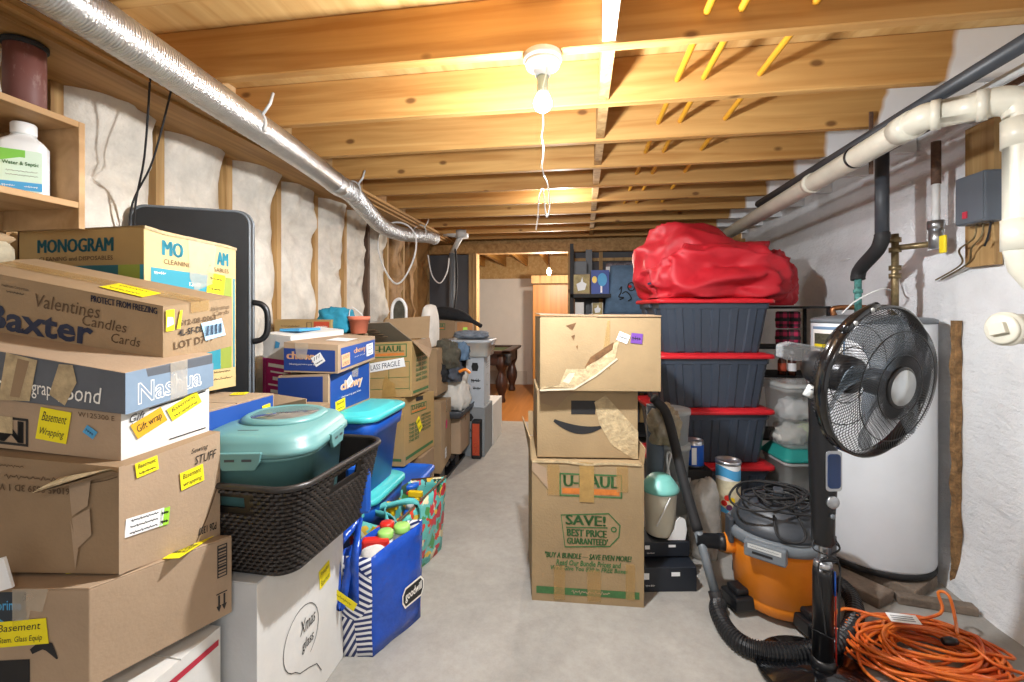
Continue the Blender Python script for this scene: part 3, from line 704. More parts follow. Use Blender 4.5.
mb = MB(); mb.tube([V((v.x, v.y, v.z+.08)), V((v.x, v.y, 1.92))], .016, WHITEPL, 12); mb.tube([V((v.x, v.y, 1.90)), V((v.x, v.y, 2.1))], .019, IRON, 12); mb.build('upper_pipe', bp_)
# grey box on a raw board
yb0, yb1 = PX(974, 200, XR).y, PX(1004, 200, XR).y
mb = MB(); mb.box(XR-.035, XR-.005, yb1, yb0, 1.50, 2.12, LUMBER); o = mb.build('backing_board'); tag(o, 'raw wooden backing board fixed to the right wall behind the grey box', 'board')
yc0, yc1 = PX(962, 200, 1.66).y, PX(992, 200, 1.66).y
eb = empty('junction_box', (1.68, (yc0+yc1)/2, 1.66), 'small dark grey electrical box with a red mark on the wooden board', 'electrical box')
mb = MB(); mb.box(1.635, XR-.036, yc1, yc0, 1.675, 1.885, mat('slate box plastic', '#565d66', .45, var=.05)); mb.build('enclosure', eb, bevel=.008)
mb = MB(); mb.box(1.630, 1.636, yc1+.005, yc0-.005, 1.68, 1.88, MATS['slate box plastic']); mb.box(1.626, 1.631, yc0-.07, yc0-.045, 1.70, 1.73, REDP); mb.build('cover', eb, bevel=.003)
for k in range(3):
    s0 = V((1.68, yc1+.03+.035*k, 1.678)); mb = MB()
    mb.tube(smooth_path([s0, s0+V((-.01, .0, -.06)), s0+V((0, .03+.03*k, -.10)), s0+V((.03, .12, -.16)), s0+V((.05, .30, -.22))][:3+(k > 0)*2], 8), .0038, BRASS if k else BLACKM, 6); mb.build('cable', eb)
for k in range(2):
    mb = MB(); q = PX(905-60*k, 185+k*75, XR-.01); mb.box(q.x-.012, q.x, q.y-.05, q.y+.04, q.z-.004, q.z+.006, WHITEPL); o = mb.build('cable_clip'); tag(o, ['small white clip on the right wall below the drain pipe', 'small white clip on the right wall nearer the red bag'][k], 'clip')
def lines_bar(mb, F, u0, u1, v, w, m): mb.stroke(F, [(u0, v), (u1, v)], w, m)
def uhaul_logo(mb, F, u0, v0, u1, v1):
    mb.frame(F, u0, v0, u1, v1, .006, UGREEN)
    mb.text(F, u0+.08*(u1-u0), v0+.42*(v1-v0), u1-.08*(u1-u0), v1-.12*(v1-v0), 'U-HAUL', UGREEN, bold=.035)
    mb.patch(F, u0+.06*(u1-u0), v0+.14*(v1-v0), u1-.06*(u1-u0), v0+.32*(v1-v0), UORANGE)
# ------------------------------------------------------------------ wooden shelf unit on the left wall and what is on it
XS = -1.50
ye = PX(86, 150, XS).y-.02
sh = empty('shelf_unit', (-1.64, .6, 1.56), 'maple coloured open wooden shelf unit with two shelves at the upper left', 'shelf')
zt = PX(86, 124, XS).z; zl = PX(83, 203, XS).z
for z in (zt, zl):
    mb = MB(); mb.box(-1.78, XS, -.2, ye, z-.019, z, SHELFW); mb.build('shelf_board', sh, bevel=.002)
mb = MB(); mb.box(-1.78, XS, ye, ye+.018, 1.552, zt, SHELFW); mb.build('side_panel', sh, bevel=.002)
mb = MB(); mb.box(-1.79, -1.78, -.2, ye+.018, 1.552, zt, SHELFW); mb.build('back_panel', sh)
jx0 = -1.60; jc = V((jx0, 1.095, zl))
jg = empty('plastic_jug', jc, 'white plastic jug with a green and blue label on the wooden shelf', 'bottle')
jg.location = (jx0, 1.095, zl); WLOC[jg.name] = V((jx0, 1.095, zl))
mb = MB(); k = FPX/1.2
H = .275
jx = -1.60; jy = 1.095
mb.loft([ring(.050-.003*(z < .01), .036, .016, zl+z, (jx, jy), .75) for z in (.0, .012, .13, .15)] + [ring(w_, w_*.76, .018, zl+z, (jx, jy), .75) for z, w_ in ((.160, .043), (.172, .030), (.182, .025))], WHITEPL)
mb.build('bottle', jg)
mb = MB(); mb.lathe([(.026, .180), (.028, .184), (.028, .210), (.025, .214)], (jx, jy, zl), WHITEPL, 24); mb.build('cap', jg)
M = Matrix.Translation((jx, jy, zl)) @ Matrix.Rotation(.75, 4, 'Z')
lf = Face(M@V((-.046, -.0365, .012)), M@V((.046, -.0365, .012)), M@V((.046, -.0365, .128)), M@V((-.046, -.0365, .128)))
mb = MB(); mb.patch(lf, 0, 0, 1, 1, mat('mint label', '#cfe3cf', .5, var=.02), .001); mb.patch(lf, 0, .82, .62, 1, GREENL, .0016); mb.poly(lf, [(0, .82), (.5, .82), (0, .68)], GREENL, .0016)
mb.patch(lf, 0, .02, 1, .22, SKYB, .0016); mb.text(lf, .12, .60, .92, .72, 'Water & Septic', UGREEN, .02, off=.002); mb.scrawl(lf, .2, .46, .9, .5, FADE, .001); mb.scrawl(lf, .2, .36, .9, .40, FADE, .001, 2)
mb.scrawl(lf, .12, .08, .4, .15, WHITEP, .0012); mb.scrawl(lf, .6, .08, .9, .15, WHITEP, .0012, 3)
mb.build('label', jg)
rc = V((-1.66, .955, zl)); rp = empty('rope_spool', rc, 'spool of natural twine lying beside the white jug', 'spool')
mb = MB(); A = axis_to(V((1, -.1, 0)))
mb.lathe([(.03, -.05), (.066, -.05), (.07, -.02), (.07, .03), (.066, .055), (.03, .055)], rc+V((.03, 0, .072)), ROPE, 28, A); mb.build('twine', rp)
mb = MB(); mb.lathe([(.031, -.056), (.031, .058), (.02, .058), (.02, -.056)], rc+V((.03, 0, .072)), KRAFT, 20, A, cap=False); mb.build('core', rp)
# ------------------------------------------------------------------ the leaning stack of cartons at the left edge
def box_px(A, B, C): return corners(edge(*A), edge(*B), edge(*C))
# two white postal boxes at the very bottom
def usps(mb, f):
    F = f['R']
    mb.patch(F, .02, .80, .97, .87, REDP); mb.patch(F, .55, .10, .97, .16, REDP)
    mb.text(F, .25, .64, .5, .70, 'UNITED STATES', NAVY, .01, .15); mb.text(F, .25, .55, .5, .61, 'POSTAL SERVICE', NAVY, .02, .15)
    mb.poly(F, [(.14, .5), (.22, .5), (.25, .6), (.13, .6)], NAVY)
    mb.text(F, .58, .22, .93, .28, 'VISIT US AT USPS.COM', FADE, .0, .0); mb.poly(F, [(.8, .0), (.86, .0), (.88, .06), (.81, .06)], SKYB)
o, f = carton('postal_box', 'white postal box with red stripes directly under the smiling delivery box at lower left', 'box', aabb(-1.36, -.985, .88, 1.125, .20, .435, radians(-2)), WCARD, usps, tape=False)
def usps2(mb, f):
    F = f['R']; mb.scrawl(F, .35, .68, .8, .74, INK); mb.frame(F, .35, .2, .8, .6, .004, INK); mb.patch(F, .04, .85, .97, .92, REDP)
o, f = carton('postal_box', 'lowest white postal box at the lower left, standing on the floor', 'box', aabb(-1.34, -.955, .90, 1.14, .0, .195, radians(1)), WCARD, usps2, tape=False)
# smiling delivery box
def prime(mb, f):
    F = f['F']; W = F.w
    mb.patch(F, .33, .62, .585, .97, mat('dark tape print', '#22303c', .4, var=.05))
    mb.text(F, .395, .77, .555, .89, 'prime', SKYB, .01, .0)
    mb.stroke(F, [(.40+.16*t, .72-.05*sin(pi*t)) for t in [k/8 for k in range(9)]], .004, SKYB)
    sm = [(.50+.40*t, .14+.0+.26*t*t+.02) for t in [k/10 for k in range(11)]]
    mb.stroke(F, [(.62, .40), (.69, .46), (.74, .44), (.795, .32)], [.012, .02, .022, .004], BLACKM)
    mb.patch(F, .20, .0, .61, .33, BLACKM)
    R_ = f['R']; mb.frame(R_, .87, .52, .955, .93, .003, INK)
    for k in range(9): mb.patch(R_, .88, .56+.038*k, .945, .575+.038*k+.006*(k % 3), INK)
    mb.stroke(R_, [(.86, .32), (.955, .32)], .003, INK)
    for u in (.885, .93): mb.stroke(R_, [(u, .30), (u, .12)], .005, INK); mb.poly(R_, [(u-.022, .17), (u, .09), (u+.022, .17)], INK)
pb = box_px((-60, 589, 700, 1.0), (89, 588, 689, .984), (232, 535, 612, 1.26))
o, prf = carton('delivery_box', 'large tan delivery box with a dark tape label below the crushed carton at left', 'box', pb, KRAFT2, prime, tape=False)
note(o, prf['F'], .55, .585, .125, .055, .05, ('Basement', 'Stem. Glass Equip'))
note(o, prf['T'], .68, .30, .10, .03, .2, ('Wrapping',)); note(o, prf['T'], .93, .72, .04, .14, .08, ('Basement',))
mb = MB(); F = prf['F']; mb.poly(F, [(.50, .62), (.60, .62), (.62, .80), (.70, .78), (.74, 1.0), (.50, 1.0)], CTAPE, .003); mb.build('clear_tape', o)
# dark device and white sheet tucked at the edge
q = P(12, 655, .93); mb = MB(); M = Matrix.Translation(q) @ Matrix.Rotation(.3, 4, 'Z')
q = P(3, 600, .97); mb = MB(); mb.box(-.05, .018, -.003, .003, -.012, .055, PAPER, Matrix.Translation(V((q.x, q.y, .72))) @ Matrix.Rotation(.25, 4, 'Z') @ Matrix.Rotation(-.25, 4, 'Y')); o9 = mb.build('paper_sheet'); tag(o9, 'white paper sheet standing on the large tan delivery box at the left edge', 'paper')
# crushed brown carton
cb = box_px((-70, 448, 571, 1.06), (121, 466, 574, 1.035), (220, 430, 537, 1.27))
def crush(mb, f):
    F = f['F']
    mb.scrawl(F, .40, .80, .72, .85, FADE, .003); mb.text(F, .36, .70, .74, .76, '61045 8639 3D 1 V1', FADE, .02, flip=True); mb.scrawl(F, .30, .90, .5, .93, FADE, .002, 2)
    for p in ([(.74, .86), (.86, .90), (.84, .62), (.76, .52)], [(.76, .5), (.85, .6), (.86, .36), (.78, .22)], [(.75, .48), (.79, .22), (.775, .04)]): mb.poly(F, p, KRAFT2, .0015+.001*len(p))
    mb.stroke(F, [(.66, .83), (.80, .80), (.93, .86), (.985, .90)], .0025, FADE)
    R_ = f['R']; mb.text(R_, .66, .86, .85, .92, 'Sewing', INK, 0, .3); mb.text(R_, .70, .76, .95, .84, 'STUFF', INK, 0, .2)
    mb.text(R_, .74, .09, .95, .16, 'P26 1337', INK, .02, flip=True); mb.stroke(R_, [(.0, 0), (.0, 1)], .012, KRAFT2, .003)
    mb.stroke(R_, [(.72, .04), (.85, .25), (.97, .5)], .003, FADE)
o, cf = carton('crushed_carton', 'crushed brown carton with a folded front flap above the large tan delivery box', 'box', cb, KRAFT3, crush, mR=KRAFT2, seam='n', tape=False)  # right side in paler board, the light on it put into the colour
F = cf['F']
mb = MB()                                                # the front flap bent outward along the top edge
fl = [F.Q(.70, .86, .004), F.Q(1.0, .96, .006), F.Q(1.01, 1.02, .03), F.Q(.67, .80, .045)]
mb.add(fl, [(0, 1, 2, 3)], TORN); mb.add([p+V((0, 0, -.006)) for p in fl], [(3, 2, 1, 0)], KRAFT3); mb.stroke(Face(fl[0], fl[1], fl[2], fl[3]), [(0, 1), (1, 1)], .012, TORN); mb.build('bent_flap', o)
R_ = cf['R']; note(o, R_, .67, .66, .062, .045, .08, ('Basement', 'wrapping')); note(o, R_, .22, .91, .05, .035, .05, ('Basement', '~'), label='yellow note with a green mark')
lb = note(o, R_, .20, .40, .085, .042, -.05, ('~', '~', '~'), m=PAPER, name='shipping_label'); note(o, R_, .385, .385, .022, .042, -.05, ('~', '~'), m=LGREEN, name='price_label')
# paper carton with its lid
B_, C_, A_ = (121, 412, 461, 1.067), (209, 384, 432, 1.27), (-70, 386, 440, 1.08)
def pcart(mb, f):
    F = f['F']; mb.text(F, .78, .80, .97, .90, 'W125300 E', FADE, 0, 0)
    mb.frame(F, .22, .08, .52, .62, .006, INK); mb.text(F, .25, .14, .49, .56, 'MV', INK, .04, flip=True); mb.patch(F, .30, .3, .44, .62, TORN, .002)
    R_ = f['R']
    for v in (.88, .12): mb.stroke(R_, [(.28 if v > .5 else .5, v), (.95, v)], .003, INK)
    mb.text(R_, .08, .72, .24, .88, 'Gift', INK, 0, .3); mb.text(R_, .1, .56, .3, .7, 'wrap', INK, 0, .3)
bt = box_px(A_, B_, C_); o, pf = carton('paper_carton', 'paper carton with a slate blue lid and white side, below the carton marked candles', 'box', bt, WCARD, pcart, mF=KRAFT2, top=False)
note(o, pf['F'], .655, .56, .075, .075, -.06, ('Basement', 'Wrapping')); note(o, pf['F'], .845, .52, .03, .02, -.5, ('~',), m=SKYB, label='small blue tag')
note(o, pf['R'], .28, .60, .075, .04, .30, ('Gift wrap',), m=ORANGEP, label='torn orange note'); note(o, pf['R'], .68, .72, .085, .036, .30, ('Basement', 'wrapping'))
def lid(mb, f):
    F = f['F']; mb.text(F, .24, .18, .42, .52, 'Xero', WHITEP, .0); mb.text(F, .53, .12, .69, .52, 'graphy', WHITEP, .0); mb.text(F, .70, .18, .885, .56, 'Bond', WHITEP, .0, .15)
    for p in ([(.36, .0), (.52, .05), (.56, .95), (.40, 1)], [(.62, .25), (.70, .05), (.76, .6), (.74, .98), (.67, .95)], [(.0, .0), (.1, .0), (.2, .9), (.02, 1)]): mb.poly(F, p, TORN, .0022)
    mb.poly(F, [(.42, .1), (.47, .1), (.52, .9), (.46, .92)], KRAFT3, .0026)
    R_ = f['R']; mb.poly(R_, [(0, .0), (0, 1), (.2, 1), (.22, .78), (1, .70), (1, 0)], GREYB, .0014); mb.text(R_, .12, .14, .84, .68, 'Nashua', WHITEP, .03); mb.text(R_, .13, .17, .83, .65, 'Nashua', GREYB, -.005, off=.0022)
bt = box_px((-70, 339, 391, 1.075), (125, 373, 415, 1.055), (213, 353.5, 386, 1.275)); mb = MB(); f = faces_of(*bt); mb.hexa(bt[0], bt[1], GREYD, GREYD, GREYD, KRAFT2); lid(mb, f); ol = mb.build('lid', o, bevel=.003); ol['label'] = 'slate blue lid with torn paper patches'
mb = MB(); mb.patch(f['R'], .46, .0, .66, 1.0, CTAPE, .003); mb.build('clear_tape', o)
# long fluid carton on top, tipped back to the left
def baxter(mb, f):
    F = f['F']; mb.text(F, .205, .10, .69, .52, 'Baxter', NAVY, .028, .05)
    mb.text(F, .68, .84, .975, .95, 'PROTECT FROM FREEZING', NAVY, .02)
    mb.text(F, .43, .58, .72, .80, 'Valentines', FADE, 0, .2); mb.text(F, .64, .42, .84, .60, 'Candles', FADE, 0, .2); mb.text(F, .77, .22, .90, .38, 'Cards', FADE, 0, .2)
    mb.text(F, .28, .80, .40, .86, 'Healthcare Corporation', INK, 0); mb.scrawl(F, .30, .72, .38, .77, INK)
    R_ = f['R']; mb.text(R_, .22, .60, .74, .70, '512-08-0063', FADE, .01); mb.text(R_, .20, .42, .76, .54, '4L-5F-DE 6E-G', INK, .02); mb.text(R_, .14, .20, .70, .34, 'LOT D719', FADE, .01); mb.text(R_, .66, .78, .95, .86, 'Valentines', FADE, 0, .2); mb.text(R_, .70, .68, .95, .76, 'Cards', FADE, 0, .2)
bt = box_px((-60, 262.5, 325.5, 1.185), (163, 306, 364, 1.185), (232, 297, 346, 1.35)); o, bf = carton('fluid_carton', 'long tan carton tipped on top of the paper carton, handwritten with candles and cards', 'box', bt, KRAFT, baxter)
R_ = bf['R']
mb = MB(); mb.patch(R_, .03, .55, .14, .92, YELLOW, .003); mb.poly(R_, [(.04, .62), (.13, .66), (.12, .78), (.05, .80)], PAPER, .0036); mb.build('yellow_label', o)
mb = MB(); mb.poly(R_, [(.17, .56), (.22, .56), (.25, .88), (.22, .88)], YELLOW, .003); mb.build('yellow_label', o)
n = note(o, R_, .70, .42, .058, .05, .06, (), m=BLUEP, name='barcode_label')
mb = MB(); FF = Face(*[R_.Q(.70+a/R_.w, .42+b/R_.h, .0036) for a, b in ((-.026, -.014), (.026, -.014), (.026, .014), (-.026, .014))])
for k in range(13): mb.patch(FF, k/13, 0, k/13+.02+.035*((k*7) % 3)/2, 1, NAVY)
mb.build('barcode', n)
note(o, bf['T'], .72, .36, .13, .055, -.1, ('~', '~'))
# monogram carton behind it
def mono(mb, f):
    for F, t in ((f['F'], 'MONOGRAM'), (f['R'], None)):
        if t:
            mb.text(F, .16, .865, .76, .945, 'MONOGRAM', mat('shaded teal print', '#21606a', .7, var=.03), .03); mb.text(F, .17, .815, .76, .84, 'CLEANING and DISPOSABLES', FADE, .01)
            mb.patch(F, .0, .12, .80, .785, mat('shaded teal print', '#21606a')); mb.patch(F, .80, .12, .97, .785, LIMEP); mb.patch(F, .97, .12, 1, .785, TEALP)
        else:
            mb.text(F, .17, .855, .37, .945, 'MO', TEALP, .03); mb.text(F, .76, .855, .89, .945, 'AM', TEALP, .03); mb.text(F, .18, .805, .46, .835, 'CLEANING', FADE, .0); mb.text(F, .72, .805, .9, .835, 'SABLES', FADE, .0)
            mb.patch(F, .06, .14, .80, .775, TEALP); mb.patch(F, .80, .14, .94, .775, LIMEP); mb.patch(F, .96, .14, .98, .775, TEALP)
            mb.text(F, .25, .60, .74, .66, 'VACCO-PAK', WHITEP, .03); mb.text(F, .44, .69, .56, .715, '12-30', WHITEP, .02); mb.scrawl(F, .09, .735, .2, .76, WHITEP, .002)
            mb.scrawl(F, .55, .06, .95, .085, INK, .002); mb.scrawl(F, .72, .11, .92, .13, INK, .002, 2)
bt = box_px((19, 232, 395, 1.46), (144, 226, 404, 1.42), (236, 248, 386, 1.74)); o, mf = carton('supply_carton', 'tall tan carton with teal and lime blocks behind the top of the leaning stack', 'box', bt, KRAFT4, mono, mR=mat('lit golden board', '#cbb27c', .7, var=.05), tape=False)  # front tones darker, side tones lighter: shade and light put into the colours
note(o, mf['R'], .74, .72, .068, .075, -.06, ('~', '~'))
mb = MB(); R_ = mf['R']; mb.poly(R_, [(.42, 1.0), (.44, .74), (.5, .66), (.7, .72), (.74, 1.0)], CTAPE, .003); mb.build('clear_tape', o)
mb = MB(); mb.stroke(mf['T'], [(0, .01), (.3, .012), (.6, .008), (1, .01)], .012, TORN, .002); mb.stroke(mf['R'], [(0, .995), (.2, .985), (.5, .99), (.85, .995), (1, .99)], .010, TORN, .004); mb.build('torn_edge', o)
# paper wrapped bundle peeping at the far left
q = PY(4, 242, 1.03); q.x = -1.68; q.z = 1.36
mb = MB()
bm_pts = []
for i in range(9):
    t = i/8; r = .048*sin(pi*(.12+.76*t))**.5; bm_pts.append((r, .095*t))
mb.lathe(bm_pts, V((-1.635, 1.04, 1.415)), CANVAS, 18, sx=1.0); mb.lathe([(.03, 0), (.052, .02), (.02, .03)], V((-1.635, 1.04, 1.415+.075)), KRAFT, 14, sx=1.0)
o = mb.build('cloth_bundle'); tag(o, 'dull beige cloth bundle at the left edge on top of the long tan carton', 'bundle')
for p in o.data.vertices: p.co += p.co.normalized()*.012*mnoise.noise(p.co*30)
# blue carton behind the stack
zB = 1.0
def bluec(mb, f):
    F = f['R']; mb.patch(F, 0, 0, .98, .985, CHEWB); mb.scrawl(F, .40, .70, .58, .84, NAVY, .002); mb.scrawl(F, .64, .74, .78, .86, NAVY, .002, 2)
bx_ = aabb(-1.74, PX(271, 393, -1.12).x, 1.16, 1.53, .64, zB); o, f = carton('blue_carton', 'blue sided carton with a tan top under the tall teal and lime carton', 'box', bx_, KRAFT2, bluec, tape=False)
note(o, f['R'], .88, .84, .042, .05, .05, ('~',)); note(o, f['T'], .82, .9, .05, .05, .4, ('~',))
o2, f2 = carton('carton', 'plain kraft carton on the floor under the blue sided carton', 'box', aabb(-1.74, -1.27, 1.18, 1.53, 0, .635), KRAFT3, None)
# ------------------------------------------------------------------ black padded case standing against the wall
cl, cr = P(128, 300, 1.80), P(251, 300, 1.94)
ztop = P(200, 207, 1.87).z; cl.z = cr.z = 0
dx = (cr-cl); L_ = dx.length; ex = dx.normalized(); ey = V((-ex.y, ex.x, 0)); th = .085
case = empty('folding_case', (cl+cr)/2+ey*th/2, 'tall black padded folding case with rounded corners and a side handle behind the cartons', 'case')
def rrect(off, inset=0.):
    out = []; r = .055
    for k, (sx, sz) in enumerate(((1, 1), (0, 1), (0, 0), (1, 0))):
        cx_ = (L_-r-inset) if sx else r+inset; cz = (ztop-r-inset) if sz else r+inset
        for j in range(7):
            a = pi/2*k+pi/2*j/6; out.append(cl+ex*(cx_+r*cos(a))+ey*off+V((0, 0, cz+r*sin(a))))
    return out
mb = MB(); mb.loft([rrect(0, .004), rrect(.006, 0), rrect(.034, 0), rrect(.037, .004), rrect(.045, .004), rrect(.048, 0), rrect(.079, 0), rrect(th, .004)], CASE, smooth=False); mb.build('shell', case)
mb = MB(); mb.tube(rrect(.002, .006), .0055, MIDGREY, 6, closed=True); mb.tube(rrect(.041, .0), .006, MIDGREY, 6, closed=True); mb.build('edge_trim', case)
zh = P(262, 322, 1.97).z; h0 = cl+ex*L_+ey*.04; H_ = .085
mb = MB(); hp = [h0+V((0,0,zh-H_)), h0+ex*.035+V((0,0,zh-H_+.01)), h0+ex*.055+V((0,0,zh-.04)), h0+ex*.055+V((0,0,zh+.04)), h0+ex*.035+V((0,0,zh+H_-.01)), h0+V((0,0,zh+H_))]
mb.tube(smooth_path(hp, 5), .013, BLACKP, 10); mb.build('handle', case)
mb = MB(); mb.box(-.03, .0, -.025, .012, -.10, .10, BLACKP, Matrix.Translation(h0+V((0,0,zh))) @ Matrix.Rotation(atan2(ex.y, ex.x), 4, 'Z')); mb.build('handle_plate', case, bevel=.006)
# ------------------------------------------------------------------ white carton with the basket on it
def whitec(mb, f):
    F = f['R']
    pts = [(.42+.30*cos(t), .50+.22*sin(t)) for t in [radians(a) for a in range(-75, 270, 15)]]
    mb.stroke(F, [(.44+.20*cos(t), .47+.17*sin(t)) for t in [radians(a) for a in range(-60, 262, 14)]]+[(.42, .27), (.52, .24), (.62, .20), (.68, .12)], .0025, INK)
    mb.text(F, .42, .48, .60, .56, 'Xmas', INK, 0, .2); mb.text(F, .44, .36, .58, .44, 'glass', INK, 0, .2)
xw = -.885
o, wf_ = carton('white_carton', 'large white carton on the floor carrying the dark woven basket', 'box', aabb(-1.262, xw, 1.138, 1.60, 0, .55), WCARD2, whitec, tape=False, mR=WCARD)  # all but the right side in a greyer copy, shadow put into the colour
note(o, wf_['R'], .72, .70, .065, .065, .12, ('Xmas glass', 'Basement'))
# woven basket
BZ = .552; bc = (-.985, 1.392); HB = .27
def bring(v, r=0.): return ring(.185+.052*v+r, .215+.045*v+r, .06+.02*v, BZ+HB*v, bc, -.04, 8)
bk = empty('woven_basket', (bc[0], bc[1], BZ), 'dark brown woven resin laundry basket on the white carton', 'basket')
mb = MB()
mb.loft([bring(0), bring(.0), bring(.70)], BASKET, capt=False, smooth=False); mb.loft([bring(.70, -.008), bring(.02, -.008)], BASKET, capt=True, capb=False, smooth=False)
def peri(v, r=0.):
    q = bring(v, r); out = []
    tot = sum((q[(i+1) % len(q)]-q[i]).length for i in range(len(q))); return q, tot
def at_peri(v, s, r=0.):
    q, tot = peri(v, r); s = (s % 1)*tot
    for i in range(len(q)):
        L_ = (q[(i+1) % len(q)]-q[i]).length
        if s <= L_: t = s/L_ if L_ else 0; p = q[i].lerp(q[(i+1) % len(q)], t); d = (q[(i+1) % len(q)]-q[i]); return p, d.normalized() if d.length else V((1,0,0))
        s -= L_
    return q[0], V((1,0,0))
NC, NR = 72, 21
for r in range(NR):
    v = .03+.91*r/NR; dv = .91/NR
    for c in range(NC):
        s = (c+.5*(r % 2))/NC
        p, d = at_peri(v+dv*.5, s); n = V((d.y, -d.x, 0)); w_ = .0125; h_ = HB*dv*.36
        if .69 < v+dv*.5 < .90 and (abs(p.x-bc[0]) < .082 or abs(p.y-bc[1]) < .095): continue
        a = [p-d*w_-V((0,0,h_)), p+d*w_-V((0,0,h_)), p+d*w_+V((0,0,h_)), p-d*w_+V((0,0,h_))]
        b = [p-d*w_*.35-V((0,0,h_*.7))+n*.0085, p+d*w_*.35-V((0,0,h_*.7))+n*.0085, p+d*w_*.35+V((0,0,h_*.7))+n*.0085, p-d*w_*.35+V((0,0,h_*.7))+n*.0085]
        mb.add(a+b, [(4,5,6,7), (0,1,5,4), (1,2,6,5), (2,3,7,6), (3,0,4,7)], WICK, False)
mb.build('woven_body', bk)
# upper band with hand holes on the short sides, then the rolled rim
mb = MB(); q0, _ = peri(.72)
N = 120; lo = [at_peri(.70, k/N) for k in range(N)]; h1 = [at_peri(.745, k/N)[0] for k in range(N)]; h2 = [at_peri(.86, k/N)[0] for k in range(N)]; hi = [at_peri(.97, k/N)[0] for k in range(N)]
hole = [abs(h1[k].x-bc[0]) < .062 or abs(h1[k].y-bc[1]) < .075 for k in range(N)]
for rows in ((0, 1), (1, 2), (2, 3)):
    A_, B_ = [[x[0] for x in lo], h1, h2, hi][rows[0]], [[x[0] for x in lo], h1, h2, hi][rows[1]]
    for k in range(N):
        k2 = (k+1) % N
        if rows == (1, 2) and hole[k] and hole[k2]: continue
        mb.add([A_[k], A_[k2], B_[k2], B_[k]], [(0,1,2,3)], BASKET)
mb.build('rim_band', bk, solid=.006)
mb = MB(); mb.tube(bring(.98, .004), .0095, mat('basket rim', '#2b2725', .38, var=.08), 10, closed=True); mb.build('rolled_rim', bk)
# pet tray with lid lying in the basket
lc = (-.985, 1.375); ly = .20
tr = empty('litter_box', (lc[0], lc[1], BZ+.06), 'pale teal covered litter box with a round clear window set in the woven basket', 'litter box')
LZ = .882
def lr(hw, hl, z, r=.10, dx=0, dy=0): return ring(hw, hl, r, z, (lc[0]+dx, lc[1]+dy), ly, 8)
mb = MB(); mb.loft([lr(.135, .175, BZ+.03, .08), lr(.14, .18, BZ+.05, .08), lr(.162, .212, LZ-.012, .1), lr(.168, .218, LZ-.010, .1), lr(.168, .218, LZ, .1)], TEALB); mb.build('tray', tr)
mb = MB(); mb.loft([lr(.172, .222, LZ, .1), lr(.176, .226, LZ+.004, .1), lr(.176, .226, LZ+.018, .1), lr(.170, .220, LZ+.024, .1), lr(.166, .216, LZ+.040, .1), lr(.152, .20, LZ+.058, .1), lr(.142, .185, LZ+.063, .1)], TEALB); mb.build('lid', tr)
wc = (lc[0]-.01, lc[1]+.045)
mb = MB(); mb.loft([ring(.125, .14, .11, LZ+.060, wc, ly, 8), ring(.124, .138, .11, LZ+.070, wc, ly, 8), ring(.114, .126, .11, LZ+.078, wc, ly, 8), ring(.106, .118, .10, LZ+.079, wc, ly, 8), ring(.100, .112, .10, LZ+.074, wc, ly, 8)], TEALB, capt=False); mb.build('window_ring', tr)
mb = MB(); mb.loft([ring(.103, .115, .1, LZ+.066, wc, ly, 8), ring(.100, .111, .10, LZ+.0755, wc, ly, 8)], mat('smoky window', '#6d6a63', .12, var=.25, vs=14, coat=.5)); mb.build('window', tr)
Mx = Matrix.Translation((lc[0], lc[1], 0)) @ Matrix.Rotation(ly, 4, 'Z')
for (x, y, ry) in ((-.01, -.226, 0), (.176, .02, pi/2)):
    M = Mx @ Matrix.Translation((x, y, LZ+.006)) @ Matrix.Rotation(ry, 4, 'Z'); mb = MB()
    prof = [(-.062, .016), (.062, .016), (.058, -.012), (.044, -.034), (-.044, -.034), (-.058, -.012)]
    fr = [M@V((a, -.008, b)) for a, b in prof]; bk_ = [M@V((a, .004, b)) for a, b in prof]; n_ = len(prof)
    mb.add(fr+bk_, [tuple(range(n_))[::-1], tuple(n_+i for i in range(n_))]+[(i, (i+1) % n_, n_+(i+1) % n_, n_+i) for i in range(n_)], TEALB)
    F = Face(M@V((-.062, -.008, -.034)), M@V((.062, -.008, -.034)), M@V((.062, -.008, .016)), M@V((-.062, -.008, .016)))
    mb.patch(F, .20, .52, .42, .66, DKGREY); mb.patch(F, .58, .52, .80, .66, DKGREY); mb.build('latch', tr, bevel=.003)
M = Mx @ Matrix.Translation((-.03, -.14, LZ+.060)); mb = MB(); mb.box(-.03, .03, -.003, .003, -.002, .0035, DKGREY, M); mb.build('vent_slot', tr)
# blue lid handle poking out inside the basket
M = Matrix.Translation((-.79, 1.55, BZ+.12)) @ Matrix.Rotation(.25, 4, 'Z'); mb = MB(); mb.box(-.05, .035, -.02, .02, -.1, .075, BLUE, M); o = mb.build('blue_scoop_handle', bevel=.012); tag(o, 'blue scoop handle sticking up beside the litter box inside the basket', 'scoop')
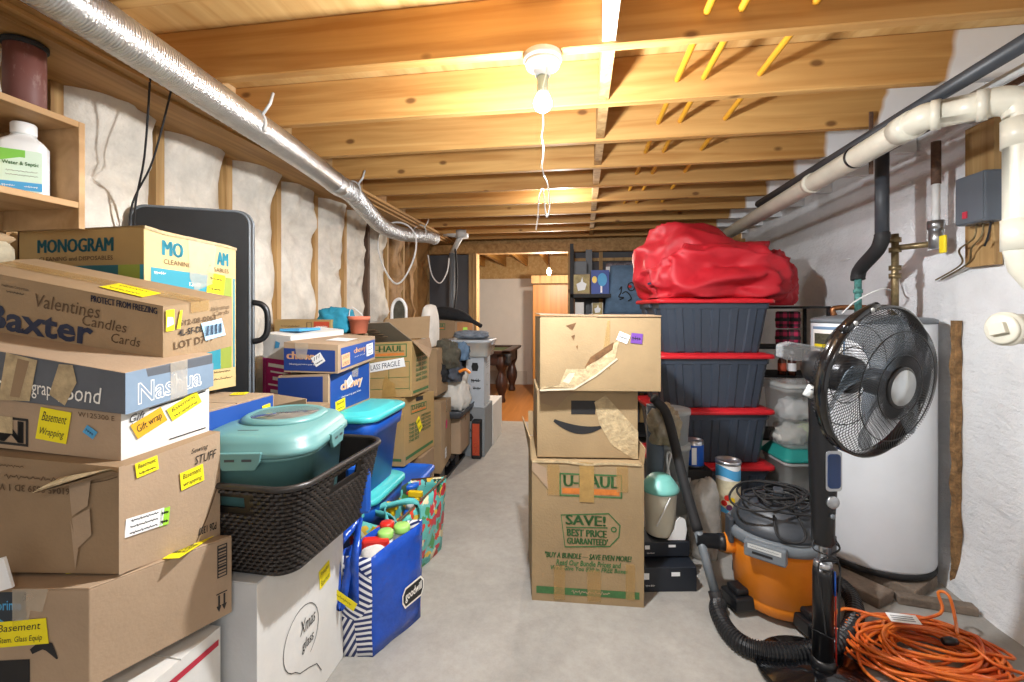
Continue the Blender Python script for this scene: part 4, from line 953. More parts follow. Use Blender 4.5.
# ------------------------------------------------------------------ kraft carton, pet food cartons, magenta carton
o, f = carton('carton', 'kraft carton with bent flaps just behind the litter box, in front of the pet cartons', 'box', aabb(-1.26, -1.055, 1.625, 1.80, 0, .915), KRAFT3, None, tape=False)
mb = MB(); t = f['T']; q = [t.Q(.0, 0, .0), t.Q(1, 0, 0), t.Q(1.02, -.02, .05), t.Q(-.0, .35, .055)]; mb.add(q, [(0,1,2,3)], KRAFT2); mb.build('open_flap', o, solid=.004)
def chewy_small(mb, f):
    F, R_ = f['F'], f['R']
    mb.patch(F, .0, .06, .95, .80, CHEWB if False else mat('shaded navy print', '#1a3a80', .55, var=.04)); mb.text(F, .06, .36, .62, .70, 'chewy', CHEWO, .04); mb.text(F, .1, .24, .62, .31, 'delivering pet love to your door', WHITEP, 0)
    mb.patch(R_, .06, .10, .98, .86, CHEWB); mb.text(R_, .38, .46, .70, .74, 'chewy', CHEWO, .04); mb.text(R_, .4, .36, .68, .42, 'pet love', WHITEP, 0)
def chewy_big(mb, f):
    F, R_ = f['F'], f['R']
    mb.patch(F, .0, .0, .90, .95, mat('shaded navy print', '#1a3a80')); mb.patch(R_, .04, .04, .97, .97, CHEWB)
    mb.text(R_, .26, .42, .78, .72, 'chewy', WHITEP, .05); mb.text(R_, .27, .43, .77, .71, 'chewy', CHEWO, .03, off=.0024); mb.text(R_, .28, .30, .74, .36, 'delivering pet love', WHITEP, 0)
bb = box_px((278, 376, 408, 2.02), (328, 374, 413, 2.0), (370, 361, 395, 2.40))
bb = ([V((p.x, p.y, .8405)) for p in bb[0]], bb[1])
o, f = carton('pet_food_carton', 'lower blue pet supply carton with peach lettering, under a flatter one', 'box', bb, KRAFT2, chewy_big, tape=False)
note(o, f['R'], .25, .16, .085, .05, .06, ('Basement', '~')); note(o, f['R'], .46, .66, .05, .04, .5, ('|||',), m=PAPER, name='shipping_label')
mb = MB(); mb.poly(f['R'], [(.5, 1), (.52, .74), (.66, .7), (.68, 1)], CTAPE, .003); mb.build('clear_tape', o)
bb = box_px((284, 342, 372, 2.02), (338, 345, 373.5, 2.0), (375, 336, 359, 2.43))
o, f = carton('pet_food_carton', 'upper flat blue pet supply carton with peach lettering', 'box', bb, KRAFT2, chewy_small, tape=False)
note(o, f['F'], .64, .46, .05, .045, .6, ('|||', '~'), m=PAPER, name='shipping_label'); note(o, f['R'], .17, .40, .085, .055, .03, ('||||', '||||'), m=CHEWO, name='address_label'); note(o, f['R'], .82, .50, .085, .06, .03, ('~', '~', '~'), m=PAPER, name='shipping_label')
mb = MB(); mb.poly(f['F'], [(.2, 1), (.24, .5), (.42, .45), (.46, 1)], CTAPE, .003); mb.build('clear_tape', o)
mb = MB(); mb.patch(f['T'], .5, .3, .92, .6, PAPER, .002); mb.build('packing_slip', o)
x0, x1 = bb[0][0].x, bb[0][1].x
def magc(mb, f):
    F = f['F']; mb.patch(F, 0, 0, 1, .905, MAGENTA); mb.patch(F, 0, .0, .12, .905, mat('pink print', '#d4579a', .6, var=0))
    for k in range(11): mb.stroke(F, [(.2+.08*(k % 3), .88-.025*k), (.78+.06*((k*5) % 3), .878-.025*k)], .016-.008*(k % 2), WHITEP)
    mb.poly(F, [(.42, .945), (.58, .95), (.62, .97), (.46, .975)], SKYB)
a = P(263, 330, 2.12); b = P(291, 330, 2.08)
bt = corners((V((a.x, a.y, .0)), V((a.x, a.y, P(265, 333, 2.1).z))), (V((b.x, b.y, 0)), V((b.x, b.y, P(290, 336, 2.1).z))), (V((b.x+.06, b.y+.36, 0)), V((b.x+.06, b.y+.36, P(308, 329.5, 2.42).z))))
o, f = carton('magenta_carton', 'tall white and magenta printed carton beside the black folding case', 'box', bt, WCARD, magc, tape=False, seam='u')
mb = MB(); mb.box(-.05, .05, -.09, .09, 0, .012, SKYB, Matrix.Translation(f['T'].Q(.4, .45, .002))); o = mb.build('magazine'); tag(o, 'thin pale blue magazine lying on the white and magenta carton', 'magazine')
# small carton, teal bundle, terracotta pot on a rough carton at the wall
ya = 2.62
s0, s1 = PY(279, 330, 2.40), PY(331, 330, 2.36)
zb = P(330, 334.5, 2.48).z
def smallc(mb, f):
    F = f['F']; mb.patch(F, .70, .06, .97, .86, REDO); mb.scrawl(F, .74, .4, .94, .6, WHITEP, .003); mb.scrawl(F, .12, .45, .45, .62, FADE, .003)
    mb.stroke(F, [(.58, .15), (.58, .8), (.66, .8), (.66, .15)], .004, FADE)
o, f = carton('small_carton', 'small flat kraft carton with a rust red label near the insulation', 'box', aabb(s0.x, s1.x, 2.36, 2.53, zb, zb+.08), KRAFT4, smallc, tape=False)
o, f = carton('carton', 'tall kraft carton by the left wall under the small flat carton and teal bundle', 'box', aabb(-1.74, -1.245, 2.35, 2.54, 0, zb-.001), KRAFT3, None)
def blob(name, c, sx, sy, sz, m, seed, amp=.18, fr=2.2, n=40, flat=True, yaw=0., ridg=.0, pw=.8, oct2=.5, rex=6, rf=1.7, lean=0., fold=0.):
    mb = MB(); nv = n//2; vs = []
    for j in range(nv+1):
        th_ = pi*j/nv
        for i in range(n):
            ph = 2*pi*i/n
            d = V((sin(th_)*cos(ph), sin(th_)*sin(ph), cos(th_)))
            q = V([math.copysign(abs(x)**pw, x) for x in d])
            r = 1+amp*mnoise.noise(d*fr+V((seed*3.1, 0, seed)))+oct2*amp*mnoise.noise(d*fr*2.6+V((seed, 5, 0)))
            if ridg: r -= ridg*(1-abs(mnoise.noise(d*fr*rf+V((seed, 1, 9)))))**rex + (.5*ridg*(1-abs(mnoise.noise(d*fr*3.3+V((seed, 1, 9)))))**6 if rex == 6 else 0)
            if fold: r += fold*(.32-abs(mnoise.noise(d*rf+V((seed*1.7, 4, 2))))) + .22*fold*(.3-abs(mnoise.noise(d*rf*2.1+V((3, seed, 7))))) + .05*fold*(.3-abs(mnoise.noise(d*rf*4.5+V((3, 1, seed)))))
            q = q*r; x, y, z = q.x*sx, q.y*sy, q.z*sz*(1-lean*q.x)
            if flat and z < -.75*sz: z = -.75*sz
            vs.append(V((c[0]+x*cos(yaw)-y*sin(yaw), c[1]+x*sin(yaw)+y*cos(yaw), c[2]+z+.75*sz)))
    mb.add(vs, [(j*n+i, (j+1)*n+i, (j+1)*n+(i+1) % n, j*n+(i+1) % n) for j in range(nv) for i in range(n)], m, True)
    return mb
q = PY(338, 334, 2.45)
o = blob('b', (q.x-.01, 2.45, zb), .11, .08, .085, FABT, 3, .2, 2.2, ridg=.12).build('fabric_bundle'); tag(o, 'bright teal fabric bundle beside the terracotta pot', 'bundle')
q = PY(359, 331, 2.44); mb = MB(); mb.lathe([(.040, 0), (.044, .003), (.054, .075), (.06, .075), (.062, .098), (.054, .098), (.052, .06)], (q.x, 2.44, zb), TERRA, 26); o = mb.build('flower_pot'); tag(o, 'small terracotta coloured pot next to the teal bundle', 'pot')
mb = MB(); mb.tube(smooth_path([V((q.x-.05, 2.42, zb+.1)), V((q.x-.03, 2.41, zb+.15)), V((q.x+.02, 2.41, zb+.12)), V((q.x+.04, 2.41, zb+.10))], 6), .0025, WHITEPL, 5); mb.build('hanging_cord', o)
# oval ring with white rim standing behind
q = P(399, 312, 3.5); mb = MB()
rp_ = [q+RT*(.055*cos(t))+V((0, 0, .10*sin(t)**1 if sin(t) > -.3 else -.03)) for t in [pi*k/16 for k in range(17)]]
rp_ = [V((q.x, q.y, 0))+RT*.058]+rp_+[V((q.x, q.y, 0))-RT*.058]
mb.tube(rp_, .012, WHITEPL, 8); o = mb.build('wire_hoop'); tag(o, 'white rimmed arched frame standing against the far insulation', 'frame')
ob = MB(); ob.loft([[p+FW*.005 for p in rp_], [p+FW*.012 for p in rp_]], FABM, smooth=False); ob.build('backing', o)
# ------------------------------------------------------------------ blue totes with turquoise lids
tc_ = (-1.155, 2.12)
def btote(z0, z1, label, sc=1.0, yaw=.0):
    r = empty('storage_tote', (tc_[0], tc_[1], z0), label, 'storage tote', 'blue totes with turquoise lids'); h = z1-z0-.04
    g = lambda v, e=0.: ring((.185+.03*v+e)*sc, (.16+.03*v+e)*sc, .06, z0+h*v, tc_, yaw, 8)
    mb = MB(); mb.loft([g(0), g(.78), g(.80, .012), g(.98, .014), g(1.0, .004)], BLUE); mb.build('body', r)
    lt = lambda e, z, rr=.075: ring((.238+e)*sc, (.21+e)*sc, rr, z, tc_, yaw, 8)
    mb = MB(); mb.loft([lt(.0, z1-.04), lt(.006, z1-.034), lt(.006, z1-.016), lt(-.006, z1-.008), lt(-.03, z1-.008), lt(-.036, z1), lt(-.06, z1+.002)], AQUA); mb.build('lid', r)
    a, b = V((tc_[0]+.15, tc_[1]-.22, z0+h*.83)), V((tc_[0]+.255, tc_[1]-.08, z0+h*.83))
    mb = MB(); mb.bar(V((tc_[0]-.09, tc_[1]-.206*sc, z0+h*.74)), V((tc_[0]+.09, tc_[1]-.206*sc, z0+h*.74)), .03, .035, BLUE2); mb.build('handle', r, bevel=.01)
    return r
btote(.46, .838, 'blue tote with a turquoise lid, the upper of the two stacked behind the basket')
btote(.0, .46, 'blue tote with a turquoise lid, the lower of the two stacked behind the basket')
# ------------------------------------------------------------------ clear bins with blue lids
def cbin(x0, x1, y0, y1, z0, z1, label, grp='clear bins with blue lids', lidm=None):
    c = ((x0+x1)/2, (y0+y1)/2); hw, hl = (x1-x0)/2, (y1-y0)/2
    r = empty('clear_bin', (c[0], c[1], z0), label, 'storage bin', grp); g = lambda v, e=0: ring(hw-.03+.02*v+e, hl-.03+.02*v+e, .04, z0+(z1-z0-.02)*v, c, 0, 5)
    mb = MB(); mb.loft([g(0), g(.05, .004), g(.92), g(.94, .008), g(1, .008)], CLEARW, capt=False); mb.build('bin_body', r)
    mb = MB(); mb.loft([ring(hw-.005, hl-.005, .045, z1-.03, c), ring(hw, hl, .045, z1-.02, c), ring(hw, hl, .045, z1-.004, c), ring(hw-.012, hl-.012, .04, z1, c), ring(hw-.03, hl-.03, .03, z1, c), ring(hw-.034, hl-.034, .03, z1-.012, c)], lidm or BLUE2); mb.build('bin_lid', r)
    for s in (-1, 1): mb = MB(); mb.box(c[0]+s*hw*.98-.008, c[0]+s*hw*.98+.008, c[1]-.05, c[1]+.05, z1-.05, z1-.004, lidm or BLUE2); mb.build('latch', r, bevel=.003)
    return r, c
r, c = cbin(-1.185, -.885, 2.35, 2.72, .185, .36, 'clear storage bin with a blue lid, upper of two in front of the tall carton')
mb = MB(); mb.box(-1.13, -.95, 2.42, 2.64, .205, .27, mat('grey linens', '#9c9a95', .9, var=.15, vs=15)); o = mb.build('folded_linen', bevel=.02); tag(o, 'grey folded linen inside the upper clear bin', 'linen')
cbin(-1.185, -.86, 2.345, 2.74, 0, .183, 'clear storage bin with a blue lid, lower one on the floor behind the print bag')
# ------------------------------------------------------------------ moving cartons with flaps
def uh_low(mb, f):
    F, R_ = f['F'], f['R']
    uhaul_logo(mb, R_, .20, .72, .72, .86); mb.patch(R_, .36, .90, .60, .97, BLACKM)
    for k in range(5): mb.text(R_, .14, .30+.06*k, .46, .345+.06*k, 'THIS SIDE', UGREEN, .03); mb.text(R_, .54, .38+.06*k, .86, .42+.06*k, 'MEDIUM', UGREEN, .03)
    mb.patch(R_, .05, .07, .95, .12, UGREEN); mb.patch(F, .05, .07, .95, .11, UGREEN)
bt = box_px((352, 398, 471, 2.80), (404, 398, 473, 2.76), (434, 391, 453.5, 3.20))
bt = ([V((p.x, p.y, .362)) for p in bt[0]], bt[1])
o, f = carton('moving_carton', 'lower kraft moving carton with green print, behind the blue totes', 'box', bt, KRAFT4, uh_low, tape=False)
note(o, f['R'], .46, .52, .05, .10, .6, ('~', '~'))
ux = bt[0]
o2, f2 = carton('carton', 'kraft carton on the floor under the lower moving carton', 'box', aabb(min(p.x for p in ux)+.02, max(p.x for p in ux), max(ux[1].y, 2.83), max(p.y for p in ux), 0, .355), KRAFT3, None, tape=False)
def uh_up(mb, f):
    F, R_ = f['F'], f['R']; uhaul_logo(mb, F, .10, .72, .90, .96)
    for v in (.64, .36, .16): mb.stroke(F, [(.15, v), (.95, v)], .003, UGREEN)
    for a in (.15, .55, .95): mb.stroke(F, [(a, .12), (a, .64)], .003, UGREEN)
    for k in range(6): mb.text(R_, .2, .25+.09*k, .5, .31+.09*k, 'GLASS', UGREEN, .03); mb.text(R_, .55, .25+.09*k, .85, .31+.09*k, 'DISH', UGREEN, .03)
    mb.patch(R_, .05, .05, .95, .10, UGREEN)
bt = box_px((361, 343, 399, 2.80), (412, 341, 397, 2.76), (429, 338, 390, 3.12))
o, f = carton('moving_carton', 'upper kraft moving carton with open flaps and a glass fragile strip', 'box', bt, KRAFT4, uh_up, tape=False, seam='n')
nn = note(o, f['F'], .45, .58, .27, .055, .13, ('GLASS FRAGILE',), m=PAPER, name='paper_strip', ink=NAVY)
mb = MB(); F = f['F']; mb.poly(F, [(.42, .02), (.44, .3), (.5, .42), (.58, .3), (.66, .26), (.70, .02)], TAPE2, .003); mb.build('masking_tape', o)
T = f['T']; a, b = f['F'].tl, f['F'].tr; c, d = f['R'].tr, f['K'].tr
dirF = FW*-.14+V((0,0,.10)); lft = (a-b).normalized()
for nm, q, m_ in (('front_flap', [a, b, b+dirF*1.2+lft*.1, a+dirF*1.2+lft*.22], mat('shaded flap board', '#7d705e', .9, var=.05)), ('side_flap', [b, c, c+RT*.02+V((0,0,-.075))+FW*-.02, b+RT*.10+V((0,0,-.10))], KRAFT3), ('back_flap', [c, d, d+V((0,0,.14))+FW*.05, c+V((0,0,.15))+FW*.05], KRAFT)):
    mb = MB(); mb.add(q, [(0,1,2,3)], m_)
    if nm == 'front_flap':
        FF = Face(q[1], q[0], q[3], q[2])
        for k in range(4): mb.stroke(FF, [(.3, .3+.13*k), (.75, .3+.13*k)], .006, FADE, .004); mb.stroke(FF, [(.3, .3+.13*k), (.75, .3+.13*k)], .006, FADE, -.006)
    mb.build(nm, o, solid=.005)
note(o, Face(c, d, d+V((0,0,.14))+FW*.05, c+V((0,0,.15))+FW*.05), .55, .7, .09, .03, .1, ('',), off=.008)
# ------------------------------------------------------------------ black pallet and cartons on it
pl = empty('pallet', (-1.38, 3.72, 0), 'black plastic pallet on the floor along the left under the cartons', 'pallet')
for k in range(7): mb = MB(); mb.box(-1.74, -1.03, 3.26+.145*k, 3.26+.145*k+.10, .095, .12, BLACKP); mb.build('deck_slat', pl, bevel=.004)
for x in (-1.74, -1.43, -1.13): mb = MB(); mb.box(x, x+.10, 3.26, 4.23, .0, .022, BLACKP); mb.build('skid', pl)
for x in (-1.74, -1.43, -1.13):
    for y in (3.26, 3.68, 4.11): mb = MB(); mb.box(x+.005, x+.095, y, y+.12, .022, .095, BLACKP); mb.build('block', pl)
bt = box_px((402, 403, 474, 3.36), (441, 402, 474, 3.31), (451, 397, 460, 3.74))
bt = ([V((p.x, p.y, .122)) for p in bt[0]], bt[1])
o, f = carton('carton', 'tall plain kraft carton with a pink sticker standing on the pallet', 'box', bt, KRAFT, None)
note(o, f['R'], .50, .62, .06, .06, 0, ('',), m=PINK, name='sticker'); note(o, f['R'], .42, .20, .07, .075, 0, ('|||', '|||'), m=PAPER, name='label')
bt2 = box_px((446, 424, 463, 3.60), (458, 425, 464, 3.56), (473, 413, 449, 3.98)); bt2 = ([V((p.x, p.y, .122)) for p in bt2[0]], bt2[1])
bt2 = aabb(-1.36, -.985, 3.66, 3.98, .122, .43)
o, f = carton('carton', 'kraft carton under the dark grey tray on the far end of the pallet', 'box', bt2, KRAFT2, None)
mb = MB(); c = (-1.17, 3.80); mb.loft([ring(.20, .22, .04, .431, c), ring(.215, .235, .05, .45, c), ring(.225, .245, .05, .492, c), ring(.22, .24, .05, .496, c), ring(.20, .22, .04, .47, c)], DKGREY); o = mb.build('shallow_tray'); tag(o, 'dark grey shallow plastic tray upside on the pallet carton', 'tray')
o = blob('b', (-1.20, 3.86, .475), .12, .10, .10, FABW, 5, .25, 2, ridg=.1).build('white_cloth'); tag(o, 'small white cloth heap on the dark grey tray', 'cloth')
# big soft white bag and dark clothes heaped on the cartons
a = P(444, 400, 3.46)
o, f = carton('carton', 'kraft carton carrying the clothes heap, behind the tall plain carton', 'box', aabb(-1.72, -1.42, 3.72, 4.2, .122, .62), KRAFT3, None)
mb = MB(); q = P(455, 385, 3.47)
o = blob('b', (-1.055, 3.76, .475), .13, .12, .19, FABW, 9, .2, 1.8, ridg=.14, pw=.8).build('white_bag'); tag(o, 'plump white cloth bag standing on the dark grey tray', 'bag')
o = blob('b', (-1.08, 4.10, .12), .10, .10, .42, FABG, 11, .2, 2.2, ridg=.1, pw=.7).build('dark_garment'); tag(o, 'dark grey garment slumped beside the white cloth bag', 'clothing')
q = P(448, 352, 3.75)
for i, (px, py, d, s, m_, lab) in enumerate(((445, 356, 3.7, .13, FABM, 'olive drab clothes heap in front of the far moving carton'), (452, 372, 3.75, .10, FABG, 'charcoal cloth scrap on the clothes heap'), (460, 352, 3.9, .09, FABB, 'dusty blue cloth on the clothes heap'), (438, 372, 3.65, .10, FABK, 'black cloth at the left of the clothes heap'))):
    c = P(px, py, d); o = blob('b', (c.x, c.y, max(.62, c.z-.75*s)), s, s, s, m_, 20+i, .3, 2.4, ridg=.15).build('garment'); tag(o, lab, 'clothing')
q = P(459, 372, 3.62); mb = MB(); mb.tube(smooth_path([q, q+RT*.05+V((0,0,.02)), q+RT*.09+V((0,0,-.01))], 5), .012, ORANGE, 8); o = mb.build('orange_strap'); tag(o, 'short orange strap on the white cloth heap', 'strap')
q = P(427, 338, 3.35); mb = MB()
mb = blob('x', (q.x-.06, 3.47, 1.025), .05, .14, .19, FABW, 77, .06, 1.5, pw=.7); o = mb.build('white_cushion'); tag(o, 'white upright cushion behind the open moving carton', 'cushion')
o, f = carton('carton', 'kraft carton under the white cushion, on top of the tall plain carton', 'box', aabb(-1.29, -1.08, 3.33, 3.62, .66, 1.02), KRAFT, None)
# far moving carton and black duffel
def uh_far(mb, f): uhaul_logo(mb, f['F'], .30, .72, .72, .92); mb.patch(f['R'], .1, .05, .9, .95, mat('orange kraft', '#a8702f', .8, var=.08))
a, b = P(420, 322, 4.45), P(455, 322, 4.40)
bt = corners((V((a.x, a.y, .9)), V((a.x, a.y, 1.215))), (V((b.x, b.y, .9)), V((b.x, b.y, 1.215))), (V((b.x+.09, b.y+.42, .9)), V((b.x+.09, b.y+.42, 1.215))))
o, f = carton('moving_carton', 'far kraft moving carton with green notes under the black duffel', 'box', bt, KRAFT3, uh_far, tape=False)
note(o, f['F'], .28, .62, .13, .09, .05, ('~', '~'), m=GREENP); note(o, f['R'], .5, .62, .10, .10, 0, ('~',), m=LGREEN)
o, f = carton('carton', 'kraft carton on the floor under the far moving carton', 'box', aabb(-1.76, -.98, 4.42, 4.82, 0, .899), KRAFT3, None)
mb = MB(); q = P(450, 316, 4.5)
sp_ = [P(432, 316, 4.5), P(440, 313, 4.5), P(452, 314, 4.45), P(464, 317, 4.4), P(474, 322, 4.35), P(481, 326, 4.3)]
sp_[0].z = max(sp_[0].z, 1.24)
mb.tube(smooth_path(sp_, 6), [.02+.045*sin(pi*min(1, (k+3)/26)) for k in range(31)], FABK, 12); o = mb.build('duffel_bag'); tag(o, 'black soft duffel drooping over the far moving carton', 'bag')
# file boxes by the opening
def filebox(mb, f):
    F, R_ = f['F'], f['R']; mb.poly(F, [(.30, .80), (.36, .72), (.64, .72), (.70, .80), (.64, .88), (.36, .88)], BLACKM); mb.scrawl(F, .3, .48, .8, .58, INK, .006); mb.scrawl(F, .4, .34, .8, .42, INK, .006, 2)
    mb.stroke(R_, [(.5+.2*cos(t), .5+.12*sin(t)) for t in [2*pi*k/16 for k in range(17)]], .006, MIDGREY)
    for k in range(3): mb.stroke(R_, [(.3, .75+.05*k), (.8, .75+.05*k)], .006, MIDGREY)
FBX = mat('pale blue grey board', '#b4bcc4', .8, var=.04)
a, b, c = P(466, 400, 4.12), P(484, 400, 4.08), P(490, 400, 4.5)
zz0, zz1 = .44, P(484, 357, 4.08).z
mk = lambda p, z: V((p.x, p.y, z))
o, f = carton('file_box', 'upper pale grey file box with a hand hole near the opening', 'box', corners((mk(a, zz0), mk(a, zz1)), (mk(b, zz0), mk(b, zz1)), (mk(c, zz0), mk(c, zz1))), FBX, filebox, tape=False)
o, f = carton('file_box', 'lower grey file box beneath the one with a hand hole', 'box', aabb(b.x-.33, b.x+.005, b.y, b.y+.36, 0, .438), mat('grey file board', '#868b8e', .8, var=.04), filebox, tape=False)
r, c_ = cbin(b.x-.36, b.x+.06, b.y-.06, b.y+.34, zz1+.002, zz1+.155, 'clear tub with pale lid on the upper file box', None, mat('frosty lid', '#aeb6bd', .35, var=.04))
o = blob('b', (c_[0], c_[1], zz1+.157), .17, .15, .045, mat('slate knit', '#7b8591', .95, var=.2, vs=25, bump=.3), 31, .12, 2, ridg=.08).build('folded_clothes'); tag(o, 'slate blue folded clothes on the clear tub near the opening', 'clothing')
a = P(473, 446, 4.1)
mb = MB(); mb.box(-.955, -.875, 3.92, 4.02, .0, .34, BLACKM); o = mb.build('dark_carton', bevel=.01); tag(o, 'narrow black carton on the floor in front of the lower file box', 'box')
F = Face(V((-.955, 3.919, .02)), V((-.875, 3.919, .02)), V((-.875, 3.919, .33)), V((-.955, 3.919, .33))); mb = MB()
mb.patch(F, .1, .05, .9, .95, REDO); mb.patch(F, .25, .1, .7, .45, VALVEY); mb.build('label_panel', o)
a, b = P(485, 446, 4.48), P(493, 446, 4.46)
b = P(486, 441, 4.44); o, f = carton('white_carton', 'tall white carton at the end of the row beside the pool table leg', 'box', aabb(b.x-.08, b.x+.07, b.y, b.y+.5, 0, .40), WCARD, None, tape=False, seam='n')
# ------------------------------------------------------------------ shopping bags on the floor
def bag(name, label, b4, t4, mF, mR, zt, rim=.0):
    r = empty(name, (sum((p for p in b4), V())/4), label, 'bag'); mb = MB(); n = 10
    rings = []
    for v in [k/8 for k in range(9)]:
        q = [b4[i].lerp(t4[i], v) for i in range(4)]; pts = []
        for i in range(4):
            for j in range(n):
                p = q[i].lerp(q[(i+1) % 4], j/n); t = j/n
                nrm = (q[(i+1) % 4]-q[i]).normalized(); nrm = V((nrm.y, -nrm.x, 0))
                pts.append(p+nrm*(.018*sin(pi*t)*sin(pi*v)+.012*mnoise.noise(p*9+V((v, 0, 0))))*1.0)
        rings.append(pts)
    m = 4*n; vs = [p for g in rings for p in g]
    for k, mm in ((0, mF), (1, mR), (2, mF), (3, mR)):
        fs = [(i*m+j, i*m+(j+1) % m, (i+1)*m+(j+1) % m, (i+1)*m+j) for i in range(8) for j in range(k*n, k*n+n)]
        o = len(mb.v); mb.v += [V(x) for x in vs] if k == 0 else []
        for f in fs: mb.f.append(list(f)); mb.m.append(mb.mi(mm)); mb.s.append(True)
    mb.f.append(list(range(m))[::-1]); mb.m.append(mb.mi(mR)); mb.s.append(False)
    mb.build('bag_body', r, solid=-.003); return r, rings
g = lambda px, py: G(px, py)
B = G(373, 657); C = G(420, 617); A = G(338, 655); D = A+C-B
zt = .405
b4 = [A, B, C, D]; t4 = [A+V((-.02, 0, zt-.03)), B+V((.0, -.02, zt-.02)), C+V((.0, .02, zt+.0)), D+V((-.02, .02, zt-.02))]
bag1, rg = bag('shopping_bag', 'glossy blue reusable bag with navy striped ends on the floor beside the white carton', b4, t4, STRIPE, BAGBLUE, zt)
top = rg[-1]
# side badge
F = Face(b4[1], b4[2], t4[2], t4[1]); mb = MB()
mb.poly(F, [(.50, .34), (.56, .27), (.92, .27), (.97, .33), (.97, .42), (.90, .48), (.56, .48), (.50, .42)], WHITEP, .024); mb.poly(F, [(.52, .35), (.57, .29), (.91, .29), (.95, .34), (.95, .41), (.89, .46), (.57, .46), (.52, .41)], INK, .0248); mb.text(F, .56, .32, .92, .43, 'goodwill', WHITEP, .02, off=.0256)
mb.build('badge', bag1)
F1 = Face(b4[0], b4[1], t4[1], t4[0]); ft = F1
def handle(q, parent, m, h, nm='handle', wd=.028, out=V((0,0,0)), side=None):
    mb = MB(); p0, p1 = q; mid = (p0+p1)/2+V((0,0,h))+out; pts = smooth_path([p0+V((0,0,-.16)), p0+V((0,0,.02)), p0.lerp(mid, .7)+V((0,0,h*.18)), mid, p1.lerp(mid, .7)+V((0,0,h*.18)), p1+V((0,0,.02)), p1+V((0,0,-.16))], 6)
    d = side if side else (p1-p0).normalized(); vs = []; k = len(pts)
    for i in range(k):
        t = (pts[min(k-1, i+1)]-pts[max(0, i-1)]).normalized(); n = out.normalized() if out.length else V((d.y, -d.x, 0)); w = t.cross(n).normalized()*wd/2; vs += [pts[i]-w, pts[i]+w]
    mb.add(vs, [(2*i, 2*i+1, 2*i+3, 2*i+2) for i in range(k-1)], m, True); return mb.build(nm, parent, solid=.003)
handle((F1.Q(.12, .99, .022), F1.Q(.66, .99, .022)), bag1, BAGBLUE, .10, out=V((0, .12, 0)), wd=.03)
handle((F1.Q(.15, .98, .024), F1.Q(.55, .98, .024)), bag1, BAGBLUE, -.15, out=V((0, -.03, 0)), wd=.03)
note(bag1, F1, .40, .66, .11, .032, -.55, ('~',), off=.052, name='tag')
# things inside the blue bag
o = blob('b', (-.80, 1.70, .24), .06, .07, .085, FABW, 41, .1, 2).build('cloth_roll'); tag(o, 'pale striped cloth in the blue bag', 'cloth')
for x, y, z, m_, lab, r in ((-.775, 1.73, .40, GREENPL, 'lime green cap showing above the blue bag, left of two', .03), (-.735, 1.80, .395, GREENPL, 'lime green cap showing above the blue bag, right of two', .032), (-.80, 1.80, .40, REDPL, 'red bottle cap between the bags', .028)):
    ob = empty('jar', (x, y, z-.2), lab, 'jar'); mb = MB(); mb.lathe([(r*.95, -.2), (r*1.0, -.03), (r*.9, -.005)], (x, y, z), WHITEPL, 18); mb.build('jar_body', ob); mb = MB(); mb.lathe([(r, -.005), (r*1.05, .0), (r*1.05, .018), (r*.9, .024)], (x, y, z), m_, 18); mb.build('cap', ob)
M = Matrix.Translation((-.80, 1.70, .395)) @ Matrix.Rotation(.3, 4, 'Z'); mb = MB(); mb.box(-.055, .05, -.02, .02, -.12, .012, REDPL, M); o = mb.build('red_case', bevel=.01); tag(o, 'red plastic case showing in the blue bag mouth', 'case')
# tropical print bag
A, B, C = G(372, 604), G(387, 601), G(441, 549); A = B+V((-.15, -.02, 0)); D = A+C-B; zt = .37
b4 = [A, B, C, D]; t4 = [A+V((-.02, 0, zt)), B+V((.03, -.03, zt-.03)), C+V((.02, .03, zt+.02)), D+V((-.02, .02, zt))]
bag2, rg = bag('shopping_bag', 'teal tropical print reusable bag full of spray bottles, behind the blue bag', b4, t4, FLORAL, FLORAL, zt)
F2 = Face(b4[1], b4[2], t4[2], t4[1]); F1 = Face(b4[0], b4[1], t4[1], t4[0])
handle((F2.Q(.06, .98, .01), F2.Q(.40, .98, .01)), bag2, mat('aqua webbing', '#55b5b5', .7, var=.05), .045, out=V((-.18, -.05, 0)), wd=.03)
handle((F1.Q(.25, 1.0, .01), F1.Q(.9, 1.0, .01)), bag2, MATS['aqua webbing'], .03, out=V((0, .14, 0)), wd=.035)
mb = MB(); mb.tube([t4[1], t4[2], t4[3]], .006, mat('brown piping', '#5b4632', .7, var=.1), 6); mb.build('piping', bag2)
note(bag2, F1, .86, .93, .12, .036, -.5, ('~',), off=.05, name='tag')
def spray(px, py, d, m1, m2, label, yaw):
    c = P(px, py, d); c.x -= .06; x, y, z = c.x, c.y, c.z
    r = empty('spray_bottle', (x, y, .02), label, 'spray bottle'); mb = MB(); mb.lathe([(.034, .02-z), (.036, .05-z), (.036, -.14), (.030, -.10), (.014, -.06), (.013, -.045)], c, m1, 18); mb.build('bottle', r)
    mb = MB(); M = Matrix.Translation(c) @ Matrix.Rotation(yaw, 4, 'Z'); mb.box(-.03, .045, -.012, .012, -.018, .012, m2, M); mb.lathe([(.016, -.048), (.017, -.02), (.012, -.018)], c, m2, 14); mb.box(.02, .03, -.008, .008, -.06, -.015, m2, M); mb.box(.045, .055, -.008, .008, -.010, .006, REDPL, M); mb.build('trigger_head', r, bevel=.004); return r
spray(428, 494, 2.36, CLEARW, FELTY, 'spray bottle with a yellow trigger head at the back of the tropical print bag', radians(180))
spray(404, 506, 2.18, CLEARW, FELTY, 'spray bottle with a yellow trigger head lying at the left of the tropical print bag', radians(170))
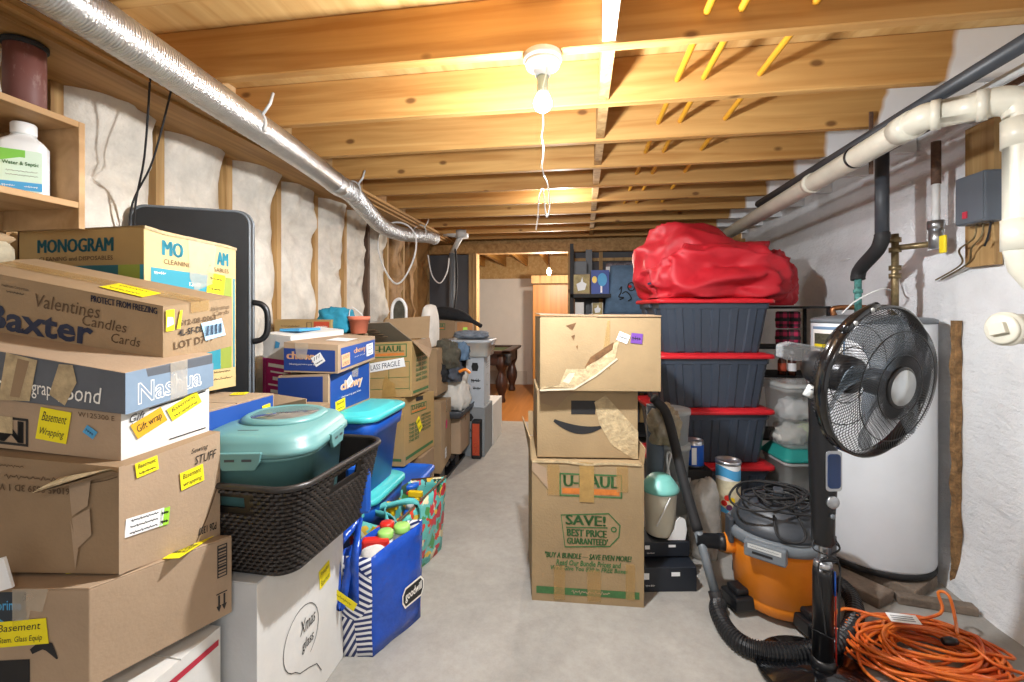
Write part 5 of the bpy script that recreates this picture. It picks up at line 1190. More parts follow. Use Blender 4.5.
c = P(423, 508, 2.3); c.x -= .07; r = empty('bottle', (c.x, c.y, .03), 'blue bottle with a white cap in the tropical print bag', 'bottle'); mb = MB(); mb.lathe([(.036, .03-c.z), (.038, -.05), (.03, -.02), (.018, -.005)], c, BLUE2, 18); mb.build('bottle_body', r); mb = MB(); mb.lathe([(.021, -.005), (.021, .025), (.017, .028)], c, WHITEPL, 16); mb.build('cap', r)
# ------------------------------------------------------------------ pool table in the next room
pt_ = empty('pool_table', PY(480, 400, 6.6)*1, 'dark carved pool table corner seen through the opening', 'pool table')
xr = PY(512, 352, 6.35).x; zr = PY(512, 352, 6.35).z; y0 = 6.35; xr -= .03
mb = MB(); mb.box(xr-2.2, xr, y0, y0+.13, zr-.03, zr+.01, POOL); mb.box(xr-.13, xr, y0, y0+1.25, zr-.03, zr+.01, POOL); mb.box(xr-2.2, xr, y0+1.12, y0+1.25, zr-.03, zr+.01, POOL); mb.build('rail', pt_, bevel=.01)
mb = MB(); mb.box(xr-2.07, xr-.13, y0+.13, y0+1.12, zr-.05, zr-.02, FELT); mb.build('bed', pt_)
mb = MB(); mb.box(xr-2.1, xr-.05, y0+.05, y0+.10, zr-.20, zr-.031, POOL); mb.box(xr-.12, xr-.07, y0+.10, y0+1.15, zr-.20, zr-.031, POOL); mb.build('apron', pt_, bevel=.006)
mb = MB(); mb.lathe([(.03, -.20), (.05, -.14), (.035, -.08), (.055, -.03)], (xr-.03, y0+.03, zr), BLACKM, 14); mb.build('pocket', pt_)
for x, y in ((xr-.14, y0+.12), (xr-.14, y0+1.12)):
    mb = MB(); mb.lathe([(.055, 0), (.06, .03), (.045, .07), (.05, .12), (.085, .22), (.09, .30), (.06, .40), (.05, .44), (.075, .50), (.09, zr-.2), (.09, zr-.05)], (x, y, 0), POOL, 20); mb.build('leg', pt_)
# lamp over the pool table
lp = P(467, 296, 6.25); la = empty('pendant_lamp', (lp.x, lp.y, 1.5), 'dark conical lamp shade over the pool table, its tip showing past the opening edge', 'lamp')
mb = MB(); mb.lathe([(.17, lp.z-.05), (.03, lp.z+.13)], (lp.x, lp.y, 0), BLACKM, 24, cap=False); mb.build('lamp_shade', la, solid=.004)
mb = MB(); mb.tube([V((lp.x, lp.y, lp.z+.13)), V((lp.x, lp.y, ZD))], .006, BLACKM, 6); mb.build('lamp_rod', la)
# ------------------------------------------------------------------ centre stack of three cartons
def bk2(A, B, dep): a, b = edge(*A), edge(*B); off = FW*dep; return corners(a, b, (b[0]+off, b[1]+off))
def flat(bt, z0=None, z1=None):
    b, t = bt
    return ([V((p.x, p.y, z0 if z0 is not None else p.z)) for p in b], [V((p.x, p.y, z1 if z1 is not None else p.z)) for p in t])
def uh_tall(mb, f):
    F = f['F']; mb.frame(F, .25, .755, .81, .92, .007, UGREEN); mb.text(F, .29, .825, .77, .905, 'U-HAUL', UGREEN, .04); mb.patch(F, .275, .775, .785, .815, UORANGE)
    mb.stroke(F, [(.265, .62), (.69, .645), (.79, .565), (.78, .485), (.70, .415), (.30, .395)], .006, UGREEN, closed=True)
    mb.text(F, .31, .555, .66, .625, 'SAVE!', UGREEN, .05, .0); mb.stroke(F, [(.31, .535), (.68, .545)], .005, UGREEN)
    mb.text(F, .32, .475, .67, .525, 'BEST PRICE', UGREEN, .04); mb.text(F, .32, .42, .68, .465, "GUARANTEED'", UGREEN, .04)
    mb.stroke(F, [(.735+.022*cos(t), .535+.016*sin(t)) for t in [2*pi*k/10 for k in range(10)]], .006, UGREEN, closed=True)
    mb.text(F, .12, .315, .89, .355, '"BUY A BUNDLE \u2014 SAVE EVEN MORE!', UGREEN, .025, .2); mb.text(F, .22, .265, .80, .305, 'Read Our Bundle Prices and', UGREEN, .025, .2); mb.text(F, .17, .225, .86, .262, "We'll Give You $20 in FREE Boxes", UGREEN, .025, .2)
    mb.patch(F, .04, .055, .96, .105, UGREEN); mb.scrawl(F, .36, .062, .70, .10, KRAFT2, .004)
bt = flat(bk2((532, 464, 600, 2.054), (644, 467, 607.5, 2.0), .43), 0.0, .63)
o, f = carton('moving_carton', 'tall kraft moving carton with a green price tag print standing alone mid floor', 'box', bt, KRAFT5, uh_tall, tape=False, seam='n')
F = f['F']
for u0, v0, u1, v1, m_ in ((.14, .76, .25, .98, TAPE), (.43, .72, .56, 1.0, TAPE2), (.76, .80, .86, .98, TAPE), (.20, .02, .30, .26, TAPE), (.50, .02, .62, .24, TAPE), (.84, .05, .92, .30, TAPE)):
    mb = MB(); mb.patch(F, u0, v0, u1, v1, m_, .003); mb.build('tape_strip', o)
a, b, c, d = bt[1]
up = V((0, 0, 1))
for nm, q in (('left_flap', [a, d, d+up*.10-RT*.03, a+up*.10-RT*.005]), ('back_flap', [c, d, d+up*.12+FW*.05, c+up*.12+FW*.05]), ('right_flap', [b, c, c+up*.09+RT*.02, b+up*.07+RT*.008])):
    mb = MB(); mb.add(q, [(0,1,2,3)], KRAFT5); mb.build(nm, o, solid=.005)
mb = MB(); mb.stroke(F, [(0, .995), (.3, 1.0), (.5, .985), (.7, 1.0), (.97, .995)], .010, TORN, .004); mb.poly(F, [(.0, .93), (.0, 1), (.13, .95), (.15, .80)], KRAFT2, .003); mb.build('torn_edge', o)
def smile(mb, f):
    F = f['F']; mb.patch(F, .34, .64, .58, .84, INK)
    p = [(.17+.47*t, .60-.22*sin(pi*(.12+.6*t))+.03) for t in [k/14 for k in range(15)]]
    mb.stroke(F, p, [.004+.034*sin(pi*min(1, .08+k/14*.85)) for k in range(15)], BLACKM)
    mb.poly(F, [(.57, .82), (.68, .92), (1.0, .40), (1.0, .0), (.95, .0), (.74, .20), (.62, .50)], TORN, .002)
    mb.poly(F, [(.0, 1), (.04, .8), (.2, .74), (.3, .9), (.45, 1)], KRAFT3, .0018)
bt = flat(bk2((537, 391, 470, 2.09), (638, 391, 470, 2.07), .36), .632, .945)
o, f = carton('delivery_box', 'tan delivery box with black curved smile mark, middle of the centre stack', 'box', bt, KRAFT5, smile, tape=False, seam='n')
def tore(mb, f):
    F = f['F']; 
    mb.poly(F, [(.0, .02), (.02, .06), (.28, .04), (.45, .20), (.62, .42), (.66, .70), (.60, .62), (.42, .44), (.38, .30), (.22, .30), (.16, .08)], TORN, .0018)
    mb.poly(F, [(.37, .32), (.48, .42), (.60, .56), (.61, .66), (.55, .60), (.42, .46)], DIRTP, .0024)
    mb.poly(F, [(.19, .13), (.24, .24), (.29, .25), (.28, .2), (.24, .10)], mat('grubby paper', '#c9bda4', .9, var=.1, vs=30), .0026)
    mb.stroke(F, [(.0, .01), (.28, .03), (.47, .22), (.64, .44)], .008, MATS['grubby paper'], .003)
    mb.poly(F, [(.215, .88), (.30, .92), (.27, .82)], DIRTP, .002); mb.poly(F, [(.26, .74), (.29, .76), (.28, .68)], DIRTP, .002); mb.poly(F, [(.30, .60), (.315, .62), (.31, .56)], DIRTP, .002)
    mb.poly(F, [(.50, .30), (.56, .95), (.58, .95), (.58, .30)], TAPE, .0016)
bt = bk2((540, 316, 389, 2.03), (661, 317.5, 389.5, 2.01), .42)
bt = flat(bt, .948, 1.279)
o, f = carton('torn_carton', 'wide tan carton with torn paper scar and purple sticker topping the centre stack', 'box', bt, KRAFT5, tore, tape=False, seam='v')
F = f['F']
note(o, F, .80, .71, .05, .045, -.1, ('~',), m=PURPLE, name='sticker', ink=INK); note(o, F, .69, .72, .05, .04, -.4, ('~',), m=PAPER, name='label')
T = f['T']; mb = MB(); q = [T.Q(0, 0, .006), T.Q(.48, 0, .002), T.Q(.48, 1, .004), T.Q(0, 1, .012)]; mb.hexa(q, [p+V((0,0,.004)) for p in q], KRAFT3); mb.build('top_flap', o)
mb = MB(); q = [T.Q(.47, -.01, .0), T.Q(1, -.012, .0), T.Q(1, .5, .004), T.Q(.47, .5, .004)]; mb.hexa(q, [p+V((0,0,.006)) for p in q], KRAFT3); mb.build('top_flap', o)
# ------------------------------------------------------------------ charcoal totes with red lids
TD = 2.83; tcx = (717-512)/455*TD
tc0 = FW*(TD+.255)+RT*tcx
def tpt(x, y, z): p = tc0+RT*x+FW*y; return V((p.x, p.y, z))
def tote_ring(hl, hw, z, g=.010):
    pts = []; xs = [-.26, -.13, .0, .13, .26]
    def side(p0, p1, n, grooves):
        L_ = (p1-p0).length; d = (p1-p0)/L_; nr = V((d.y, -d.x)); out = []
        ss = [0]
        for q in grooves: ss += [q-.028, q-.020, q+.020, q+.028]
        for i, s in enumerate(ss):
            off = g if i and (i-1) % 4 in (1, 2) else 0
            out.append(p0+d*s+nr*off)
        return out
    c = .03; P4 = [V((-hl+c, -hw)), V((hl-c, -hw)), V((hl, -hw+c)), V((hl, hw-c)), V((hl-c, hw)), V((-hl+c, hw)), V((-hl, hw-c)), V((-hl, -hw+c))]
    L1 = 2*(hl-c); L2 = 2*(hw-c)
    pts += side(P4[0], P4[1], 0, [L1*k for k in (.12, .31, .5, .69, .88)])
    pts += [P4[1]]; pts += side(P4[2], P4[3], 0, [L2*k for k in (.25, .75)]); pts += [P4[3]]
    pts += side(P4[4], P4[5], 0, [L1*k for k in (.12, .31, .5, .69, .88)]); pts += [P4[5]]
    pts += side(P4[6], P4[7], 0, [L2*k for k in (.25, .75)]); pts += [P4[7]]
    return [tpt(p.x, p.y, z) for p in pts]
PIT = .3475
names = ('bottom of the stack on the floor', 'second from the floor', 'third from the floor', 'topmost, under the red nylon bag')
for k in range(4):
    z0 = k*PIT+.001; c = tpt(0, 0, z0)
    r = empty('storage_tote', c, 'charcoal ribbed tote with a red lid, '+names[k], 'storage tote', 'charcoal totes with red lids')
    mb = MB(); mb.loft([tote_ring(.300, .205, z0, .003), tote_ring(.303, .207, z0+.01), tote_ring(.338, .236, z0+.275), tote_ring(.345, .243, z0+.277, .0), tote_ring(.350, .247, z0+.316, .0)], TOTE, smooth=False); mb.build('tote_body', r)
    lr_ = lambda a, b, z, rr=.05: [tpt(p.x, p.y, p.z) for p in ring(a, b, rr, z)]
    mb = MB(); mb.loft([lr_(.366, .262, z0+.312), lr_(.374, .270, z0+.314), lr_(.374, .270, z0+.330), lr_(.368, .264, z0+.338), lr_(.34, .24, z0+.339), lr_(.335, .235, z0+.345), lr_(.32, .22, z0+.346)], TOTER); mb.build('tote_lid', r)
    for s in (-1, 1):
        mb = MB(); q = [tpt(s*.355+dx, dy, z0+dz) for dz in (.285, .325) for dx, dy in ((-.012, -.07), (.02, -.07), (.02, .07), (-.012, .07))]; mb.hexa(q[:4], q[4:], BLACKP if s > 0 else TOTE); mb.build('grip', r, bevel=.004)
# red nylon bag on the totes
zt_ = 4*PIT+.002
def cloth(c, sx, sy, sz, seed, am, rid, n=120, yaw=YAW, pw=.78, base=None, lean=.2, rf=1.6, fold=.3):
    mb = blob('x', (c.x, c.y, c.z), sx, sy, sz, TARP, seed, am, 1.5, n=n, ridg=0, pw=pw, yaw=yaw, oct2=.15, rf=rf, lean=lean, fold=fold); return mb
rb = empty('nylon_bag', tpt(0, 0, zt_), 'big crumpled red nylon bag heaped on top of the totes', 'bag')
mb = cloth(tpt(.085, .10, zt_), .44, .30, .265, 3, .10, .07, lean=.26, fold=.42, rf=1.3); mb.build('back_fold', rb)
mb = cloth(tpt(.06, -.055, zt_), .42, .25, .185, 12, .10, .10, lean=.12, rf=1.7, fold=.5); mb.build('front_fold', rb)
q = tpt(-.33, -.14, zt_+.10)
mb = MB(); mb.bar(q+RT*-.06+V((0,0,-.01)), q+RT*.07+V((0,0,.05)), .05, .012, mat('navy strap', '#23395a', .8, var=.05)); mb.build('strap', rb)
q = tpt(.50, .06, 0)
o = blob('x', (q.x, q.y, 1.345), .15, .16, .20, TARP, 17, .16, 1.6, n=90, pw=.8, oct2=.2, rf=2.2, fold=.4).build('drawstring_bag'); tag(o, 'smaller dark red drawstring bag at the right end of the nylon bag', 'bag')
mb = MB(); t_ = V((q.x-.06, q.y-.05, 1.345+.33)); mb.lathe([(.02, -.05), (.045, 0), (.03, .02), (.055, .05)], V((q.x-.07, q.y-.08, 1.345+.22)), TARP, 14, sx=1.2); mb.build('gathered_neck', o)
# ------------------------------------------------------------------ dark shelf with plaid rolls and bottles behind
su = empty('wire_shelf', (1.46, 3.62, 0), 'dark metal shelf beside the right wall behind the totes and clear bin', 'shelf')
sx0, sx1, sy0, sy1 = 1.20, 1.70, 3.42, 3.78
for x in (sx0, sx1-.02):
    for y in (sy0, sy1-.02): mb = MB(); mb.box(x, x+.02, y, y+.02, 0, 1.335, BLACKM); mb.build('post', su)
for z in (.4, .84, 1.04, 1.325): mb = MB(); mb.box(sx0, sx1, sy0, sy1, z, z+.015, BLACKM); mb.build('shelf_board', su)
PP = PY
for i, (px, zz, lab) in enumerate(((783, 1.057, 'red and black plaid roll, lower left of the bundle behind the totes'), (794, 1.057, 'red and black plaid roll, lower right of the bundle behind the totes'), (783, 1.185, 'red and black plaid roll, upper left of the bundle behind the totes'), (794, 1.185, 'red and black plaid roll, upper right of the bundle behind the totes'))):
    c = PY(px, 320, 3.46); mb = MB(); mb.lathe([(.03, 0), (.042, .006), (.044, .06), (.042, .114), (.03, .12)], V((c.x, 3.47, zz)), PLAID, 18); o = mb.build('plaid_roll'); tag(o, lab, 'blanket', 'plaid rolls')
    mb = MB(); mb.lathe([(.046, .05), (.046, .07)], V((c.x, 3.47, zz)), BLACKM, 18, cap=False); mb.build('strap', o)
for i, (px, lab) in enumerate(((782, 'small dark bottle with a pale label under the plaid rolls, left'), (792, 'small dark bottle with a pale label under the plaid rolls, right'))):
    c = PY(px, 370, 3.46); mb = MB(); mb.lathe([(.026, 0), (.027, .10), (.012, .13), (.011, .155)], V((c.x, 3.46, .856)), mat('amber glass', '#4a2a20', .15, var=.05), 16); o = mb.build('small_bottle'); tag(o, lab, 'bottle', 'small bottles')
    mb = MB(); mb.lathe([(.0275, .03), (.0278, .085)], V((c.x, 3.46, .856)), PAPER if i else REDO, 16, cap=False); mb.build('label', o)
    mb = MB(); mb.lathe([(.013, .15), (.013, .172), (.01, .175)], V((c.x, 3.46, .856)), WHITEPL, 12); mb.build('cap', o)
# ------------------------------------------------------------------ clear bin and sea green lidded bin
c = PY(800, 400, 3.13); cx0, cx1 = c.x-.165, c.x+.175
def tub(z0, z1, m, lm, label, lidh, yaw=YAW):
    cc = (c.x+.005, 3.17); r = empty('lidded_bin', (cc[0], cc[1], z0), label, 'storage bin'); zb = z1-lidh
    g = lambda e, z: ring(.155+e, .14+e, .04, z, cc, yaw)
    mb = MB(); mb.loft([g(-.02, z0), g(-.018, z0+.01), g(.0, zb-.03), g(.008, zb-.028), g(.008, zb)], m); mb.build('bin_body', r); return r, cc, g, zb
r, cc, g, zb = tub(.0, .45, LIGHTGREY, AQUA2, 'pale grey bin with a sea green hinged lid beside the totes', .07)
mb = MB(); mb.loft([g(.014, zb-.004), g(.018, zb), g(.018, zb+.014), g(.008, zb+.02), g(-.02, zb+.062), g(-.03, zb+.069)], AQUA2); mb.build('bin_lid', r)
note(r, Face(V((cc[0]-.1, cc[1]-.152, .1)), V((cc[0]+.12, cc[1]-.130, .1)), V((cc[0]+.12, cc[1]-.137, .4)), V((cc[0]-.1, cc[1]-.157, .4))), .82, .72, .05, .06, 0, ('',), m=LGREEN, off=.012)
r, cc, g, zb = tub(.452, .855, CLEAR, WHITEPL, 'clear plastic bin of white bundles with a white lid, on the sea green lidded bin', .025)
mb = MB(); mb.loft([g(.012, zb-.002), g(.016, zb+.002), g(.016, zb+.014), g(.004, zb+.024), g(-.02, zb+.024)], CLEARW); mb.build('bin_lid', r)
for i, (dx, dz, s, m_) in enumerate(((-.05, .46, .10, FABW), (.05, .48, .085, mat('pale lime cloth', '#cfd8b4', .8, var=.1)), (-.02, .62, .10, WHITEPL), (.06, .66, .07, FABW))):
    o = blob('x', (cc[0]+dx, cc[1], dz), s, s*.9, s*.75, m_, 50+i, .22, 2.2, ridg=.1).build('wrapped_bundle'); tag(o, ['white wrapped bundle low left in the clear bin', 'pale lime wrapped bundle low right in the clear bin', 'white wrapped bundle upper left in the clear bin', 'white wrapped bundle upper right in the clear bin'][i], 'bundle')
note(r, Face(V((cc[0]-.14, cc[1]-.172, .5)), V((cc[0]+.17, cc[1]-.128, .5)), V((cc[0]+.17, cc[1]-.128, .83)), V((cc[0]-.14, cc[1]-.172, .83))), .62, .58, .13, .035, .0, ('~',), off=.012)
# ------------------------------------------------------------------ things between the centre stack and the totes
def at(px, py, d): return P(px, py, d)
lo_ = FW*2.24+RT*((668-512)/455*2.17)
def dbox(c, hw, hl, z0, z1, yaw, m): b, t = aabb(c.x-hw, c.x+hw, c.y-hl, c.y+hl, z0, z1, yaw); return b, t
def dprint(mb, f):
    F = f['F']; mb.patch(F, .06, .5, .16, .75, PAPER); mb.patch(F, .55, .62, .7, .78, PAPER); mb.scrawl(F, .10, .2, .26, .32, PAPER, .0015)
bt = bk2((640, 567, 592, 2.11), (697, 567, 592, 2.115), .24); bt = flat(bt, 0, .118)
o, f = carton('dark_carton', 'flat black carton on the floor right of the tall moving carton, lower of two', 'box', bt, mat('black carton board', '#1b2029', .45, var=.06), dprint, tape=False, seam='n')
bt = bk2((642, 548, 566, 2.19), (690, 548, 566, 2.195), .16); bt = flat(bt, .12, .195)
o, f = carton('dark_carton', 'flat black carton, upper of two under the ivory pail', 'box', bt, MATS['black carton board'], dprint, tape=False, seam='n')
c = P(660, 520, 2.285); pa = empty('pail', (c.x, c.y, .197), 'ivory pail with a pale turquoise lid and wire handle on the black cartons', 'pail')
mb = MB(); mb.lathe([(.068, .197), (.072, .203), (.080, .40), (.083, .405), (.083, .415)], (c.x, c.y, 0), mat('ivory pail plastic', '#d9d3bf', .4, var=.05), 28); mb.build('pail_body', pa)
mb = MB(); mb.lathe([(.090, .408), (.094, .42), (.085, .435), (.06, .47), (.045, .482), (.0, .486)], (c.x, c.y, 0), PALEAQ, 28); mb.build('pail_lid', pa)
mb = MB(); mb.tube(smooth_path([V((c.x-.03, c.y-.082, .26)), V((c.x+.0, c.y-.088, .33)), V((c.x+.035, c.y-.078, .40))], 6), .0035, WHITEPL, 6); mb.build('wire_handle', pa)
mb = MB(); q = P(677, 535, 2.2); prof = [(-.045, .0), (.04, .0), (.048, .05), (.04, .10), (.015, .11), (-.005, .09), (-.012, .05), (-.03, .02)]
mb.loft([[q+RT*a+V((0,0,.197-q.z+b)) for a, b in prof], [q+RT*a+FW*.006+V((0,0,.197-q.z+b)) for a, b in prof]], WHITEPL, smooth=False); o = mb.build('white_bracket'); tag(o, 'white plastic bracket leaning beside the ivory pail', 'bracket')
q = P(671, 450, 2.56)
for k in range(4):
    mb = MB(); z0 = .0+.19*k; mb.lathe([(.088, z0), (.098, z0+.19-.03), (.104, z0+.19-.028), (.104, z0+.189)], (q.x, q.y, 0), mat('dove grey plastic', '#a9acab', .5, var=.06), 26); o = mb.build('grey_bucket'); tag(o, 'dove grey round bucket, '+('lowest of the stack behind the pail', 'second from the bottom of the stack behind the pail', 'third from the bottom of the stack behind the pail', 'topmost of the stack behind the pail')[k], 'bucket', 'stacked grey buckets')
mb = MB(); c2_ = P(655, 470, 2.45); mb.tube([V((c2_.x, c2_.y, .0)), V((c2_.x, c2_.y, .80))], .045, mat('steel blue fabric', '#4d5a66', .6, var=.1), 18); o = mb.build('rolled_mat'); tag(o, 'dark steel blue rolled mat standing behind the centre stack', 'mat')
q2 = P(663, 425, 2.43); o = blob('x', (q2.x, q2.y+.0, .60), .085, .085, .125, mat('tan polythene', '#b3a68c', .3, var=.2, vs=10, bump=.5, bs=25, alpha=.85), 61, .25, 2.4, ridg=.2).build('plastic_bag'); tag(o, 'tan crinkled plastic bag on top behind the delivery boxes', 'bag')
mb = MB(); a = P(667, 462, 2.42); mb.tube(smooth_path([a+V((0,0,-.07)), a+RT*.012+V((0,0,0)), a+RT*.02+V((0,0,.04)), a+RT*.005+V((0,0,.05)), a+RT*.0+V((0,0,.0)), a+RT*.015+V((0,0,-.08))], 6), .006, WHITEPL, 6); o = mb.build('cable_knot'); tag(o, 'white knotted cord hanging above the ivory pail', 'cord')
# paint can, canister and clear bag
c = P(694, 452, 2.60); mb = MB(); zc = .425
o, f_ = carton('dark_carton', 'upright black carton under the blue paint can behind the vacuum wand', 'box', aabb(c.x-.07, c.x+.075, c.y-.07, c.y+.07, 0, zc-.001, YAW), BLACKM, None, tape=False, seam='n')
can = empty('paint_can', (c.x, c.y, zc), 'small blue metal paint can behind the vacuum wand', 'paint can'); mb = MB(); mb.lathe([(.050, zc), (.052, zc+.003), (.052, zc+.145), (.048, zc+.148), (.046, zc+.142)], (c.x, c.y, 0), STEEL, 26); mb.build('can_body', can)
mb = MB(); mb.lathe([(.0525, zc+.01), (.0525, zc+.125)], (c.x, c.y, 0), BLUE, 26, cap=False); mb.build('label', can)
mb = MB(); n_ = FW*-1; F = Face(V((c.x, c.y, 0))-FW*.053-RT*.035+V((0,0,zc+.02)), V((c.x, c.y, 0))-FW*.053-RT*.008+V((0,0,zc+.02)), V((c.x, c.y, 0))-FW*.053-RT*.008+V((0,0,zc+.115)), V((c.x, c.y, 0))-FW*.053-RT*.035+V((0,0,zc+.115))); mb.patch(F, 0, 0, 1, 1, PAPER, .004); mb.build('paper_label', can)
c = P(728, 500, 2.50); cs = empty('canister', (c.x, c.y, 0), 'tall round cardboard canister with a fruit picture band standing before the totes', 'canister')
mb = MB(); mb.lathe([(.062, 0), (.062, .475)], (c.x, c.y, 0), mat('canister tan', '#b38f66', .6, var=.12, vs=9), 32); mb.build('canister_body', cs)
mb = MB(); mb.lathe([(.064, .472), (.066, .474), (.066, .49), (.060, .492), (.058, .482)], (c.x, c.y, 0), STEEL, 32); mb.build('rim', cs)
def band(z0, z1, m_, nm, a0=0, a1=2*pi, rr=.0628, wob=0.):
    mb = MB(); n_ = 28; vs = []
    for i in range(n_+1):
        a = a0+(a1-a0)*i/n_
        for z in (z0+wob*sin(a*2), z1+wob*sin(a*2+.6)): vs.append(V((c.x+rr*cos(a), c.y+rr*sin(a), z)))
    mb.add(vs, [(2*i, 2*i+2, 2*i+3, 2*i+1) for i in range(n_)], m_, True); return mb.build(nm, cs)
band(.39, .47, PAPER, 'white_band', wob=.0); band(.40, .455, SKYB, 'blue_band', rr=.0632, wob=.012); band(.23, .39, mat('cream print', '#d9cfae', .6, var=.1, vs=30), 'picture_band', rr=.0630); band(.20, .235, SKYB, 'blue_band', rr=.0634, wob=.02)
for k, (da, dz, m_) in enumerate(((-.3, .27, REDPL), (.1, .25, mat('plum print', '#5a2a4a', .5, var=.05)), (-.05, .30, REDPL), (.3, .29, FELTY), (-.2, .33, mat('cream print', '#d9cfae')))):
    a = atan2(-c.y, -c.x)+da; mb = MB(); p = V((c.x+.0637*cos(a), c.y+.0637*sin(a), dz)); n_ = V((cos(a), sin(a), 0)); t_ = V((-n_.y, n_.x, 0)); mb.add([p+(t_*cos(x)+V((0,0,1))*sin(x))*.016+n_*(.0006*k) for x in [2*pi*i/12 for i in range(12)]], [tuple(range(12))], m_); mb.build('fruit_print', cs)
c = P(706, 505, 2.42); o = blob('x', (c.x-.01, c.y, .01), .085, .075, .24, POLY, 71, .14, 1.8, ridg=.05, pw=.7, oct2=.15).build('clear_bag'); tag(o, 'crinkled clear polythene bag slumped between the wand and the canister', 'bag')
o = blob('x', (c.x-.01, c.y+.01, .02), .06, .05, .16, mat('grey stuffing', '#9b958c', .9, var=.2, vs=12), 73, .25, 2.2).build('stuffing', o); o.location = o.location - WLOC[o.parent.name] if o.parent else o.location
# ------------------------------------------------------------------ back shelving beside the opening
s0, s1 = PY(570, 300, 4.6).x, PY(668, 300, 4.6).x
bs = empty('metal_shelving', ((s0+s1)/2, 4.8, 0), 'black metal shelving unit right of the opening behind the centre stack', 'shelf')
for x in (s0, s1-.03):
    for y in (4.56, 4.98): mb = MB(); mb.box(x, x+.035, y, y+.03, 0, 1.98, BLACKM); mb.build('post', bs)
xm = PY(589, 260, 5.0).x; mb = MB(); mb.box(xm-.035, xm+.035, 5.03, 5.06, 0, 1.98, DKGREY); mb.build('back_brace', bs)
zs_ = (.12, .55, .92, PY(580, 313, 4.56).z-.02, PY(580, 294, 4.56).z)
for z in zs_: mb = MB(); mb.box(s0, s1 if z < 1.35 else s0+.40, 4.56, 5.01, z-.035, z, BLACKM); mb.build('shelf_board', bs)
zu = zs_[4]+.001; zl_ = zs_[3]+.001
def pcard(mb, f): F = f['F']; mb.patch(F, .05, .05, .95, .95, TANP); mb.poly(F, [(.3, .15), (.7, .2), (.8, .5), (.6, .6), (.55, .85), (.45, .6), (.2, .5)], PAPER, .002)
a, b = PY(573, 280, 4.6).x, PY(590, 280, 4.6).x
o, f = carton('photo_box', 'tan picture box on the upper shelf of the black shelving, left', 'box', aabb(a, b, 4.58, 4.80, zu, zu+.20), KRAFT, pcard, tape=False, seam='n')
def bcard(mb, f):
    F = f['F']; mb.patch(F, 0, 0, 1, 1, mat('deep blue print', '#203f8f', .5, var=.05)); mb.poly(F, [(.05+.28*(.5+.5*cos(t)), .45+.3*(.5+.5*sin(t))) for t in [2*pi*k/14 for k in range(14)]], FELTY, .002); mb.poly(F, [(.62+.26*cos(t), .60+.28*sin(t)) for t in [2*pi*k/16 for k in range(16)]], SKYB, .0022); mb.patch(F, .52, .05, .62, .35, PAPER, .002)
a, b = PY(591, 280, 4.6).x, PY(609, 280, 4.6).x
o, f = carton('game_box', 'deep blue printed box with a yellow disc on the upper shelf of the black shelving', 'box', aabb(a, b, 4.58, 4.80, zu, zu+.235), KRAFT, bcard, tape=False, seam='n')
a, b = PY(572, 260, 4.85).x, PY(587, 260, 4.85).x
o, f = carton('grey_case', 'dark grey case standing behind the tan picture box', 'box', aabb(a, b, 4.84, 4.98, zu, zu+.36), DKGREY, None, tape=False, seam='n')
c = PY(578, 272, 4.82); 
a, b = PY(575, 305, 4.6).x, PY(584, 305, 4.6).x
o, f = carton('white_carton', 'small white box on the lower shelf under the tan picture box', 'box', aabb(a, b, 4.60, 4.80, zl_, zl_+.13), WCARD, None, tape=False, seam='n')
a, b = PY(592, 305, 4.6).x, PY(603, 305, 4.6).x
o, f = carton('photo_box', 'small pale picture box on the lower shelf under the deep blue box', 'box', aabb(a, b, 4.60, 4.80, zl_, zl_+.125), WCARD, pcard, tape=False, seam='n')
c = PY(627, 312, 4.70)
# cloth bag with line drawing
mb = MB()
def pil(v): return ring(.235-.05*v+.0*v, (.02+.10*sin(pi*min(1, .1+.8*v))), .05+.02*v, zl_+.50*v, (c.x+.02*v, 4.72+.03*v), 0, 6)
rr_ = [pil(k/10) for k in range(11)]
for g_ in rr_:
    for p in g_: p += V((.018*mnoise.noise(p*7), .022*mnoise.noise(p*9+V((5,0,0))), 0))
mb.loft(rr_, FABB); o = mb.build('cloth_bag'); tag(o, 'dusty blue cloth bag with black scribbled drawing on the black shelving', 'bag')
mb = MB()
def cp(u, v): 
    p = V((c.x-.2+.4*u, 4.60, zl_+.5*v)); return p
def proj(u, v):
    x = c.x-.2+.4*u; z = zl_+.5*v; best = min((p for g_ in rr_ for p in g_ if p.y < 4.74), key=lambda p: (p.x-x)**2+(p.z-z)**2); return V((x, best.y-.008, z))
for sc in ([(.3, .5), (.35, .56), (.33, .44), (.28, .36), (.40, .34), (.30, .30)], [(.52, .62), (.6, .64), (.66, .58), (.64, .50), (.55, .48), (.50, .54), (.52, .62)], [(.36, .42), (.45, .46), (.54, .40), (.58, .32), (.5, .28)]):
    mb.tube(smooth_path([proj(*q) for q in sc], 5), .006, BLACKM, 5)
mb.build('line_drawing', o)
mb = MB(); q = proj(.55, .56); mb.lathe([(.016, 0), (.016, .008)], q, REDPL, 10, axis_to(V((0,-1,0)))); mb.build('red_button', o)
a, b = PY(606, 262, 4.85).x, PY(650, 262, 4.85).x
mb = MB(); mb.box(a, b, 4.86, 4.98, zl_, zl_+.55, mat('mottled black print', '#26232a', .6, var=.5, vs=25, h2='#9a8f96')); o = mb.build('patterned_case', bevel=.03); tag(o, 'mottled dark case standing behind the dusty blue cloth bag', 'case')
a, b = PY(604, 266, 4.8).x, PY(616, 266, 4.8).x
mb = MB(); mb.box(a+.02, a+.10, 4.82, 4.86, zl_, zl_+.50, PAPER); o = mb.build('white_binder', bevel=.004); tag(o, 'white binder standing at the left of the mottled case', 'binder'); mb = MB(); mb.box(a+.04, a+.08, 4.812, 4.82, zl_+.2, zl_+.4, GREENL); mb.build('spine_label', o)
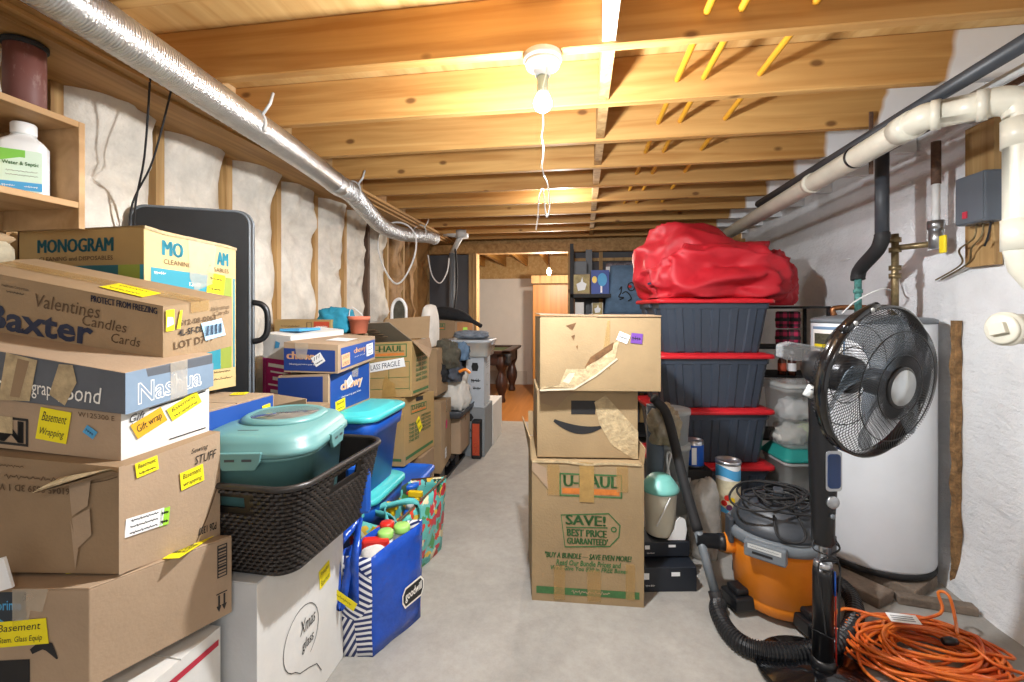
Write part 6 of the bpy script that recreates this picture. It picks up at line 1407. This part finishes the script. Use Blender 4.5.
# ------------------------------------------------------------------ water heater
hc = V((1.477, 2.60, 0)); HR = .253
wh = empty('water_heater', (hc.x, hc.y, .06), 'tall white cylindrical water heater against the right wall', 'water heater')
mb = MB(); mb.lathe([(HR, .085), (HR+.004, .10), (HR+.004, 1.245), (HR, 1.25)], hc, WHITEE, 64); mb.build('jacket', wh)
mb = MB(); mb.lathe([(HR+.007, 1.243), (HR+.007, 1.262), (HR-.01, 1.27), (.12, 1.285), (0, 1.287)], hc, MIDGREY, 64); mb.build('top_cap', wh)
mb = MB(); mb.lathe([(HR-.01, .055), (HR+.003, .06), (HR+.003, .088), (HR-.01, .09)], hc, BLACKM, 64); mb.build('base_ring', wh)
def hpatch(a0, a1, z0, z1, m_, nm, parent, rr, n=14):
    mb = MB(); vs = []
    for i in range(n+1):
        a = a0+(a1-a0)*i/n
        for z in (z0, z1): vs.append(V((hc.x+rr*cos(a), hc.y+rr*sin(a), z)))
    mb.add(vs, [(2*i, 2*i+2, 2*i+3, 2*i+1) for i in range(n)], m_, True); return mb.build(nm, parent)
aL = atan2(-hc.y, -hc.x)            # towards the camera
a0, a1 = aL-radians(68), aL-radians(22)
lb = hpatch(a0, a1, .93, 1.225, mat('pale grey label edge', '#6d8aa8', .5, var=0), 'rating_label', wh, HR+.0052)
hpatch(a0+.03, a1-.03, .945, 1.21, WHITEP, 'label_sheet', lb, HR+.006)
hpatch(a0+.10, a1-.08, 1.11, 1.19, mat('dark label print', '#4b4a3a', .6, var=.3, vs=60), 'label_heading', lb, HR+.0068)
hpatch(a0+.10, a1-.08, 1.115, 1.135, VALVEY, 'label_stripe', lb, HR+.0072)
for k in range(5): hpatch(a0+.10, a1-.10-.05*(k % 2), 1.07-.025*k, 1.076-.025*k, MIDGREY, 'label_line', lb, HR+.0068)
# copper fittings on the heater top
q = V((g1.x, g1.y, 1.29)); mb = MB(); mb.tube(smooth_path([q+V((-.10, .02, -.01)), q+V((-.10, .02, .03)), q+V((.02, .0, .035)), q+V((.06, .0, .03))], 5), .014, COPPER, 10); o = mb.build('copper_fitting'); tag(o, 'short bent copper fitting on top of the water heater', 'pipe fitting')
mb = MB(); q = V((g1.x+.02, g1.y-.05, 1.29)); mb.tube(smooth_path([q+V((-.12, 0, .0)), q+V((-.05, 0, .07)), q+V((.06, -.02, .13)), q+V((.2, .1, .12)), q+V((.28, .2, .2))], 8), .004, WHITEPL, 6); o = mb.build('thin_cable'); tag(o, 'thin off white cable arching over the water heater top', 'cable')
# planks and slab under the heater
bo = empty('heater_pad', (hc.x-.05, hc.y-.1, 0), 'weathered low wooden pad of planks under the water heater', 'pad')
for k, (a, b, w_) in enumerate(((V((1.08, 2.60, .025)), V((1.34, 2.24, .025)), .13), (V((1.22, 2.82, .025)), V((1.58, 2.36, .025)), .24), (V((1.35, 2.90, .025)), V((1.72, 2.62, .025)), .22))):
    mb = MB(); mb.bar(a, b, w_, .05, DIRTW); mb.build('plank', bo, bevel=.006)
mb = MB(); mb.bar(V((1.40, 2.28, .018)), V((1.68, 2.235, .018)), .05, .036, DIRTW); o = mb.build('wooden_cleat', bevel=.005); tag(o, 'short weathered wooden cleat on the floor at the heater foot', 'plank')
# rough foam crusted board behind the heater
mb = MB(); q0 = PX(950, 400, 1.70); vs = []; n = 40
rg_ = []
for i in range(n+1):
    z = .04+1.22*i/n; j = .014*mnoise.noise(V((1, 1, z*9))); j2 = .016*mnoise.noise(V((4, 1, z*11)))
    rg_.append([V((1.745, q0.y-.005+j*.7, z)), V((1.745, q0.y+.02, z)), V((1.715+j2*.7, q0.y+.02, z)), V((1.72+j2*.7, q0.y-.005+j*.7, z))])
mb.loft(rg_, CORK, smooth=False); o = mb.build('crusted_board'); tag(o, 'narrow brown foam crusted board upright between the heater and the right wall', 'board')
# ------------------------------------------------------------------ orange shop vacuum
vc = FW*2.02+RT*((778-512)/455*2.02); vc = V((vc.x, vc.y, 0))
sv = empty('shop_vacuum', (vc.x, vc.y, 0), 'orange drum shop vacuum with a dark grey head and black hose', 'vacuum')
tw = (V((0,0,0))-vc); ang0 = atan2(tw.y, tw.x)           # towards the camera
def vp_(a, r, z): return V((vc.x+r*cos(ang0+a), vc.y+r*sin(ang0+a), z))
mb = MB(); mb.lathe([(.160, .03), (.168, .036), (.173, .075), (.1715, .08), (.177, .085), (.190, .285), (.192, .30), (.198, .303), (.199, .325)], vc, ORANGE, 56); mb.build('drum', sv)
mb = MB(); mb.lathe([(.200, .310), (.208, .313), (.211, .325), (.210, .347), (.201, .357), (.186, .359)], vc, MIDGREY, 56); mb.build('rim_band', sv)
mb = MB(); mb.lathe([(.190, .353), (.188, .372), (.178, .400), (.164, .408), (.162, .42), (.145, .448), (.122, .464), (.09, .472), (0, .474)], vc, DKGREY, 56); mb.build('motor_head', sv)
mb = MB(); fr = ang0; M = Matrix.Translation(vc) @ Matrix.Rotation(ang0, 4, 'Z')
mb.box(-.035, .05, -.03, .03, .47, .50, DKGREY, M); mb.box(.0, .05, -.02, .02, .495, .527, DKGREY, M); mb.build('top_handle', sv, bevel=.008)
M2 = Matrix.Translation(vc) @ Matrix.Rotation(ang0-radians(12), 4, 'Z')
mb = MB(); mb.box(.196, .234, -.078, .078, .285, .353, MIDGREY, M2); mb.build('front_latch', sv, bevel=.008)
F = Face(M2@V((.2345, -.07, .293)), M2@V((.2345, .07, .293)), M2@V((.2345, .07, .348)), M2@V((.2345, -.07, .348)))
mb = MB(); mb.patch(F, .06, .58, .94, .92, LIGHTGREY); mb.scrawl(F, .12, .68, .88, .82, MIDGREY, .002); mb.patch(F, .18, .22, .72, .40, BLACKM); mb.build('latch_label', sv)
for a in (radians(66), radians(-66)):
    M3 = Matrix.Translation(vc) @ Matrix.Rotation(ang0+a, 4, 'Z'); mb = MB(); mb.box(.195, .216, -.03, .03, .275, .385, DKGREY, M3); mb.build('side_latch', sv, bevel=.006)
for a in (radians(-50), radians(38), radians(140), radians(-140)):
    M3 = Matrix.Translation(vc) @ Matrix.Rotation(ang0+a, 4, 'Z'); mb = MB(); mb.box(.145, .245, -.056, .056, .022, .082, BLACKP, M3); mb.box(.165, .228, -.038, .038, .08, .11, BLACKP, M3); ft = mb.build('caster_foot', sv, bevel=.01)
    mb = MB(); w0 = M3@V((.200, 0, .024)); mb.tube([w0-(M3.to_3x3()@V((0, .018, 0))), w0+(M3.to_3x3()@V((0, .018, 0)))], .0225, BLACKM, 16); mb.build('wheel', ft)
# inlet with the black connector, badge
pin = vp_(-radians(72), .19, .255); dr = (pin-V((vc.x, vc.y, .255))).normalized()
mb = MB(); mb.tube([pin-dr*.02, pin+dr*.03], .042, ORANGE, 20); mb.build('inlet_port', sv)
mb = MB(); mb.tube([pin+dr*.02, pin+dr*.06, pin+dr*.06, pin+dr*.15], [.036, .036, .033, .030], BLACKP, 20); mb.build('inlet_plug', sv)
# cable heap on the head
rnd = random.Random(5); mb = MB(); pts = []
for k in range(9):
    a = k*2*pi*.93; rx, ry = rnd.uniform(.06, .13), rnd.uniform(.05, .12); ox, oy = rnd.uniform(-.05, .02), rnd.uniform(-.05, .05)
    for j in range(8):
        t = a+2*pi*j/8; x = ox+rx*cos(t); y = oy+ry*sin(t); rr = sqrt(x*x+y*y); zb_ = .48 if rr < .11 else .48-.75*(rr-.11)
        pts.append(V((vc.x, vc.y, 0))+FW*(x-.01)+RT*(y*1.25-.025)+V((0, 0, zb_+.010+.0035*k+.008*rnd.random())))
mb.tube(smooth_path(pts, 4), .0048, BLACKM, 6); mb.build('power_cord', sv)
mb = MB(); mb.tube(smooth_path([vp_(.3, .10, .50), vp_(.45, .165, .46), vp_(.5, .20, .40), vp_(.3, .205, .375), vp_(.0, .20, .39), vp_(-.1, .155, .455)], 6), .0055, BLACKM, 6); mb.build('cord_loop', sv)
# wand: black handle, grey tube, cuff, then ribbed hose
wa, wb_, wc_ = P(657, 402, 2.36), P(698, 531, 2.10), P(716, 596, 1.985)
wd_ = empty('vacuum_wand', (wc_.x, wc_.y, 0), 'black and grey vacuum wand leaning with its ribbed hose across the floor', 'vacuum hose')
mb = MB(); mb.tube(smooth_path([wa+RT*-.02+V((0,0,.02)), wa, P(668, 418, 2.33), P(684, 483, 2.20), wb_], 5), [.022, .026]+[.024]*3+[.024]*16, BLACKM, 14); mb.build('handle_grip', wd_)
mb = MB(); mb.tube([wb_+(wb_-wc_)*.15, wc_], .0195, MIDGREY, 18); mb.build('wand_tube', wd_)
mb = MB(); mb.tube([wc_+(wb_-wc_).normalized()*.02, wc_-(wb_-wc_).normalized()*.045], .028, BLACKM, 18); mb.build('cuff', wd_)
hp = [wc_-(wb_-wc_).normalized()*.03, G(718, 612, .045), G(727, 630, .036), G(742, 644, .036), G(762, 651, .036), G(786, 653, .036), G(812, 651, .036), G(836, 643, .036), G(851, 628, .036), G(855, 610, .036), G(850, 595, .036), G(838, 583, .04), G(822, 575, .06)]
hs = smooth_path(hp, 26); mb = MB(); mb.tube(hs, [.0345 if i % 4 < 2 else .0295 for i in range(len(hs))], BLACKP, 14, smooth=False); mb.build('ribbed_hose', wd_)
# ------------------------------------------------------------------ pedestal fan
SATIN = mat('satin black', '#131417', .34, var=.05, vs=20); fd = 1.63; fb = FW*fd+RT*((823-512)/455*fd); fb = V((fb.x, fb.y, 0))
fa = empty('pedestal_fan', (fb.x, fb.y, 0), 'black pedestal fan with a round wire cage and silver hub facing the room', 'fan')
mb = MB(); bp0 = fb-RT*.035+FW*-.01; mb.lathe([(.175, 0), (.19, .006), (.19, .014), (.18, .022), (.06, .03), (.055, .034)], bp0, BLACKG, 56); mb.build('base', fa)
mb = MB(); mb.lathe([(.033, .028), (.033, .36), (.031, .388)], fb, SATIN, 32); mb.lathe([(.040, .026), (.040, .06), (.033, .065)], fb, SATIN, 32); mb.build('lower_pole', fa)
mb = MB(); mb.lathe([(.030, .386), (.028, .405), (.022, .41)], fb, STEEL, 28); mb.build('pole_collar', fa)
mb = MB(); mb.lathe([(.0145, .40), (.0145, .52)], fb, STEEL, 20); mb.build('upper_pole', fa)
def oval(zc, hw, hd, off=V((0,0,0)), n=20): return [fb+off+RT*(hw*cos(t))+FW*(hd*sin(t))+V((0,0,zc)) for t in [2*pi*i/n for i in range(n)]]
mb = MB(); mb.loft([oval(.470, .030, .03), oval(.478, .036, .036), oval(.56, .037, .036), oval(.66, .043, .040), oval(.76, .046, .042), oval(.83, .046, .042, RT*-.002), oval(.875, .038, .038, RT*-.006), oval(.92, .034, .034, RT*-.012), oval(1.0, .030, .03, RT*-.02), oval(1.06, .032, .032, RT*-.022)], SATIN); body = mb.build('control_column', fa)
fz = -FW
def fpanel(x0, x1, z0, z1, m_, nm, dy, r=.012):
    c_ = ((x0+x1)/2, (z0+z1)/2); pr = [(p.x, p.y) for p in ring((x1-x0)/2, (z1-z0)/2, r, 0, c_)]
    q = lambda e: [fb+RT*a-FW*(dy+e)+V((0, 0, b)) for a, b in pr]
    mb = MB(); mb.loft([q(0)[::-1], q(.004)[::-1]], m_, smooth=False); return mb.build(nm, fa)
fpanel(-.020, .036, .675, .815, STEEL, 'display_bezel', .041); fpanel(-.014, .030, .685, .805, GLASSD, 'display', .0435)
for zc, r_, nm in ((.635, .022, 'power_button'), (.585, .008, 'small_button')):
    A = axis_to(-FW); mb = MB(); mb.lathe([(r_, 0), (r_, .006), (r_*.8, .008)], fb+RT*.006-FW*.039+V((0,0,zc)), STEEL if r_ > .01 else MIDGREY, 22, A); mb.build(nm, fa)
# head
cd = 1.42; cc_ = FW*cd+RT*((878-512)/455*cd)+V((0, 0, EYE+(HY-382)/FPX*cd))
ax_ = (RT*.33-FW*.93+V((0,0,-.12))).normalized(); A = axis_to(ax_)
RR = .236
e1 = (RT-ax_*RT.dot(ax_)).normalized(); e2 = ax_.cross(e1)
def fp_(r, a, h): return cc_+(e1*cos(a)+e2*sin(a))*r+ax_*h
def circ(r, h, n=64): return [fp_(r, 2*pi*i/n, h) for i in range(n)]
mb = MB(); mb.loft([circ(RR, -.028), circ(RR+.006, -.026), circ(RR+.006, .010), circ(RR, .012), circ(RR-.004, .010), circ(RR-.004, -.026), circ(RR, -.028)], BLACKG, capb=False, capt=False); mb.build('cage_band', fa)
def grille(h_edge, h_hub, r_hub, nm, n, tw, hs=1):
    mb = MB()
    for i in range(n):
        a = 2*pi*i/n; pts = []
        for k in range(6):
            t = k/5; r = r_hub+(RR-.002-r_hub)*t; s = sqrt(max(0, 1-t**3.2)); pts.append(fp_(r, a+tw*t, h_edge+(h_hub-h_edge)*s))
        mb.tube(pts, .00105, BLACKP, 4, smooth=False)
    for t in (.22, .62):
        r = r_hub+(RR-r_hub)*t; mb.tube([fp_(r, 2*pi*i/48, h_edge+(h_hub-h_edge)*sqrt(max(0, 1-t**3.2))) for i in range(48)], .0018, BLACKP, 5, closed=True)
    return mb.build(nm, fa)
grille(.012, .062, .060, 'front_grille', 140, .55); grille(-.028, -.085, .055, 'rear_grille', 84, -.5)
mb = MB(); mb.lathe([(.064, -.004), (.064, .004), (.060, .007), (.055, .008)], cc_+ax_*.062, BLACKP, 40, A); hub = mb.build('hub_ring', fa)
mb = MB(); mb.lathe([(.055, .007), (.0545, .0095), (.0, .0105)], cc_+ax_*.062, mat('spun aluminium', '#c4c9cc', .32, metal=.85, var=.05), 40, A); mb.build('hub_badge', fa)
mb = MB(); mb.lathe([(.03, -.03), (.042, -.02), (.042, .03), (.03, .045), (0, .048)], cc_, DKGREY, 28, A); mb.build('blade_hub', fa)
SMOKE = mat('smoky blade plastic', '#74828e', .22, var=.05, alpha=.5)
for b in range(5):
    a0 = 2*pi*b/5+.2; mb = MB(); vs = []; nr, na = 8, 6
    for i in range(nr+1):
        r = .04+.175*i/nr; wd = .30+.42*(i/nr)**.7
        if i == nr: wd *= .80
        for j in range(na+1):
            u = j/na-.5; aa = a0+.5*(i/nr)+u*wd*1.25; vs.append(fp_(r, aa, .010-u*(.075-.02*i/nr)+.006*cos(u*3)))
    w_ = na+1; mb.add(vs, [(i*w_+j, i*w_+j+1, (i+1)*w_+j+1, (i+1)*w_+j) for i in range(nr) for j in range(na)], SMOKE, True); mb.build('blade', fa, solid=.0025)
mo = empty
mb = MB(); mb.lathe([(.058, -.07), (.062, -.09), (.062, -.17), (.055, -.215), (.035, -.235), (0, -.238)][::-1], cc_, mat('gunmetal', '#3b3b3d', .3, metal=.7, var=.05), 36, A); mb.build('motor_housing', fa)
neck0 = cc_-ax_*.17; mb = MB(); mb.tube([neck0+V((0,0,-.03)), fb-RT*.022+V((0,0,1.04))], .028, BLACKP, 18); mb.build('neck', fa)
hb = cc_-ax_*.20+V((0,0,.035)); mb = MB(); q = lambda e: [hb+RT*a+FW*e+V((0,0,b)) for a, b in ((.02, -.02), (.02, .035), (-.10, .055), (-.135, .045), (-.135, .0), (-.10, -.01))]
mb.loft([q(-.02), q(.02)], mat('smoky clear plastic', '#9a9da0', .15, var=0, alpha=.5), smooth=False); mb.build('rear_handle', fa, bevel=.006)
mb = MB(); k0 = cc_-ax_*.15-RT*.06+V((0,0,-.055)); mb.tube([k0, k0-RT*.02+V((0,0,-.035))], .016, LIGHTGREY, 12); mb.build('tilt_knob', fa)
hs_ = fp_(RR+.002, radians(118), -.01); mb = MB(); tt = [fp_(RR+.008, radians(100+6*k), .0) for k in range(7)]
mb.tube(tt, .013, BLACKG, 10); mb.build('carry_grip', fa); 
for k in (1, 4): mb = MB(); mb.tube([fp_(RR+.008, radians(103+6*k), .011), fp_(RR+.008, radians(103+6*k), .016)], .007, LIGHTGREY, 10); mb.build('screw', fa)
# loose wires round the upper pole
for k, (s, m_) in enumerate(((1, BLACKM), (-1, BLACKM), (1, BLACKM))):
    mb = MB(); mb.tube(smooth_path([fb+RT*(.03*s)+V((0,0,.50-.01*k)), fb+RT*(.045*s)-FW*.02+V((0,0,.46)), fb+RT*(-.03*s)-FW*.035+V((0,0,.43)), fb+RT*(.035*s)-FW*.03+V((0,0,.415)), fb+RT*(.03*s)-FW*.04+V((0,0,.34-.05*k)), fb+RT*(.02*s)-FW*.045+V((0,0,.2-.03*k))], 8), .0028, m_, 6); mb.build('loose_wire', fa)
mb = MB(); mb.tube([fb+RT*.030-FW*.020+V((0,0,.38)), fb+RT*.031-FW*.021+V((0,0,.2)), fb+RT*.032-FW*.022+V((0,0,.05))], .0026, REDPL, 6); mb.build('red_wire', fa)
mb = MB(); mb.tube([fb+RT*.024-FW*.027+V((0,0,.385)), fb+RT*.024-FW*.028+V((0,0,.30))], .0032, BLUE2, 6); mb.build('blue_wire', fa)
mb = MB(); mb.tube([fb+V((math.cos(t)*.0345, math.sin(t)*.0345, .16+.008*math.sin(2*t))) for t in [2*pi*i/24 for i in range(24)]], .002, BLACKM, 5, closed=True); mb.build('wire_tie', fa)
# ------------------------------------------------------------------ heap of orange extension cord
rnd = random.Random(11); pts = []; cc2 = G(930, 664); cc2 = V((cc2.x, cc2.y, 0))
for k in range(30):
    lvl = k/30; R1 = rnd.uniform(.15, .27)*(1.0-.15*lvl); R2 = R1*rnd.uniform(.50, .80); ox, oy = rnd.uniform(-.07, .07), rnd.uniform(-.05, .05); ph = rnd.uniform(-.35, .35); tl = rnd.uniform(-.02, .02)
    for j in range(9):
        t = 2*pi*j/9; x = R1*cos(t); y = R2*sin(t); X_ = ox+x*cos(ph)-y*sin(ph); Y_ = oy+x*sin(ph)+y*cos(ph); rr = sqrt((X_/.27)**2+(Y_/.2)**2)
        hh = .012+.085*lvl*max(.25, 1.15-rr*.55)+.012*rnd.random()
        pts.append(cc2+RT*X_+FW*Y_+V((0, 0, hh)))
for q in ((-.26, .04, .02), (-.30, -.06, .014), (-.24, -.12, .010), (-.12, -.06, .02), (-.27, .10, .06), (-.20, .16, .10), (-.06, .08, .11), (.16, .13, .10), (.18, .16, .165), (.195, .13, .17), (.19, .10, .10), (.1, .0, .11)):
    pts.append(cc2+RT*q[0]+FW*q[1]+V((0,0,q[2])))
ec = MB(); sp_ = smooth_path(pts, 5)
for p in sp_: p.x = min(p.x, 1.68)
ec.tube(sp_, .0058, CORD, 7); eo = ec.build('extension_cord'); tag(eo, 'tangled heap of orange extension cord on the floor at lower right', 'cord')
q = cc2+FW*.04+RT*-.06+V((0,0,.13)); F = Face(q-RT*.05+FW*-.0, q+RT*.05-FW*.02, q+RT*.055+FW*.015+V((0,0,.012)), q-RT*.045+FW*.035+V((0,0,.012)))
mb = MB(); mb.hexa([F.bl, F.br, F.tr, F.tl], [p+F.n*.001 for p in (F.bl, F.br, F.tr, F.tl)], PAPER); F2_ = Face(*[p+F.n*.001 for p in (F.bl, F.br, F.tr, F.tl)])
for k in range(3): mb.stroke(F2_, [(.1, .25+.22*k), (.85, .25+.22*k)], .003, MIDGREY, .0005)
mb.build('paper_tag', eo)
mb = MB(); q = cc2+FW*-.03+RT*.02+V((0,0,.105)); mb.tube([q, q+RT*.03+V((0,0,.002)), q+RT*.05], [.012, .015, .010], BLACKP, 10); mb.build('plug', eo)
# fan power lead on the floor
mb = MB(); mb.tube(smooth_path([fb+RT*.12+FW*.10+V((0,0,.006)), fb+RT*.2+FW*.02+V((0,0,.006)), fb+RT*.30-FW*.05+V((0,0,.006)), fb+RT*.34+FW*.05+V((0,0,.006)), fb+RT*.25+FW*.12+V((0,0,.006))], 8), .004, BLACKM, 6); o = mb.build('power_lead'); tag(o, 'thin black power lead curling on the floor beside the fan base', 'cord')
